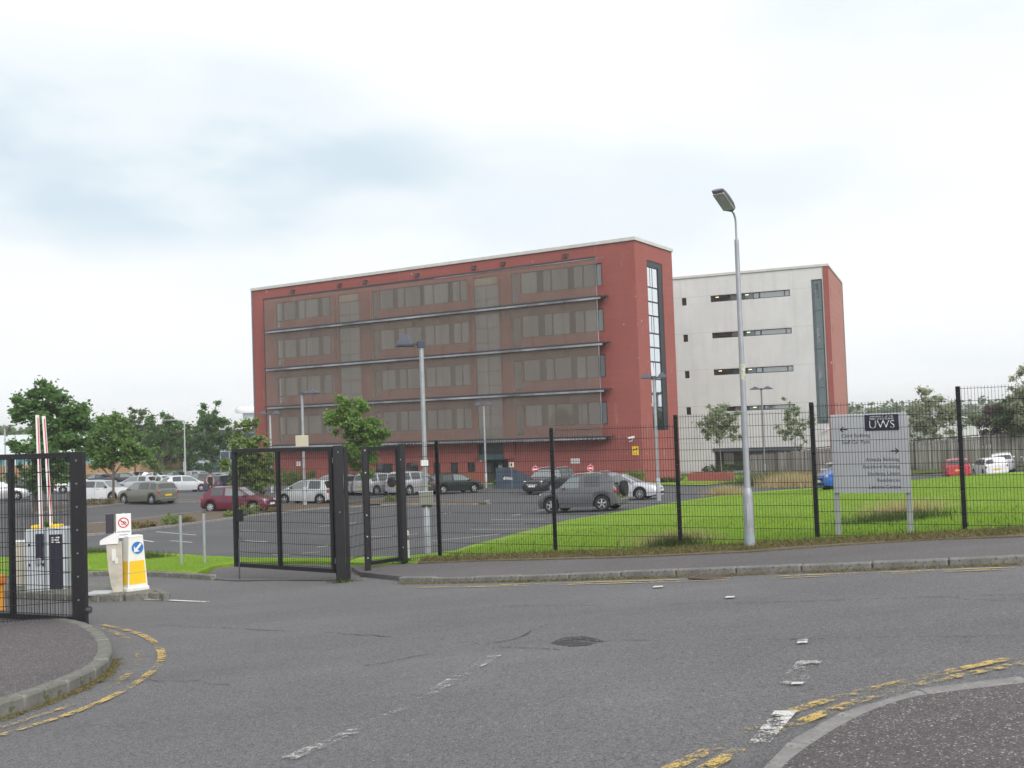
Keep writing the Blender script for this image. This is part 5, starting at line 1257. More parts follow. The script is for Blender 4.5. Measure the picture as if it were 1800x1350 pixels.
# ================================================================== cars
def paint(name, col, metal=.3, rough=.32):
    return mat(name, col, rough, metal=metal, var=.06, scale=1.2, coat=.6)
M_tyre = mat('tyre_rubber', (.013, .013, .014), .85, var=.1)
M_rim = mat('alloy_rim', (.48, .49, .51), .35, metal=.6, var=0)
M_hub = mat('dark_wheel_well', (.008, .008, .009), .9, var=0)
M_trim = mat('black_plastic_trim', (.018, .018, .02), .6, var=.1)
M_cgl = glassmat('car_window_glass', (.012, .016, .017), .09, .03)
M_clight = glassmat('car_door_glass', (.085, .105, .10), .16, .03)
M_wgl = glassmat('car_windscreen', (.04, .05, .05), .24, .03)
M_tail = mat('red_tail_light', (.34, .012, .02), .2, var=0, coat=.5)
M_head = mat('clear_headlight', (.62, .64, .66), .15, metal=.3, var=.1, coat=.8)
M_amber = mat('amber_lens', (.6, .2, .02), .2, var=0)
M_plate_y = mat('yellow_number_plate', (.70, .46, .03), .5, var=0)
M_plate_w = mat('white_number_plate', (.72, .72, .70), .5, var=0)
M_chrome = mat('chrome', (.7, .7, .72), .15, metal=.9, var=0)
PROF = dict(
 hatch=dict(top=[(0, .46), (.008, .60), (.035, .66), (.115, .92), (.19, .985), (.38, 1), (.56, .965), (.755, .655), (.93, .545), (.985, .45), (1, .32)], belt=[(0, .60), (.3, .625), (.75, .60), (1, .42)], win=[(.16, .345), (.375, .71)], ws=((.750, .672), (.575, .945)), rw=((.040, .685), (.108, .895))),
 steep=dict(top=[(0, .46), (.006, .62), (.02, .66), (.055, .92), (.10, .985), (.35, 1), (.60, .965), (.745, .655), (.92, .585), (.985, .49), (1, .34)], belt=[(0, .62), (.3, .63), (.75, .615), (1, .44)], win=[(.075, .20), (.235, .44), (.465, .70)], ws=((.740, .672), (.613, .945)), rw=((.024, .69), (.052, .895))),
 suv3=dict(top=[(0, .46), (.006, .60), (.018, .66), (.05, .92), (.10, .985), (.34, 1), (.57, .965), (.715, .665), (.90, .60), (.975, .52), (1, .36)], belt=[(0, .625), (.3, .63), (.72, .615), (1, .46)], win=[(.20, .385), (.455, .665)], ws=((.71, .68), (.585, .945)), rw=((.021, .69), (.047, .895))),
 mono=dict(top=[(0, .42), (.01, .56), (.03, .64), (.10, .93), (.17, .985), (.40, 1), (.56, .955), (.80, .64), (.94, .52), (.985, .44), (1, .30)], belt=[(0, .60), (.3, .60), (.8, .57), (1, .40)], win=[(.15, .36), (.39, .74)], ws=((.795, .655), (.575, .94)), rw=((.034, .665), (.096, .905))),
 saloon=dict(top=[(0, .46), (.01, .60), (.04, .645), (.17, .67), (.32, .94), (.40, .99), (.50, 1), (.58, .97), (.76, .65), (.93, .55), (.985, .45), (1, .32)], belt=[(0, .60), (.3, .62), (.75, .60), (1, .42)], win=[(.30, .44), (.465, .72)], ws=((.755, .665), (.595, .95)), rw=((.18, .69), (.315, .925))),
 pickup=dict(top=[(0, .48), (.006, .60), (.345, .605), (.365, .64), (.395, .95), (.43, .99), (.52, 1), (.60, .97), (.715, .66), (.91, .58), (.98, .49), (1, .34)], belt=[(0, .60), (.3, .60), (.7, .60), (1, .45)], win=[(.42, .52), (.535, .67)], ws=((.71, .675), (.61, .95)), rw=((.368, .68), (.392, .92))))
WHEELS = {}
def wheel_mesh(r, w, style):
    k = (round(r, 3), style)
    if k in WHEELS: return WHEELS[k]
    m = MB(); m.lathe([(r * .62, -w / 2 + .03), (r * .66, -w / 2 + .005), (r * .93, -w / 2), (r, -w / 2 + .035), (r, w / 2 - .035), (r * .93, w / 2), (r * .62, w / 2)], 22, axis='y'); t = m.mesh('tyre', M_tyre, smooth=True)
    m = MB(); y = -w / 2 + .02; m.lathe([(r * .63, y + .05), (r * .655, y), (r * .60, y - .008), (r * .57, y + .025)], 22, axis='y')
    n = 5 if style == 'five' else (9 if style == 'multi' else 7); hw_ = {5: .10, 9: .05, 7: .11}[n]
    for i in range(n):
        a = 2 * math.pi * i / n + .3; c, s = math.cos(a), math.sin(a); vs = []
        for rr, ww in ((.10, hw_ * 1.1), (.58, hw_)):
            for e in (-1, 1): vs.append((r * (rr * c - e * ww * s), y + .002 - (.012 if rr < .3 else 0), r * (rr * s + e * ww * c)))
        for v in list(vs): vs.append((v[0], v[1] + .03, v[2]))
        m.add(vs, [(0, 1, 3, 2), (0, 4, 5, 1), (2, 3, 7, 6), (0, 2, 6, 4), (1, 5, 7, 3)])
    m.lathe([(r * .14, y - .014), (r * .14, y + .03)], 10, axis='y'); rim = m.mesh('rim', M_rim)
    m = MB(); m.lathe([(r * .60, y + .034), (r * .60, y + .05)], 18, axis='y'); well = m.mesh('brake_drum', M_hub)
    WHEELS[k] = (t, rim, well); return WHEELS[k]
def lerp_tab(tab, x):
    if x <= tab[0][0]: return tab[0][1]
    for (a, b), (c, d) in zip(tab, tab[1:]):
        if x <= c: return b + (d - b) * (x - a) / max(1e-9, c - a)
    return tab[-1][1]
def make_car(px, py, head, label, kind='hatch', L=4.0, W=1.70, H=1.48, col=None, wb=None, wr=.30, group=None, trim=None, plate_rear='y', rims='five', clad=False, spare=False, roofbars=False, chrome_grille=False, name='parked_car', cat='car', dz=0.0, rear_off=.44, Y=None, roofmat=None, lamp_h=None, tint=None, dark_glass=False):
    P = PROF[kind]; wb = wb or L * .62; zc = .19 * H / 1.48 if not clad else .24
    p = G(px, py) if Y is None else at_depth(px, py, Y); hx, hy = math.cos(head), math.sin(head)
    za, zb2 = Tz(p[0] + hx * wb / 2, p[1] + hy * wb / 2), Tz(p[0] - hx * wb / 2, p[1] - hy * wb / 2)
    zl, zr = Tz(p[0] - hy * .7, p[1] + hx * .7), Tz(p[0] + hy * .7, p[1] - hx * .7)
    R = empty(name, (p[0], p[1], (za + zb2) / 2 + .012 + dz), 0, label, cat, group); R.rotation_euler = (math.atan2(zl - zr, 1.4), -math.atan2(za - zb2, wb), head)
    front_oh = (L - wb) * (1 - rear_off); xf_, xr_ = L / 2 - front_oh, L / 2 - front_oh - wb
    X = lambda f: -L / 2 + f * L
    top = lambda x: lerp_tab(P['top'], (x + L / 2) / L) * H
    belt = lambda x: min(lerp_tab(P['belt'], (x + L / 2) / L) * H, top(x) - .012)
    def hw(x):
        f = (x + L / 2) / L; k = 1.0
        if f > .80: k -= .20 * ((f - .80) / .20) ** 2.2
        if f < .10: k -= .10 * ((.10 - f) / .10) ** 2
        return W / 2 * k
    ra = wr + .065
    def zb_at(x):
        for xw in (xf_, xr_):
            d = abs(x - xw)
            if d <= ra: return max(zc, wr + math.sqrt(max(0, ra * ra - d * d)))
        f = (x + L / 2) / L
        return zc + (.09 * ((f - .9) / .1) if f > .9 else (.12 * ((.08 - f) / .08) if f < .08 else 0))
    st = sorted(set([round(X(f), 4) for f, _ in P['top']] + [round(X(f), 4) for f in np.linspace(0, 1, 25)] + [round(xw + s * ra * k, 4) for xw in (xf_, xr_) for s in (-1, 1) for k in (1.012, 1.0, .96, .85, .65, .4, .15)]))
    st = [x for x in st if -L / 2 <= x <= L / 2]
    def half(x):
        zt, zbt, w_, zb_ = top(x), belt(x), hw(x), zb_at(x); hgt = zt - zbt; wroof = w_ * .955 - .27 * max(0, hgt - .02); cr = min(.055, .02 + hgt * .08)
        return [(0, zc), (w_ * .70, zb_ if zb_ > zc + .13 else zc), (w_ * .965, zb_), (w_, zb_ + .34 * max(0.02, zbt - zb_)), (w_ * .99, zb_ + .76 * max(.02, zbt - zb_)), (w_ * .955, zbt), (wroof, zt - cr), (wroof * .62, zt - .012), (0, zt)]
    m = MB(); N_ = 16; vs = []
    for x in st:
        h_ = half(x); ring_ = [(x, -a, z) for a, z in h_] + [(x, a, z) for a, z in h_[-2:0:-1]]; vs += ring_
    fs = []; mi = []
    for i in range(len(st) - 1):
        for k in range(N_):
            fs.append((i * N_ + k, i * N_ + (k + 1) % N_, (i + 1) * N_ + (k + 1) % N_, (i + 1) * N_ + k))
            kk = min(k, N_ - 1 - k); mi.append(1 if kk in (0, 1) or (clad and kk == 2) else (2 if roofmat and kk in (6, 7) and .12 < (st[i] + L / 2) / L < .6 else 0))
    fs += [tuple(range(N_ - 1, -1, -1)), tuple(range((len(st) - 1) * N_, len(st) * N_))]; mi += [0, 0]
    m.add(vs, fs); m.m = mi
    body = m.build('body', [col, M_trim, roofmat or col], R, smooth=True, angle=38)
    def side_y(x, z):
        h_ = half(x); (a, za_), (b, zb_) = h_[5], h_[6]; t = (z - za_) / max(1e-4, zb_ - za_); return a + (b - a) * min(1.0, max(0, t))
    # side glass: one pane per door on each side
    for s in (-1, 1):
        for f0, f1 in P['win']:
            n_ = 8; vs = []; xs_ = [X(f0) + (X(f1) - X(f0)) * i / n_ for i in range(n_ + 1)]
            for x in xs_:
                lo = belt(x) + .035; hi = max(lo + .015, top(x) - .10)
                for z in (lo, (lo + hi) / 2, hi): vs.append((x, s * (side_y(x, z) + .008), z))
            g = MB(); g.add(vs, [(i * 3 + j, (i + 1) * 3 + j, (i + 1) * 3 + j + 1, i * 3 + j + 1) for i in range(n_) for j in range(2)]); g.build('side_window', M_clight if f1 > .6 and not dark_glass else M_cgl, R, smooth=True)
        # door seams, handle, mirror
        g = MB()
        for f in [w_[0] - .012 for w_ in P['win']] + [P['win'][-1][1] - .005]:
            x = X(f); 
            if abs(x - xr_) < ra * .6: continue
            h_ = half(x); lo = max(h_[2][1] + .05, zc + .05)
            pts = [(h_[3][0] + .003, h_[3][1]), (h_[4][0] + .004, h_[4][1]), (h_[5][0] + .004, h_[5][1])]
            g.add([(x + e, s * a, z) for a, z in pts for e in (-.006, .006)], [(0, 1, 3, 2), (2, 3, 5, 4)])
        if g.f: g.build('door_seam', M_trim, R, fixn=False)
        x = X(P['win'][-1][0] + .03); g = MB(); hz = belt(x) - .09; g.box(x - .02, x + .12, s * (side_y(x, hz) + .012) - .012, s * (side_y(x, hz) + .012) + .012, hz - .012, hz + .012); g.build('door_handle', trim or col, R)
        x = X(P['win'][-1][1] - .025); g = MB(); g.ellipsoid((x, s * (W / 2 + .05), belt(x) + .07), (.07, .10, .065), 8, 6); g.build('wing_mirror', trim or col, R, smooth=True)
        # lamps
        x = X(.955); z = lamp_h or (lerp_tab(P['top'], .95) * H - .06); g = MB(); g.ellipsoid((x - .03, s * hw(x) * .80, z - .03), (.15, .13, .075), 10, 6); g.build('headlight', M_head, R, smooth=True)
        x = X(.02); z = .52 * H; g = MB(); g.ellipsoid((x, s * hw(x) * .90, z), (.10, .09, .15 if kind not in ('saloon',) else .09), 8, 6); g.build('tail_light', M_tail, R, smooth=True)
    def slope(pa, pb, wa, wbm, nm, mt):
        (fa, za_), (fb, zb_) = pa, pb; a = Vector((X(fa), 0, za_ * H)); b = Vector((X(fb), 0, zb_ * H)); d = b - a; n_ = Vector((-d.z, 0, d.x)).normalized()
        if n_.z < 0: n_ = -n_
        off = n_ * .006; g = MB(); vs = []
        for k in range(7):
            for j in range(4):
                q = a + d * j / 3; h_ = half(q.x); zt = top(q.x); wmax = max(.2, (h_[6][0]) - .055); v = (k - 3) / 3; y = v * wmax
                ax = abs(y); zz_ = zt - .012 * min(1, ax / (h_[7][0] + 1e-6)) if ax <= h_[7][0] else (zt - .012) + (h_[6][1] - zt + .012) * (ax - h_[7][0]) / max(1e-4, h_[6][0] - h_[7][0])
                vs.append((q.x + off.x, y, zz_ + max(.005, off.z)))
        g.add(vs, [(k * 4 + j, (k + 1) * 4 + j, (k + 1) * 4 + j + 1, k * 4 + j + 1) for k in range(6) for j in range(3)]); g.build(nm, mt, R, smooth=True)
    slope(P['ws'][0], P['ws'][1], 0, 0, 'windscreen', M_wgl); slope(P['rw'][0], P['rw'][1], 0, 0, 'rear_window', tint or M_cgl)
    # front and rear furniture
    xe = L / 2; g = MB(); g.bbox(xe - .06, xe + .012, -W * .22, W * .22, .40 * H - .09, .40 * H + .0, .01); gr = g.build('grille', M_chrome if chrome_grille else M_trim, R)
    g = MB(); g.bbox(xe - .08, xe + .02, -W * .34, W * .34, .20 * H, .27 * H, .01); g.build('lower_grille', M_trim, R)
    g = MB(); g.box(xe - .02, xe + .03, -.26, .26, .29 * H, .29 * H + .11); g.build('number_plate', M_plate_w, R)
    g = MB(); zpl = .36 * H if kind not in ('pickup',) else .4 * H; g.box(-xe - .02, -xe + .03, -.26, .26, zpl, zpl + .11); g.build('number_plate', M_plate_y, R)
    g = MB(); g.bbox(-xe - .03, -xe + .12, -W * .42, W * .42, .19 * H, .29 * H, .03); g.build('rear_bumper', M_trim if clad else col, R)
    if roofbars:
        for s in (-1, 1):
            g = MB(); y = s * (half(0)[6][0] - .03); g.tube([(X(.18), y, top(X(.18)) - .02), (X(.22), y, top(X(.22)) + .05), (X(.5), y, top(X(.5)) + .05), (X(.54), y, top(X(.54)) - .02)], .018, 6); g.build('roof_bar', M_galvl, R)
    if spare:
        t, rim, well = wheel_mesh(wr, .2, rims); o = link('spare_wheel', t, R, (-xe - .13, .05, .56 * H), (0, 0, math.pi / 2)); 
        g = MB(); g.lathe([(wr * .98, -.115), (wr * .9, -.125), (wr * .2, -.13)], 20, axis='y'); c_ = g.build('spare_cover', trim or M_trim, o, smooth=True); c_.rotation_euler = (0, 0, math.pi)
        c_.rotation_euler = (0, 0, 0)
    t, rim, well = wheel_mesh(wr, .2, rims)
    for xw in (xf_, xr_):
        for s in (-1, 1):
            o = link('wheel', t, R, (xw, s * (W / 2 - .115), wr), (0, 0, 0 if s < 0 else math.pi)); link('rim', rim, o); link('brake_drum', well, o)
    return R
D2R = math.radians
GC = 'cars parked in the car park'
P_gun = paint('gunmetal_paint', (.115, .118, .130)); P_silver = paint('silver_paint', (.46, .47, .50), .45); P_white = paint('white_paint', (.66, .67, .69), .0)
P_maroon = paint('maroon_paint', (.115, .010, .032), .2); P_olive = paint('olive_grey_paint', (.155, .160, .130), .35); P_black = paint('near_black_paint', (.010, .011, .017), .2)
P_green = paint('dark_green_black_paint', (.012, .018, .017), .2); P_red = paint('bright_red_paint', (.40, .018, .035), .1); P_blue = paint('bright_blue_paint', (.012, .10, .42), .2)
P_psil = paint('pale_silver_paint', (.54, .56, .60), .35); P_dblue = paint('dark_blue_paint', (.018, .022, .05), .2); P_sage = paint('pale_sage_paint', (.50, .53, .54), .3)
make_car(1026, 899, D2R(180 - 25), 'gunmetal grey three-door off-roader with a spare wheel on its tail, nearest the lawn', 'suv3', 3.80, 1.80, 1.69, P_gun, 2.44, .345, GC, rims='five', clad=False, spare=True, roofbars=True, rear_off=.50, trim=P_gun, tint=M_cgl)
make_car(1095, 879, D2R(-22), 'silver white hatchback poking out behind the grey off-roader, nose to the right', 'hatch', 4.3, 1.77, 1.45, P_psil, 2.58, .315, GC, rims='multi')
make_car(966, 867, D2R(238), 'black off-roader with a chrome grille facing the camera beside the no entry sign', 'steep', 4.7, 1.80, 1.72, P_black, 2.8, .36, GC, rims='five', chrome_grille=True, roofbars=True)
make_car(799, 867, D2R(34), 'dark green-black hatchback parked with its yellow plate to the left, by the brick wall', 'hatch', 4.1, 1.72, 1.46, P_green, 2.55, .30, GC)
make_car(729, 869, D2R(52), 'silver off-roader with a spare wheel, half behind the pedestrian gate post', 'steep', 4.3, 1.78, 1.68, P_silver, 2.62, .34, GC, spare=True, clad=False)
make_car(672, 869, D2R(52), 'silver crossover with red tail lights seen through the pedestrian gate', 'steep', 4.35, 1.80, 1.58, P_silver, 2.6, .33, GC)
make_car(622, 868, D2R(58), 'dark navy car between the gate post and the young tree', 'hatch', 4.2, 1.75, 1.5, P_dblue, 2.6, .31, GC)
make_car(541, 886, D2R(160), 'pale sage silver small hatchback behind the open vehicle gate leaf, nose to the left', 'mono', 3.75, 1.69, 1.53, P_sage, 2.46, .30, GC)
make_car(585, 870, D2R(150), 'silver hatchback mostly hidden behind the sage hatchback and the gate post', 'hatch', 4.1, 1.72, 1.50, P_silver, 2.55, .30, GC)
make_car(421, 900, D2R(-12), 'maroon three-door hatchback in the front row by the planting bed', 'hatch', 3.82, 1.65, 1.42, P_maroon, 2.49, .285, GC, rims='seven')
make_car(258, 885.5, D2R(150), 'olive grey estate with split rear doors standing alone in the middle of the lane', 'steep', 3.95, 1.69, 1.43, P_olive, 2.55, .30, GC, rims='five')
make_car(184, 881, D2R(-14), 'white hatchback with a dark roof behind the slim tree trunk', 'steep', 3.9, 1.72, 1.48, P_white, 2.5, .31, GC, trim=M_trim, rims='five')
make_car(325, 865, D2R(38), 'silver three-door hatchback parked beyond the olive estate', 'hatch', 3.9, 1.68, 1.45, P_psil, 2.46, .29, GC)
for px, py, hd, lab, kd, c, H_ in (
    (243, 864, 160, 'silver hatchback with a bright windscreen behind the white hatchback', 'hatch', P_silver, 1.46),
    (283, 863, 150, 'silver saloon roof just above the olive estate', 'saloon', P_psil, 1.44),
    (140, 866, 20, 'white hatchback with dark glass beside the left gate post', 'hatch', P_white, 1.46),
    (172, 855, 170, 'dark blue saloon in the second row beside the buff wall', 'saloon', P_dblue, 1.44),
    (222, 853, 10, 'black hatchback low behind the silver roofs', 'hatch', P_black, 1.45),
    (252, 850, 30, 'dark red hatchback in the far row below the small tree', 'hatch', P_maroon, 1.5),
    (272, 852, 165, 'pale silver saloon in the far row, windscreen bright', 'saloon', P_psil, 1.44),
    (309, 851, 165, 'black saloon in the far row left of the long-armed lamp', 'saloon', P_black, 1.44),
    (336, 850, 160, 'silver hatchback in the far row right of the long-armed lamp', 'hatch', P_silver, 1.46),
    (352, 858, 170, 'dark estate behind the silver three-door hatchback', 'steep', P_gun, 1.46)):
    make_car(px, py, D2R(hd), lab, kd, 4.2, 1.72, H_, c, 2.55, .30, GC)
make_car(402, 867, D2R(64), 'dark blue hatchback with its rear window to the camera beside the standing person', 'steep', 4.1, 1.72, 1.50, P_dblue, 2.5, .30, GC)
make_car(2, 880, D2R(20), 'pale silver car seen through the mesh at the left picture edge', 'hatch', 4.1, 1.72, 1.46, P_silver, 2.5, .30, GC)
make_car(62, 868, D2R(15), 'black hatchback in the shade below the large left tree', 'hatch', 4.1, 1.72, 1.46, P_black, 2.5, .30, GC)
GR = 'cars in the row before the timber fence'
make_car(1682, 839, D2R(72), 'bright red hatchback with its yellow plate to the camera, by the timber fence', 'hatch', 3.95, 1.70, 1.50, P_red, 2.5, .30, GR, Y=76)
make_car(1741, 841, D2R(80), 'white estate seen from behind with its wheels hidden by the grass', 'steep', 4.4, 1.74, 1.50, P_white, 2.6, .31, GR, Y=80)
make_car(1764, 834, D2R(66), 'second white estate just beyond the first, only its roof showing', 'steep', 4.4, 1.74, 1.56, P_white, 2.6, .31, GR, Y=84)
make_car(1826, 838, D2R(66), 'white pickup cut by the right edge of the picture', 'pickup', 5.0, 1.78, 1.74, P_white, 3.0, .36, GR, Y=80)
make_car(1507, 858, D2R(188), 'bright blue small hatchback half hidden by the directory sign', 'mono', 3.6, 1.62, 1.48, P_blue, 2.35, .29, GR)
make_car(1487, 845, D2R(24), 'silver hatchback with red tail lights behind the bright blue hatchback', 'hatch', 4.1, 1.72, 1.55, P_silver, 2.5, .30, GR)

# ---- the person standing by the dark blue hatchback
pp = G(370, 874); pr_ = empty('person', (pp[0], pp[1], Tz(pp[0], pp[1])), D2R(20), 'person in a dark sleeveless top with bare arms standing by a dark car', 'person')
def skin_figure(name, joints, edges, radii, mats, facemat, parent):
    me = bpy.data.meshes.new(name); me.from_pydata(joints, edges, []); o = bpy.data.objects.new(name, me); COL.objects.link(o)
    sk = o.modifiers.new('skin', 'SKIN'); sk.use_smooth_shade = True
    for i, r_ in enumerate(radii): me.skin_vertices[0].data[i].radius = (r_, r_ * (.8 if i < 4 else 1)); 
    me.skin_vertices[0].data[0].use_root = True
    ss = o.modifiers.new('sub', 'SUBSURF'); ss.levels = 1; ss.render_levels = 1
    dg = bpy.context.evaluated_depsgraph_get(); dg.update(); m2 = bpy.data.meshes.new_from_object(o.evaluated_get(dg)); bpy.data.objects.remove(o)
    m2.materials.clear()
    for mm in mats: m2.materials.append(mm)
    for p in m2.polygons: p.material_index = facemat(p.center); p.use_smooth = True
    return link(name, m2, parent)
M_skin = mat('skin', (.42, .22, .15), .6, var=.06); M_vest = mat('dark_vest', (.02, .018, .024), .85); M_jean = mat('dark_trousers', (.03, .035, .05), .85); M_hair = mat('dark_hair', (.02, .014, .01), .7); M_shoe = mat('dark_shoes', (.015, .015, .015), .6)
J = [(0, 0, .98), (0, 0, 1.18), (0, .01, 1.36), (0, 0, 1.50), (0, .01, 1.57), (0, .03, 1.66), (0, .02, 1.74),
     (-.19, 0, 1.43), (-.27, -.08, 1.20), (-.20, -.26, 1.05), (-.17, -.32, 1.02), (.19, 0, 1.43), (.27, .04, 1.17), (.22, -.16, 1.0), (.20, -.22, .98),
     (-.10, 0, .92), (-.12, -.02, .50), (-.13, .03, .10), (-.13, -.12, .04), (.10, 0, .92), (.12, .01, .50), (.13, .05, .10), (.13, -.10, .04)]
E_ = [(0, 1), (1, 2), (2, 3), (3, 4), (4, 5), (5, 6), (2, 7), (7, 8), (8, 9), (9, 10), (2, 11), (11, 12), (12, 13), (13, 14), (0, 15), (15, 16), (16, 17), (17, 18), (0, 19), (19, 20), (20, 21), (21, 22)]
Rr = [.135, .13, .155, .07, .058, .095, .075, .06, .047, .038, .035, .06, .047, .038, .035, .09, .062, .045, .04, .09, .062, .045, .04]
def fm(c):
    if c.z < .09: return 3
    if c.z < .96 and abs(c.x) < .22 and not (c.y < -.13 and c.z > .8): return 2
    if c.z < 1.47 and abs(c.x) < .185 and not c.y < -.17: return 1
    return 0
skin_figure('body', J, E_, Rr, [M_skin, M_vest, M_jean, M_shoe], fm, pr_)
m = MB(); m.ellipsoid((0, .05, 1.70), (.098, .10, .10), 10, 7); m.build('hair', M_hair, pr_, smooth=True)
m = MB()
for s in (-1, 1): m.ellipsoid((s * .035, -.065, 1.675), (.014, .008, .01), 6, 4)
m.build('eyes', M_ink, pr_); m = MB(); m.ellipsoid((0, -.075, 1.645), (.013, .02, .022), 6, 4); m.build('nose', M_skin, pr_); m = MB(); m.ellipsoid((0, -.062, 1.605), (.028, .008, .008), 6, 4); m.build('mouth', mat('lips', (.3, .1, .09), .6, var=0), pr_)
for s in (-1, 1):
    hx_, hy_, hz_ = (-.17, -.34, 1.01) if s < 0 else (.20, -.24, .97); hm = MB(); hm.ellipsoid((hx_, hy_, hz_), (.032, .042, .018), 7, 5)
    for k in range(4): hm.tube([(hx_ + (k - 1.5) * .017, hy_ - .03, hz_), (hx_ + (k - 1.5) * .019, hy_ - .075 - .008 * (k in (1, 2)), hz_ - .006), (hx_ + (k - 1.5) * .019, hy_ - .10 - .01 * (k in (1, 2)), hz_ - .022)], .008, 5)
    hm.tube([(hx_ - s * .03, hy_ + .005, hz_), (hx_ - s * .055, hy_ - .03, hz_ - .005), (hx_ - s * .06, hy_ - .055, hz_ - .012)], .009, 5); hm.build('hand', M_skin, pr_, smooth=True)
# ================================================================== vegetation
def leafmat(name, a, b, c, trans=.35):
    q = NT(name); n1 = q.noise(.9, 3, .6); n2 = q.noise(7.0, 2, .6)
    g = q.n('ShaderNodeNewGeometry')
    col = q.mix(q.ramp(n1, .3, .7), a, b); col = q.mix(q.ramp(n2, .45, .7), col, c)
    col = q.mix(q.math('MULTIPLY', g.outputs['Random Per Island'], .45), col, tuple(x * .55 for x in a))
    q.l(col, q.b.inputs['Base Color']); q.b.inputs['Roughness'].default_value = .55; q.b.inputs['Specular IOR Level'].default_value = .35
    tr = q.n('ShaderNodeBsdfTranslucent'); q.l(q.mix(.5, col, tuple(min(1, x * 1.5) for x in b)), tr.inputs[0]); mx = q.n('ShaderNodeMixShader'); mx.inputs[0].default_value = trans
    q.l(q.b.outputs[0], mx.inputs[1]); q.l(tr.outputs[0], mx.inputs[2]); q.l(mx.outputs[0], q.out.inputs[0]); return q.m
LF_dark = leafmat('dark_maple_leaf', (0.064, 0.137, 0.042), (0.114, 0.224, 0.058), (0.170, 0.296, 0.091))
LF_mid = leafmat('mid_green_leaf', (0.095, 0.179, 0.046), (0.157, 0.283, 0.062), (0.210, 0.336, 0.095))
LF_bright = leafmat('bright_green_leaf', (0.101, 0.184, 0.037), (0.174, 0.303, 0.055), (0.221, 0.350, 0.074))
LF_light = leafmat('yellow_green_leaf', (0.131, 0.201, 0.052), (0.201, 0.289, 0.079), (0.263, 0.315, 0.105))
LF_grey = leafmat('grey_green_leaf', (0.186, 0.248, 0.136), (0.285, 0.347, 0.199), (0.398, 0.447, 0.274))
LF_pale = leafmat('pale_birch_leaf', (0.238, 0.291, 0.184), (0.368, 0.411, 0.270), (0.475, 0.498, 0.346))
LF_purple = leafmat('purple_brown_leaf', (0.115, 0.073, 0.095), (0.190, 0.126, 0.126), (0.190, 0.190, 0.106))
LF_brown = leafmat('dry_brown_leaf', (0.162, 0.128, 0.047), (0.230, 0.176, 0.068), (0.149, 0.162, 0.041))
LF_far = leafmat('far_wood_leaf', (0.091, 0.141, 0.060), (0.141, 0.201, 0.081), (0.182, 0.241, 0.110))
LF_straw = leafmat('dry_straw', (0.400, 0.320, 0.160), (0.500, 0.410, 0.220), (0.340, 0.300, 0.140), .2)
LF_grass = leafmat('grass_blade', (.20, .34, .035), (.26, .41, .045), (.31, .40, .08), .45)
LF_weed = leafmat('dark_weed', (0.050, 0.085, 0.022), (0.085, 0.125, 0.035), (0.110, 0.130, 0.050))
M_bark = mat('grey_brown_bark', (.10, .085, .07), .9, var=.35, scale=9, bump=.5)
M_barkp = mat('pale_bark', (.20, .19, .17), .9, var=.3, scale=9)
def leaf_mesh(name, centres, radii, counts, size, material, parent, seed, flat=.75, droop=.0):
    """leaf-sized bent quads spread in many small clumps"""
    r = np.random.default_rng(seed); P = []
    for c, rad, n in zip(centres, radii, counts):
        d = r.normal(size=(n, 3)); d /= np.linalg.norm(d, axis=1)[:, None]; rr = rad * np.abs(r.normal(size=n)) * .62
        q = np.array(c) + d * rr[:, None] * np.array([1, 1, flat]); P.append(q)
    P = np.concatenate(P); n = len(P)
    a = r.normal(size=(n, 3)); a[:, 2] *= .55; a /= np.linalg.norm(a, axis=1)[:, None]
    b = np.cross(a, r.normal(size=(n, 3))); b /= np.linalg.norm(b, axis=1)[:, None]
    s = size * r.uniform(.6, 1.35, n)[:, None]; nrm = np.cross(a, b)
    v0 = P - a * s * .5; v1 = P + b * s * .36 + nrm * s * .12; v2 = P + a * s * .55; v2[:, 2] -= (s[:, 0] * droop); v3 = P - b * s * .36 + nrm * s * .12
    V = np.stack([v0, v1, v2, v3], 1).reshape(-1, 3)
    me = bpy.data.meshes.new(name); me.vertices.add(4 * n); me.vertices.foreach_set('co', V.ravel()); me.loops.add(4 * n); me.loops.foreach_set('vertex_index', np.arange(4 * n, dtype=np.int32))
    me.polygons.add(n); me.polygons.foreach_set('loop_start', np.arange(0, 4 * n, 4, dtype=np.int32)); me.polygons.foreach_set('loop_total', np.full(n, 4, dtype=np.int32)); me.update(calc_edges=True)
    me.materials.append(material); o = bpy.data.objects.new(name, me); COL.objects.link(o); o.parent = parent; return o
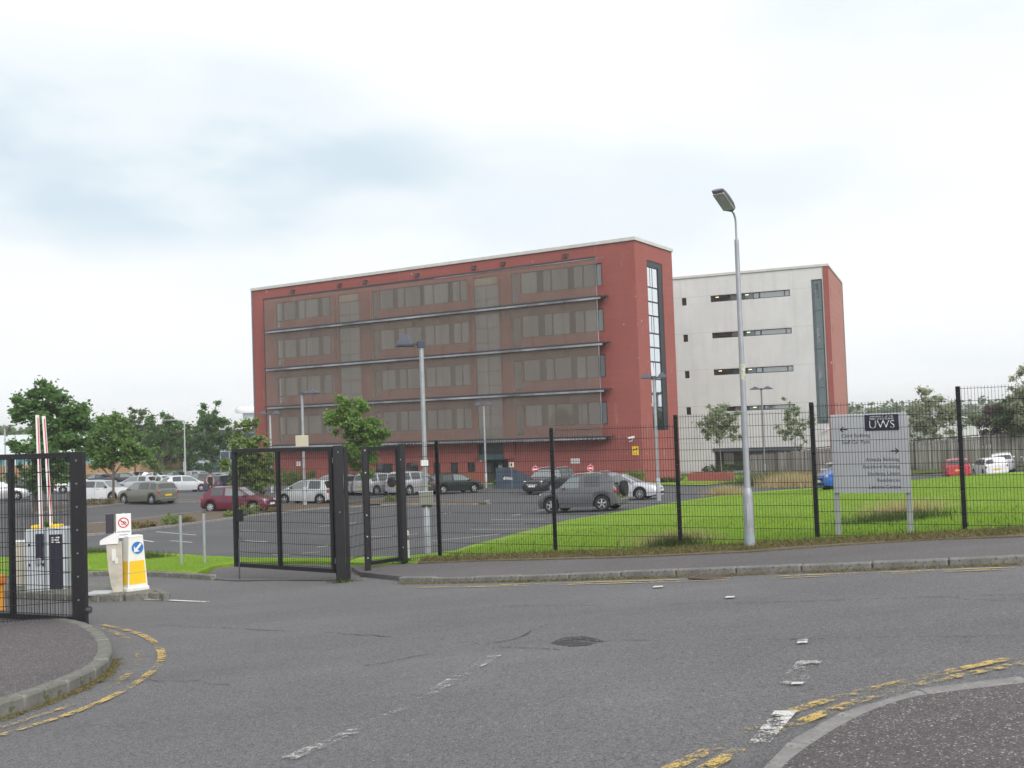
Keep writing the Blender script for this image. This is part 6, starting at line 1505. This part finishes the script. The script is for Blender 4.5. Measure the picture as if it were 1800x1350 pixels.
def tree(base, H, crown0, width, leaf, label, n=5200, size=.16, seed=1, lobes=None, name='tree', trunk_r=None, bark=None, group=None, sparse=1.0, top_bias=.0, nclump=110, cat='tree', lean=(0, 0), clump_r=.42):
    """base = ground point; H total height; crown from crown0 to H; lobes = [(dx, z fraction, rx, rz fraction)] crown outline in the picture plane"""
    r = np.random.default_rng(seed); R = empty(name, base, 0, label, cat, group); tr_ = trunk_r or H * .014
    ch = H - crown0; lobes = lobes or [(0, .5, width / 2, .5)]
    C_ = []; guard = 0
    while len(C_) < nclump and guard < 20000:
        guard += 1; dx, zf, rx, rz = lobes[r.integers(len(lobes))] if r.random() < .999 else lobes[0]
        wts = np.array([l[2] * l[3] for l in lobes]); dx, zf, rx, rz = lobes[r.choice(len(lobes), p=wts / wts.sum())]
        d = r.normal(size=3); d /= np.linalg.norm(d); k = r.random() ** .40
        p = np.array([dx + d[0] * rx * k, d[1] * rx * k * .9, crown0 + ch * (zf + d[2] * rz * k)])
        if p[2] < crown0 * .9 or p[2] > H: continue
        C_.append(p)
    C_ = np.array(C_)
    nclump = len(C_)
    # trunk with limbs reaching into the clumps
    m = MB(); zt = crown0 + ch * .72; pts = []; 
    for i in range(7):
        t = i / 6; pts.append((lean[0] * t + math.sin(t * 5 + seed) * H * .006, lean[1] * t, -.15 + (zt + .15) * t))
    m.tube(pts, [tr_ * (1.25 if i == 0 else 1 - .75 * i / 6) for i in range(7)], 8)
    for i in r.permutation(len(C_))[:max(10, nclump // 5)]:
        c = C_[i]; t = min(.95, max(.28, (c[2] - abs(c[0]) * .8 - .2) / (zt + .01))); a = Vector(pts[0]).lerp(Vector(pts[-1]), t); k = int(t * 6); a = Vector(pts[k]).lerp(Vector(pts[min(6, k + 1)]), t * 6 - k)
        mid = (a + Vector(c)) / 2 + Vector((0, 0, .08 * ch * .3)); m.tube([a, mid, Vector(c)], [tr_ * .38 * (1 - t * .5), tr_ * .22, tr_ * .06], 5, cap=False)
    m.build('trunk', bark or M_bark, R, smooth=True)
    rad = r.uniform(.6, 1.35, len(C_)) * width * clump_r * .30; cnt = np.maximum(8, (n / len(C_) * (rad / rad.mean()) ** 1.6).astype(int))
    leaf_mesh('crown', C_, rad, (cnt * 1.9).astype(int), size * .74, leaf, R, seed + 50); return R
def pt(px, py, Y=None):
    p = G(px, py) if Y is None else at_depth(px, py, Y); return (p[0], p[1], Tz(p[0], p[1]))
def ptree(px, py, top, cb, x0, x1, leaf, label, Y=None, **k):
    """tree given by its foot, top, crown base and crown sides as seen; sizes worked out at its own distance"""
    b = pt(px, py, Y); s = b[1] / FPX; z = lambda y_: at_depth(px, y_, b[1])[2] - b[2]
    lob = [((lx - px) * s, f, rx * s, rz) for lx, f, rx, rz in k.pop('lobes_px')] if 'lobes_px' in k else None
    return tree(b, z(top), z(cb), (x1 - x0) * s, leaf, label, lobes=lob, **k)
GT = 'trees round the car park'
ptree(63, 902, 660, 862, 30, 165, LF_dark, 'large dark maple with a ragged crown behind the left gate and barrier booms', n=13000, size=.30, seed=3, group=GT, nclump=150, clump_r=.30, trunk_r=.13,
      lobes_px=[(84, .84, 30, .17), (55, .70, 30, .16), (92, .62, 46, .22), (130, .56, 32, .20), (62, .40, 44, .24), (104, .36, 50, .24), (50, .14, 36, .16), (100, .12, 46, .16), (88, .95, 10, .06)])
ptree(200, 882, 728, 830, 150, 262, LF_mid, 'mid green tree with a slim trunk in the planting bed behind the white hatchback', n=8500, size=.27, seed=5, group=GT, nclump=110, clump_r=.30, trunk_r=.10, lobes_px=[(205, .55, 45, .40), (180, .35, 32, .30), (232, .40, 30, .32), (200, .86, 26, .14)])
ptree(238, 850, 716, 812, 205, 272, LF_far, 'pale-topped tree rising behind the slim-trunked tree', n=5000, size=.36, seed=8, group=GT, nclump=80, clump_r=.32)
ptree(288, 850, 715, 822, 255, 335, LF_dark, 'dark green tree left of the long-armed lamp', n=6500, size=.36, seed=9, group=GT, nclump=100, clump_r=.30, lobes_px=[(288, .5, 34, .46), (270, .4, 24, .3), (315, .45, 22, .34)])
ptree(272, 856, 782, 832, 252, 292, LF_mid, 'small round young tree in front of the dark far trees', n=2200, size=.25, seed=10, group=GT, nclump=40, clump_r=.35)
ptree(372, 846, 704, 826, 333, 412, LF_dark, 'tall dark tree right of the long-armed lamp', n=8500, size=.36, seed=12, group=GT, nclump=120, clump_r=.28, lobes_px=[(374, .78, 26, .22), (360, .5, 28, .28), (388, .48, 24, .28), (368, .2, 34, .22)])
ptree(332, 846, 745, 826, 312, 356, LF_far, 'lower tree directly behind the long-armed lamp', n=3500, size=.34, seed=13, group=GT, nclump=60)
ptree(441, 888, 724, 868, 398, 490, LF_light, 'light yellow-green tree hiding the left corner of the brick block', n=10500, size=.24, seed=14, group=GT, nclump=130, clump_r=.28, trunk_r=.09, lobes_px=[(438, .86, 18, .14), (440, .64, 34, .22), (452, .42, 42, .24), (430, .28, 40, .24), (462, .14, 34, .16), (425, .06, 26, .12)])
ptree(640, 880, 688, 838, 574, 684, LF_bright, 'bright mid-green young tree before the brick front, on a slim trunk', n=10500, size=.25, seed=16, group=GT, nclump=130, clump_r=.26, trunk_r=.09,
      lobes_px=[(614, .86, 18, .14), (640, .82, 14, .13), (606, .66, 30, .18), (640, .56, 40, .22), (662, .50, 24, .14), (632, .34, 36, .20), (640, .14, 28, .16)])
ptree(1268, 842, 701, 788, 1232, 1312, LF_grey, 'airy grey-green tree on a thin stem before the white block, left of the tall lamp', n=4300, size=.23, seed=20, group=GT, nclump=75, clump_r=.30, trunk_r=.07, bark=M_barkp, lobes_px=[(1272, .62, 36, .38), (1254, .4, 22, .3), (1292, .4, 18, .3)])
ptree(1402, 846, 690, 788, 1365, 1442, LF_grey, 'sparse see-through tree before the white block, right of the twin-shade lamp', n=2400, size=.21, seed=22, group=GT, nclump=70, clump_r=.26, trunk_r=.06, bark=M_barkp, lobes_px=[(1394, .72, 20, .26), (1404, .40, 36, .36), (1385, .36, 18, .24)])
GB = 'trees beyond the timber fence'
ptree(1640, 800, 680, 790, 1596, 1692, LF_pale, 'pale airy birch beyond the timber fence right of the directory sign', Y=96, n=6500, size=.28, seed=25, group=GB, nclump=110, clump_r=.28, bark=M_barkp, lobes_px=[(1632, .82, 20, .18), (1645, .5, 44, .4), (1620, .4, 30, .3), (1668, .4, 26, .34)])
ptree(1752, 790, 708, 786, 1728, 1785, LF_purple, 'purple-brown bush tree beyond the timber fence', Y=92, n=3600, size=.26, seed=26, group=GB, nclump=70)
ptree(1795, 790, 690, 788, 1765, 1840, LF_far, 'dense dark green tree beyond the fence at the right edge', Y=90, n=6000, size=.28, seed=27, group=GB, nclump=90)
ptree(1812, 770, 640, 760, 1778, 1850, LF_pale, 'taller pale tree whose top enters at the right picture edge', Y=88, n=3400, size=.28, seed=28, group=GB, nclump=70)
ptree(1718, 760, 728, 752, 1704, 1740, LF_far, 'small far tree before the white shed roof', Y=145, n=1600, size=.4, seed=29, group=GB, nclump=30)
# far wood at the left edge and along the horizon
def wood(pxs, py, Y, hgt, seed, n=5000, size=1.2):
    r = np.random.default_rng(seed); cs = []; rs = []
    for px in pxs:
        p = at_depth(px, py, Y + r.uniform(-12, 12)); g = Tz(p[0], p[1])
        for k in range(4): cs.append((p[0] + r.uniform(-2, 2), p[1] + r.uniform(-2, 2), g + hgt * r.uniform(.15, .95))); rs.append(r.uniform(1.6, 3.4))
    o = leaf_mesh('far_wood', cs, rs, [n // len(cs)] * len(cs), size, LF_far, None, seed); return o
tag(wood(np.linspace(-60, 150, 22), 770, 230, 9.0, 41, 6000), 'dark band of far trees behind the pale hall roof on the left', 'wood', kind='stuff')
tag(wood(np.linspace(150, 470, 26), 800, 190, 7.0, 42, 6500), 'band of far trees behind the glazed block and the car rows', 'wood', kind='stuff')
tag(wood(np.linspace(1500, 1620, 12), 740, 330, 8.0, 43, 2600), 'thin line of far trees between the white block and the directory sign', 'wood', kind='stuff')
tag(wood(np.linspace(1690, 1900, 14), 745, 420, 9.0, 44, 3000, 1.5), 'far trees under the hills behind the white shed', 'wood', kind='stuff')
# shrubs
def shrub(px, py, w, h, leaf, label, n=900, size=.10, seed=1, Y=None, name='shrub', group=None, depth=None, zoff=0.0):
    b = pt(px, py, Y); s = b[1] / FPX; w *= s; h *= s; r = np.random.default_rng(seed); R = empty(name, (b[0], b[1], b[2] + zoff), 0, label, 'shrub', group)
    k = max(6, int(14 * w / max(.5, h))); k = min(k, 60); cs = []; rs = []
    for i in range(k):
        cs.append((r.uniform(-.42, .42) * w, r.uniform(-.4, .4) * (depth or min(w, 1.4)), h * r.uniform(.12, .70))); rs.append(h * r.uniform(.22, .36))
    leaf_mesh('foliage', cs, rs, [max(6, n // k)] * k, size, leaf, R, seed, flat=.85)
    m = MB()
    for i in range(0, k, 2): m.tube([(0, 0, -.05), (cs[i][0] * .5, cs[i][1] * .5, cs[i][2] * .4), cs[i]], [.02, .014, .006], 5, cap=False)
    m.build('stems', M_bark, R); return R
shrub(1112, 856, 48, 34, LF_bright, 'round green bush at the foot of the brick corner below the yellow sign', 2600, .11, 51)
shrub(1180, 849, 52, 13, LF_weed, 'low dark shrub along the foot of the brick end wall', 1500, .10, 52)
shrub(1262, 838, 58, 16, LF_weed, 'dark spreading shrub growing in the brick planter', 1600, .11, 53, zoff=.45)
shrub(530, 852, 88, 34, LF_mid, 'long green hedge against the brick front left of the young tree', 4200, .13, 54)
shrub(690, 853, 40, 24, LF_mid, 'green shrub under the wide ground floor window', 1700, .12, 55)
shrub(732, 853, 30, 22, LF_light, 'yellow-green shrub right of the wide ground floor window', 1300, .12, 56)
shrub(818, 854, 34, 18, LF_mid, 'green shrub before the small ground floor window', 1400, .12, 57)
shrub(882, 851, 30, 26, LF_dark, 'climbing greenery over the top of the blue enclosure', 1100, .12, 58, Y=82.5)
shrub(1020, 852, 36, 22, LF_dark, 'dark shrub behind the black off-roader', 1300, .12, 59, Y=80)
GS = 'dry shrubs in the planting beds'
for i, (px, py, w, h, lf_, lb) in enumerate(((236, 932, 50, 22, LF_brown, 'dry brown shrub in the front bed, widest on the left'), (262, 929, 24, 15, LF_brown, 'small dry shrub right of the widest brown one'), (301, 925, 34, 26, LF_light, 'tall dry yellow-green shrub in the middle of the front bed'),
        (331, 921, 26, 18, LF_brown, 'dry shrub at the right of the tall yellow-green one'), (405, 911, 34, 18, LF_light, 'yellow-green shrub below the tail of the maroon hatchback'), (436, 907, 44, 26, LF_light, 'broad green-brown shrub before the maroon bonnet at the gate edge'), (478, 903, 30, 15, LF_brown, 'low brown shrub seen through the open gate leaf'),
        (178, 889, 60, 17, LF_brown, 'wide dry brown shrub under the white hatchback'), (690, 884, 36, 17, LF_light, 'yellow-green clump in the bed seen through the pedestrian gate'), (372, 888, 22, 14, LF_brown, 'dry shrub behind the maroon hatchback'), (86, 942, 40, 36, LF_mid, 'green shrub behind the barrier booms'))):
    shrub(px, py, w, h, lf_, lb, 700, .085, 70 + i, group=GS)
# rough grass, straw and weeds: nobody could count the blades
def blades(name, region, n, hgt, wid, material, label, seed, bend=.4, dz=.05, cat='grass'):
    r = np.random.default_rng(seed); P = region(r, n); n = len(P); z = T(P[:, 0], P[:, 1]) + dz
    a = r.uniform(0, 2 * math.pi, n); h = hgt * r.uniform(.45, 1.25, n); w = wid * r.uniform(.6, 1.2, n); dx, dy = np.cos(a), np.sin(a); lean = h * r.uniform(.1, bend * 2, n); b = r.uniform(0, 2 * math.pi, n)
    base = np.c_[P, z]; o1_ = np.c_[dx * w / 2, dy * w / 2, np.zeros(n)]; tip = base + np.c_[np.cos(b) * lean, np.sin(b) * lean, h]
    V = np.stack([base - o1_, base + o1_, tip], 1).reshape(-1, 3); me = bpy.data.meshes.new(name); me.vertices.add(3 * n); me.vertices.foreach_set('co', V.ravel()); me.loops.add(3 * n); me.loops.foreach_set('vertex_index', np.arange(3 * n, dtype=np.int32))
    me.polygons.add(n); me.polygons.foreach_set('loop_start', np.arange(0, 3 * n, 3, dtype=np.int32)); me.polygons.foreach_set('loop_total', np.full(n, 3, dtype=np.int32)); me.update(calc_edges=True); me.materials.append(material)
    o = bpy.data.objects.new(name, me); COL.objects.link(o); return tag(o, label, cat, kind='stuff')
def in_poly(poly, rej=None):
    poly = np.array([p[:2] for p in poly], float)
    def f(r, n):
        lo, hi = poly.min(0), poly.max(0); out_ = []
        tot = 0
        while tot < n:
            P = r.uniform(lo, hi, (n * 2, 2)); ins = np.zeros(len(P), bool); j = len(poly) - 1
            for i in range(len(poly)):
                (xi, yi), (xj, yj) = poly[i], poly[j]
                c = ((yi > P[:, 1]) != (yj > P[:, 1])) & (P[:, 0] < (xj - xi) * (P[:, 1] - yi) / (yj - yi + 1e-12) + xi); ins ^= c; j = i
            P = P[ins]; out_.append(P); tot += len(P)
        return np.concatenate(out_)[:n]
    return f
def in_blob(px, py, rx, ry):
    c = G(px, py)
    def f(r, n):
        d = r.normal(size=(n, 2)) * .5; return np.array([c[0], c[1]]) + d * np.array([rx, ry])
    return f
front_lawn = [tuple(p) for p in GP((800, 976), (1000, 918), (1160, 892), (1300, 872), (1440, 861), (1800, 834), (1800, 940), (1640, 949), (1470, 959), (1318, 968), (1200, 974), (1000, 980), (850, 985), (745, 990))]
near_lawn = [tuple(p) for p in GP((800, 976), (1000, 935), (1300, 912), (1800, 895), (1800, 940), (1640, 949), (1470, 959), (1318, 968), (1200, 974), (1000, 980), (850, 985), (745, 990))]
blades('lawn_grass', in_poly(near_lawn), 70000, .055, .012, LF_grass, 'bright mown lawn grass behind the mesh fence', 90)
blades('lawn_grass', in_poly(front_lawn), 60000, .06, .025, LF_grass, 'bright mown lawn grass farther back towards the car park', 94)
blades('lawn_grass', in_poly([tuple(p) for p in GP((150, 972), (330, 981), (440, 986), (560, 988), (640, 991), (425, 990), (372, 999), (345, 1010), (290, 1007), (160, 1003))]), 16000, .05, .012, LF_grass, 'bright grass strip between the entrance kerb and the car park', 91)
verge_strip = [tuple(p) for p in GP((735, 998), (1000, 990), (1318, 979), (1470, 968), (1800, 953), (1800, 939), (1470, 958), (1200, 973), (1000, 979), (745, 990))]
blades('verge_weeds', in_poly(verge_strip), 2200, .09, .014, LF_weed, 'scruffy weeds along the foot of the mesh fence', 92, dz=.11, cat='weeds')
blades('verge_litter', in_poly(verge_strip), 6500, .04, .035, LF_straw if False else LF_brown, 'dead leaves and dry stalks along the foot of the mesh fence', 93, bend=1.6, dz=.115, cat='leaf litter')
for i, (px, py, rx, ry, n, hh, mt, lb) in enumerate(((1188, 968, .55, .5, 900, .26, LF_weed, 'dark weed clump behind the second lawn fence post'), (1185, 962, .8, .7, 700, .30, LF_straw, 'pale dry stalks round the dark weed clump at the fence'), (1575, 920, 1.1, .7, 1500, .22, LF_weed, 'dark unmown patch behind the directory sign'),
        (1590, 906, 1.0, .9, 900, .34, LF_straw, 'tall pale grass stalks behind the directory sign'), (1278, 872, .85, 1.6, 2200, .5, LF_straw, 'heap of dry cut straw at the lawn edge by the tall lamp'), (1395, 857, 1.9, 3.0, 2600, .95, LF_straw, 'tall tawny meadow grass before the timber fence'),
        (1362, 853, 2.6, 2.6, 4600, .95, LF_weed, 'tall green weeds left of the tawny meadow grass'), (1430, 846, 3.0, 2.0, 2400, .7, LF_brown, 'rough brown grass along the timber fence behind the blue hatchback'), (255, 985, .7, .35, 900, .20, LF_weed, 'long grass tuft behind the keep-left bollard'), (170, 975, .8, .4, 700, .18, LF_weed, 'long grass tuft beside the ticket machine'),
        (1630, 824, 9, 1.2, 3800, .6, LF_weed, 'strip of rough green growth at the foot of the timber fence'), (1415, 965, .3, .2, 120, .12, LF_weed, 'little weed tuft on the verge between two fence posts'))):
    blades('rough_grass', in_blob(px, py, rx, ry), n, hh, .03 if hh > .5 else .014, mt, lb, 200 + i, bend=.5)
blades('lawn_weeds', in_poly(near_lawn), 900, .10, .03, LF_weed, 'scattered broad weeds in the lawn behind the mesh fence', 95, bend=.9, cat='weeds')
blades('lawn_stalks', in_poly(front_lawn), 700, .14, .012, LF_straw, 'scattered dry seed stalks standing in the lawn', 96, bend=.4, cat='weeds')
for i, (px, py, lb) in enumerate(((1319, 976, 'little weeds and grit round the foot of the tall street lamp'), (603, 1025, 'little weeds round the foot of the thick gate post'), (648, 1010, 'little weeds round the foot of the slim latch post'), (711, 995, 'little weeds round the foot of the pedestrian gate hinge post'))):
    blades('weeds', in_blob(px, py, .22, .16), 130, .07, .018, LF_weed if i % 2 else LF_brown, lb, 320 + i, bend=.9, dz=.09 if i in (0, 3) else .02, cat='weeds')
# gutter debris and fallen leaves
def on_line(pts, spread):
    P = np.array([p[:2] for p in pts], float); seg = np.linalg.norm(np.diff(P, axis=0), axis=1); cum = np.r_[0, np.cumsum(seg)]
    def f(r, n):
        t = r.uniform(0, cum[-1], n); i = np.searchsorted(cum, t) - 1; i = np.clip(i, 0, len(seg) - 1); k = (t - cum[i]) / seg[i]
        return P[i] + (P[i + 1] - P[i]) * k[:, None] + r.normal(size=(n, 2)) * spread
    return f
blades('gutter_debris', on_line(GP((700, 1027), (1000, 1021), (1250, 1013), (1500, 1004), (1800, 993)), .05), 2600, .02, .03, LF_brown, 'brown leaf debris in the gutter of the far kerb', 301, bend=2.0, dz=.012, cat='leaf litter')
blades('gutter_weeds', on_line(GP((880, 1024), (1000, 1021), (1140, 1016)), .035), 420, .035, .014, LF_weed, 'small weeds growing in the far gutter', 302, dz=.008, cat='weeds')
blades('gutter_debris', on_line(GP((204, 1160), (190, 1189), (140, 1216), (70, 1244), (0, 1268)), .035), 1300, .012, .022, LF_brown, 'dark leaf debris below the left corner kerb', 303, bend=2.0, dz=.01, cat='leaf litter')
# ================================================================== haze
hz = MB(); hz.box(-2600, 2600, -320, 2400, -8.2, 32)
HM = bpy.data.materials.new('thin_air'); HM.use_nodes = True; t_ = HM.node_tree
t_.nodes.remove(t_.nodes['Principled BSDF']); pv = t_.nodes.new('ShaderNodeVolumePrincipled')
pv.inputs['Color'].default_value = (.97, .985, 1, 1); pv.inputs['Density'].default_value = .00045; pv.inputs['Anisotropy'].default_value = 0.0
t_.links.new(pv.outputs[0], t_.nodes['Material Output'].inputs['Volume'])
hz_o = hz.build('haze', HM); hz_o['kind'] = 'stuff'
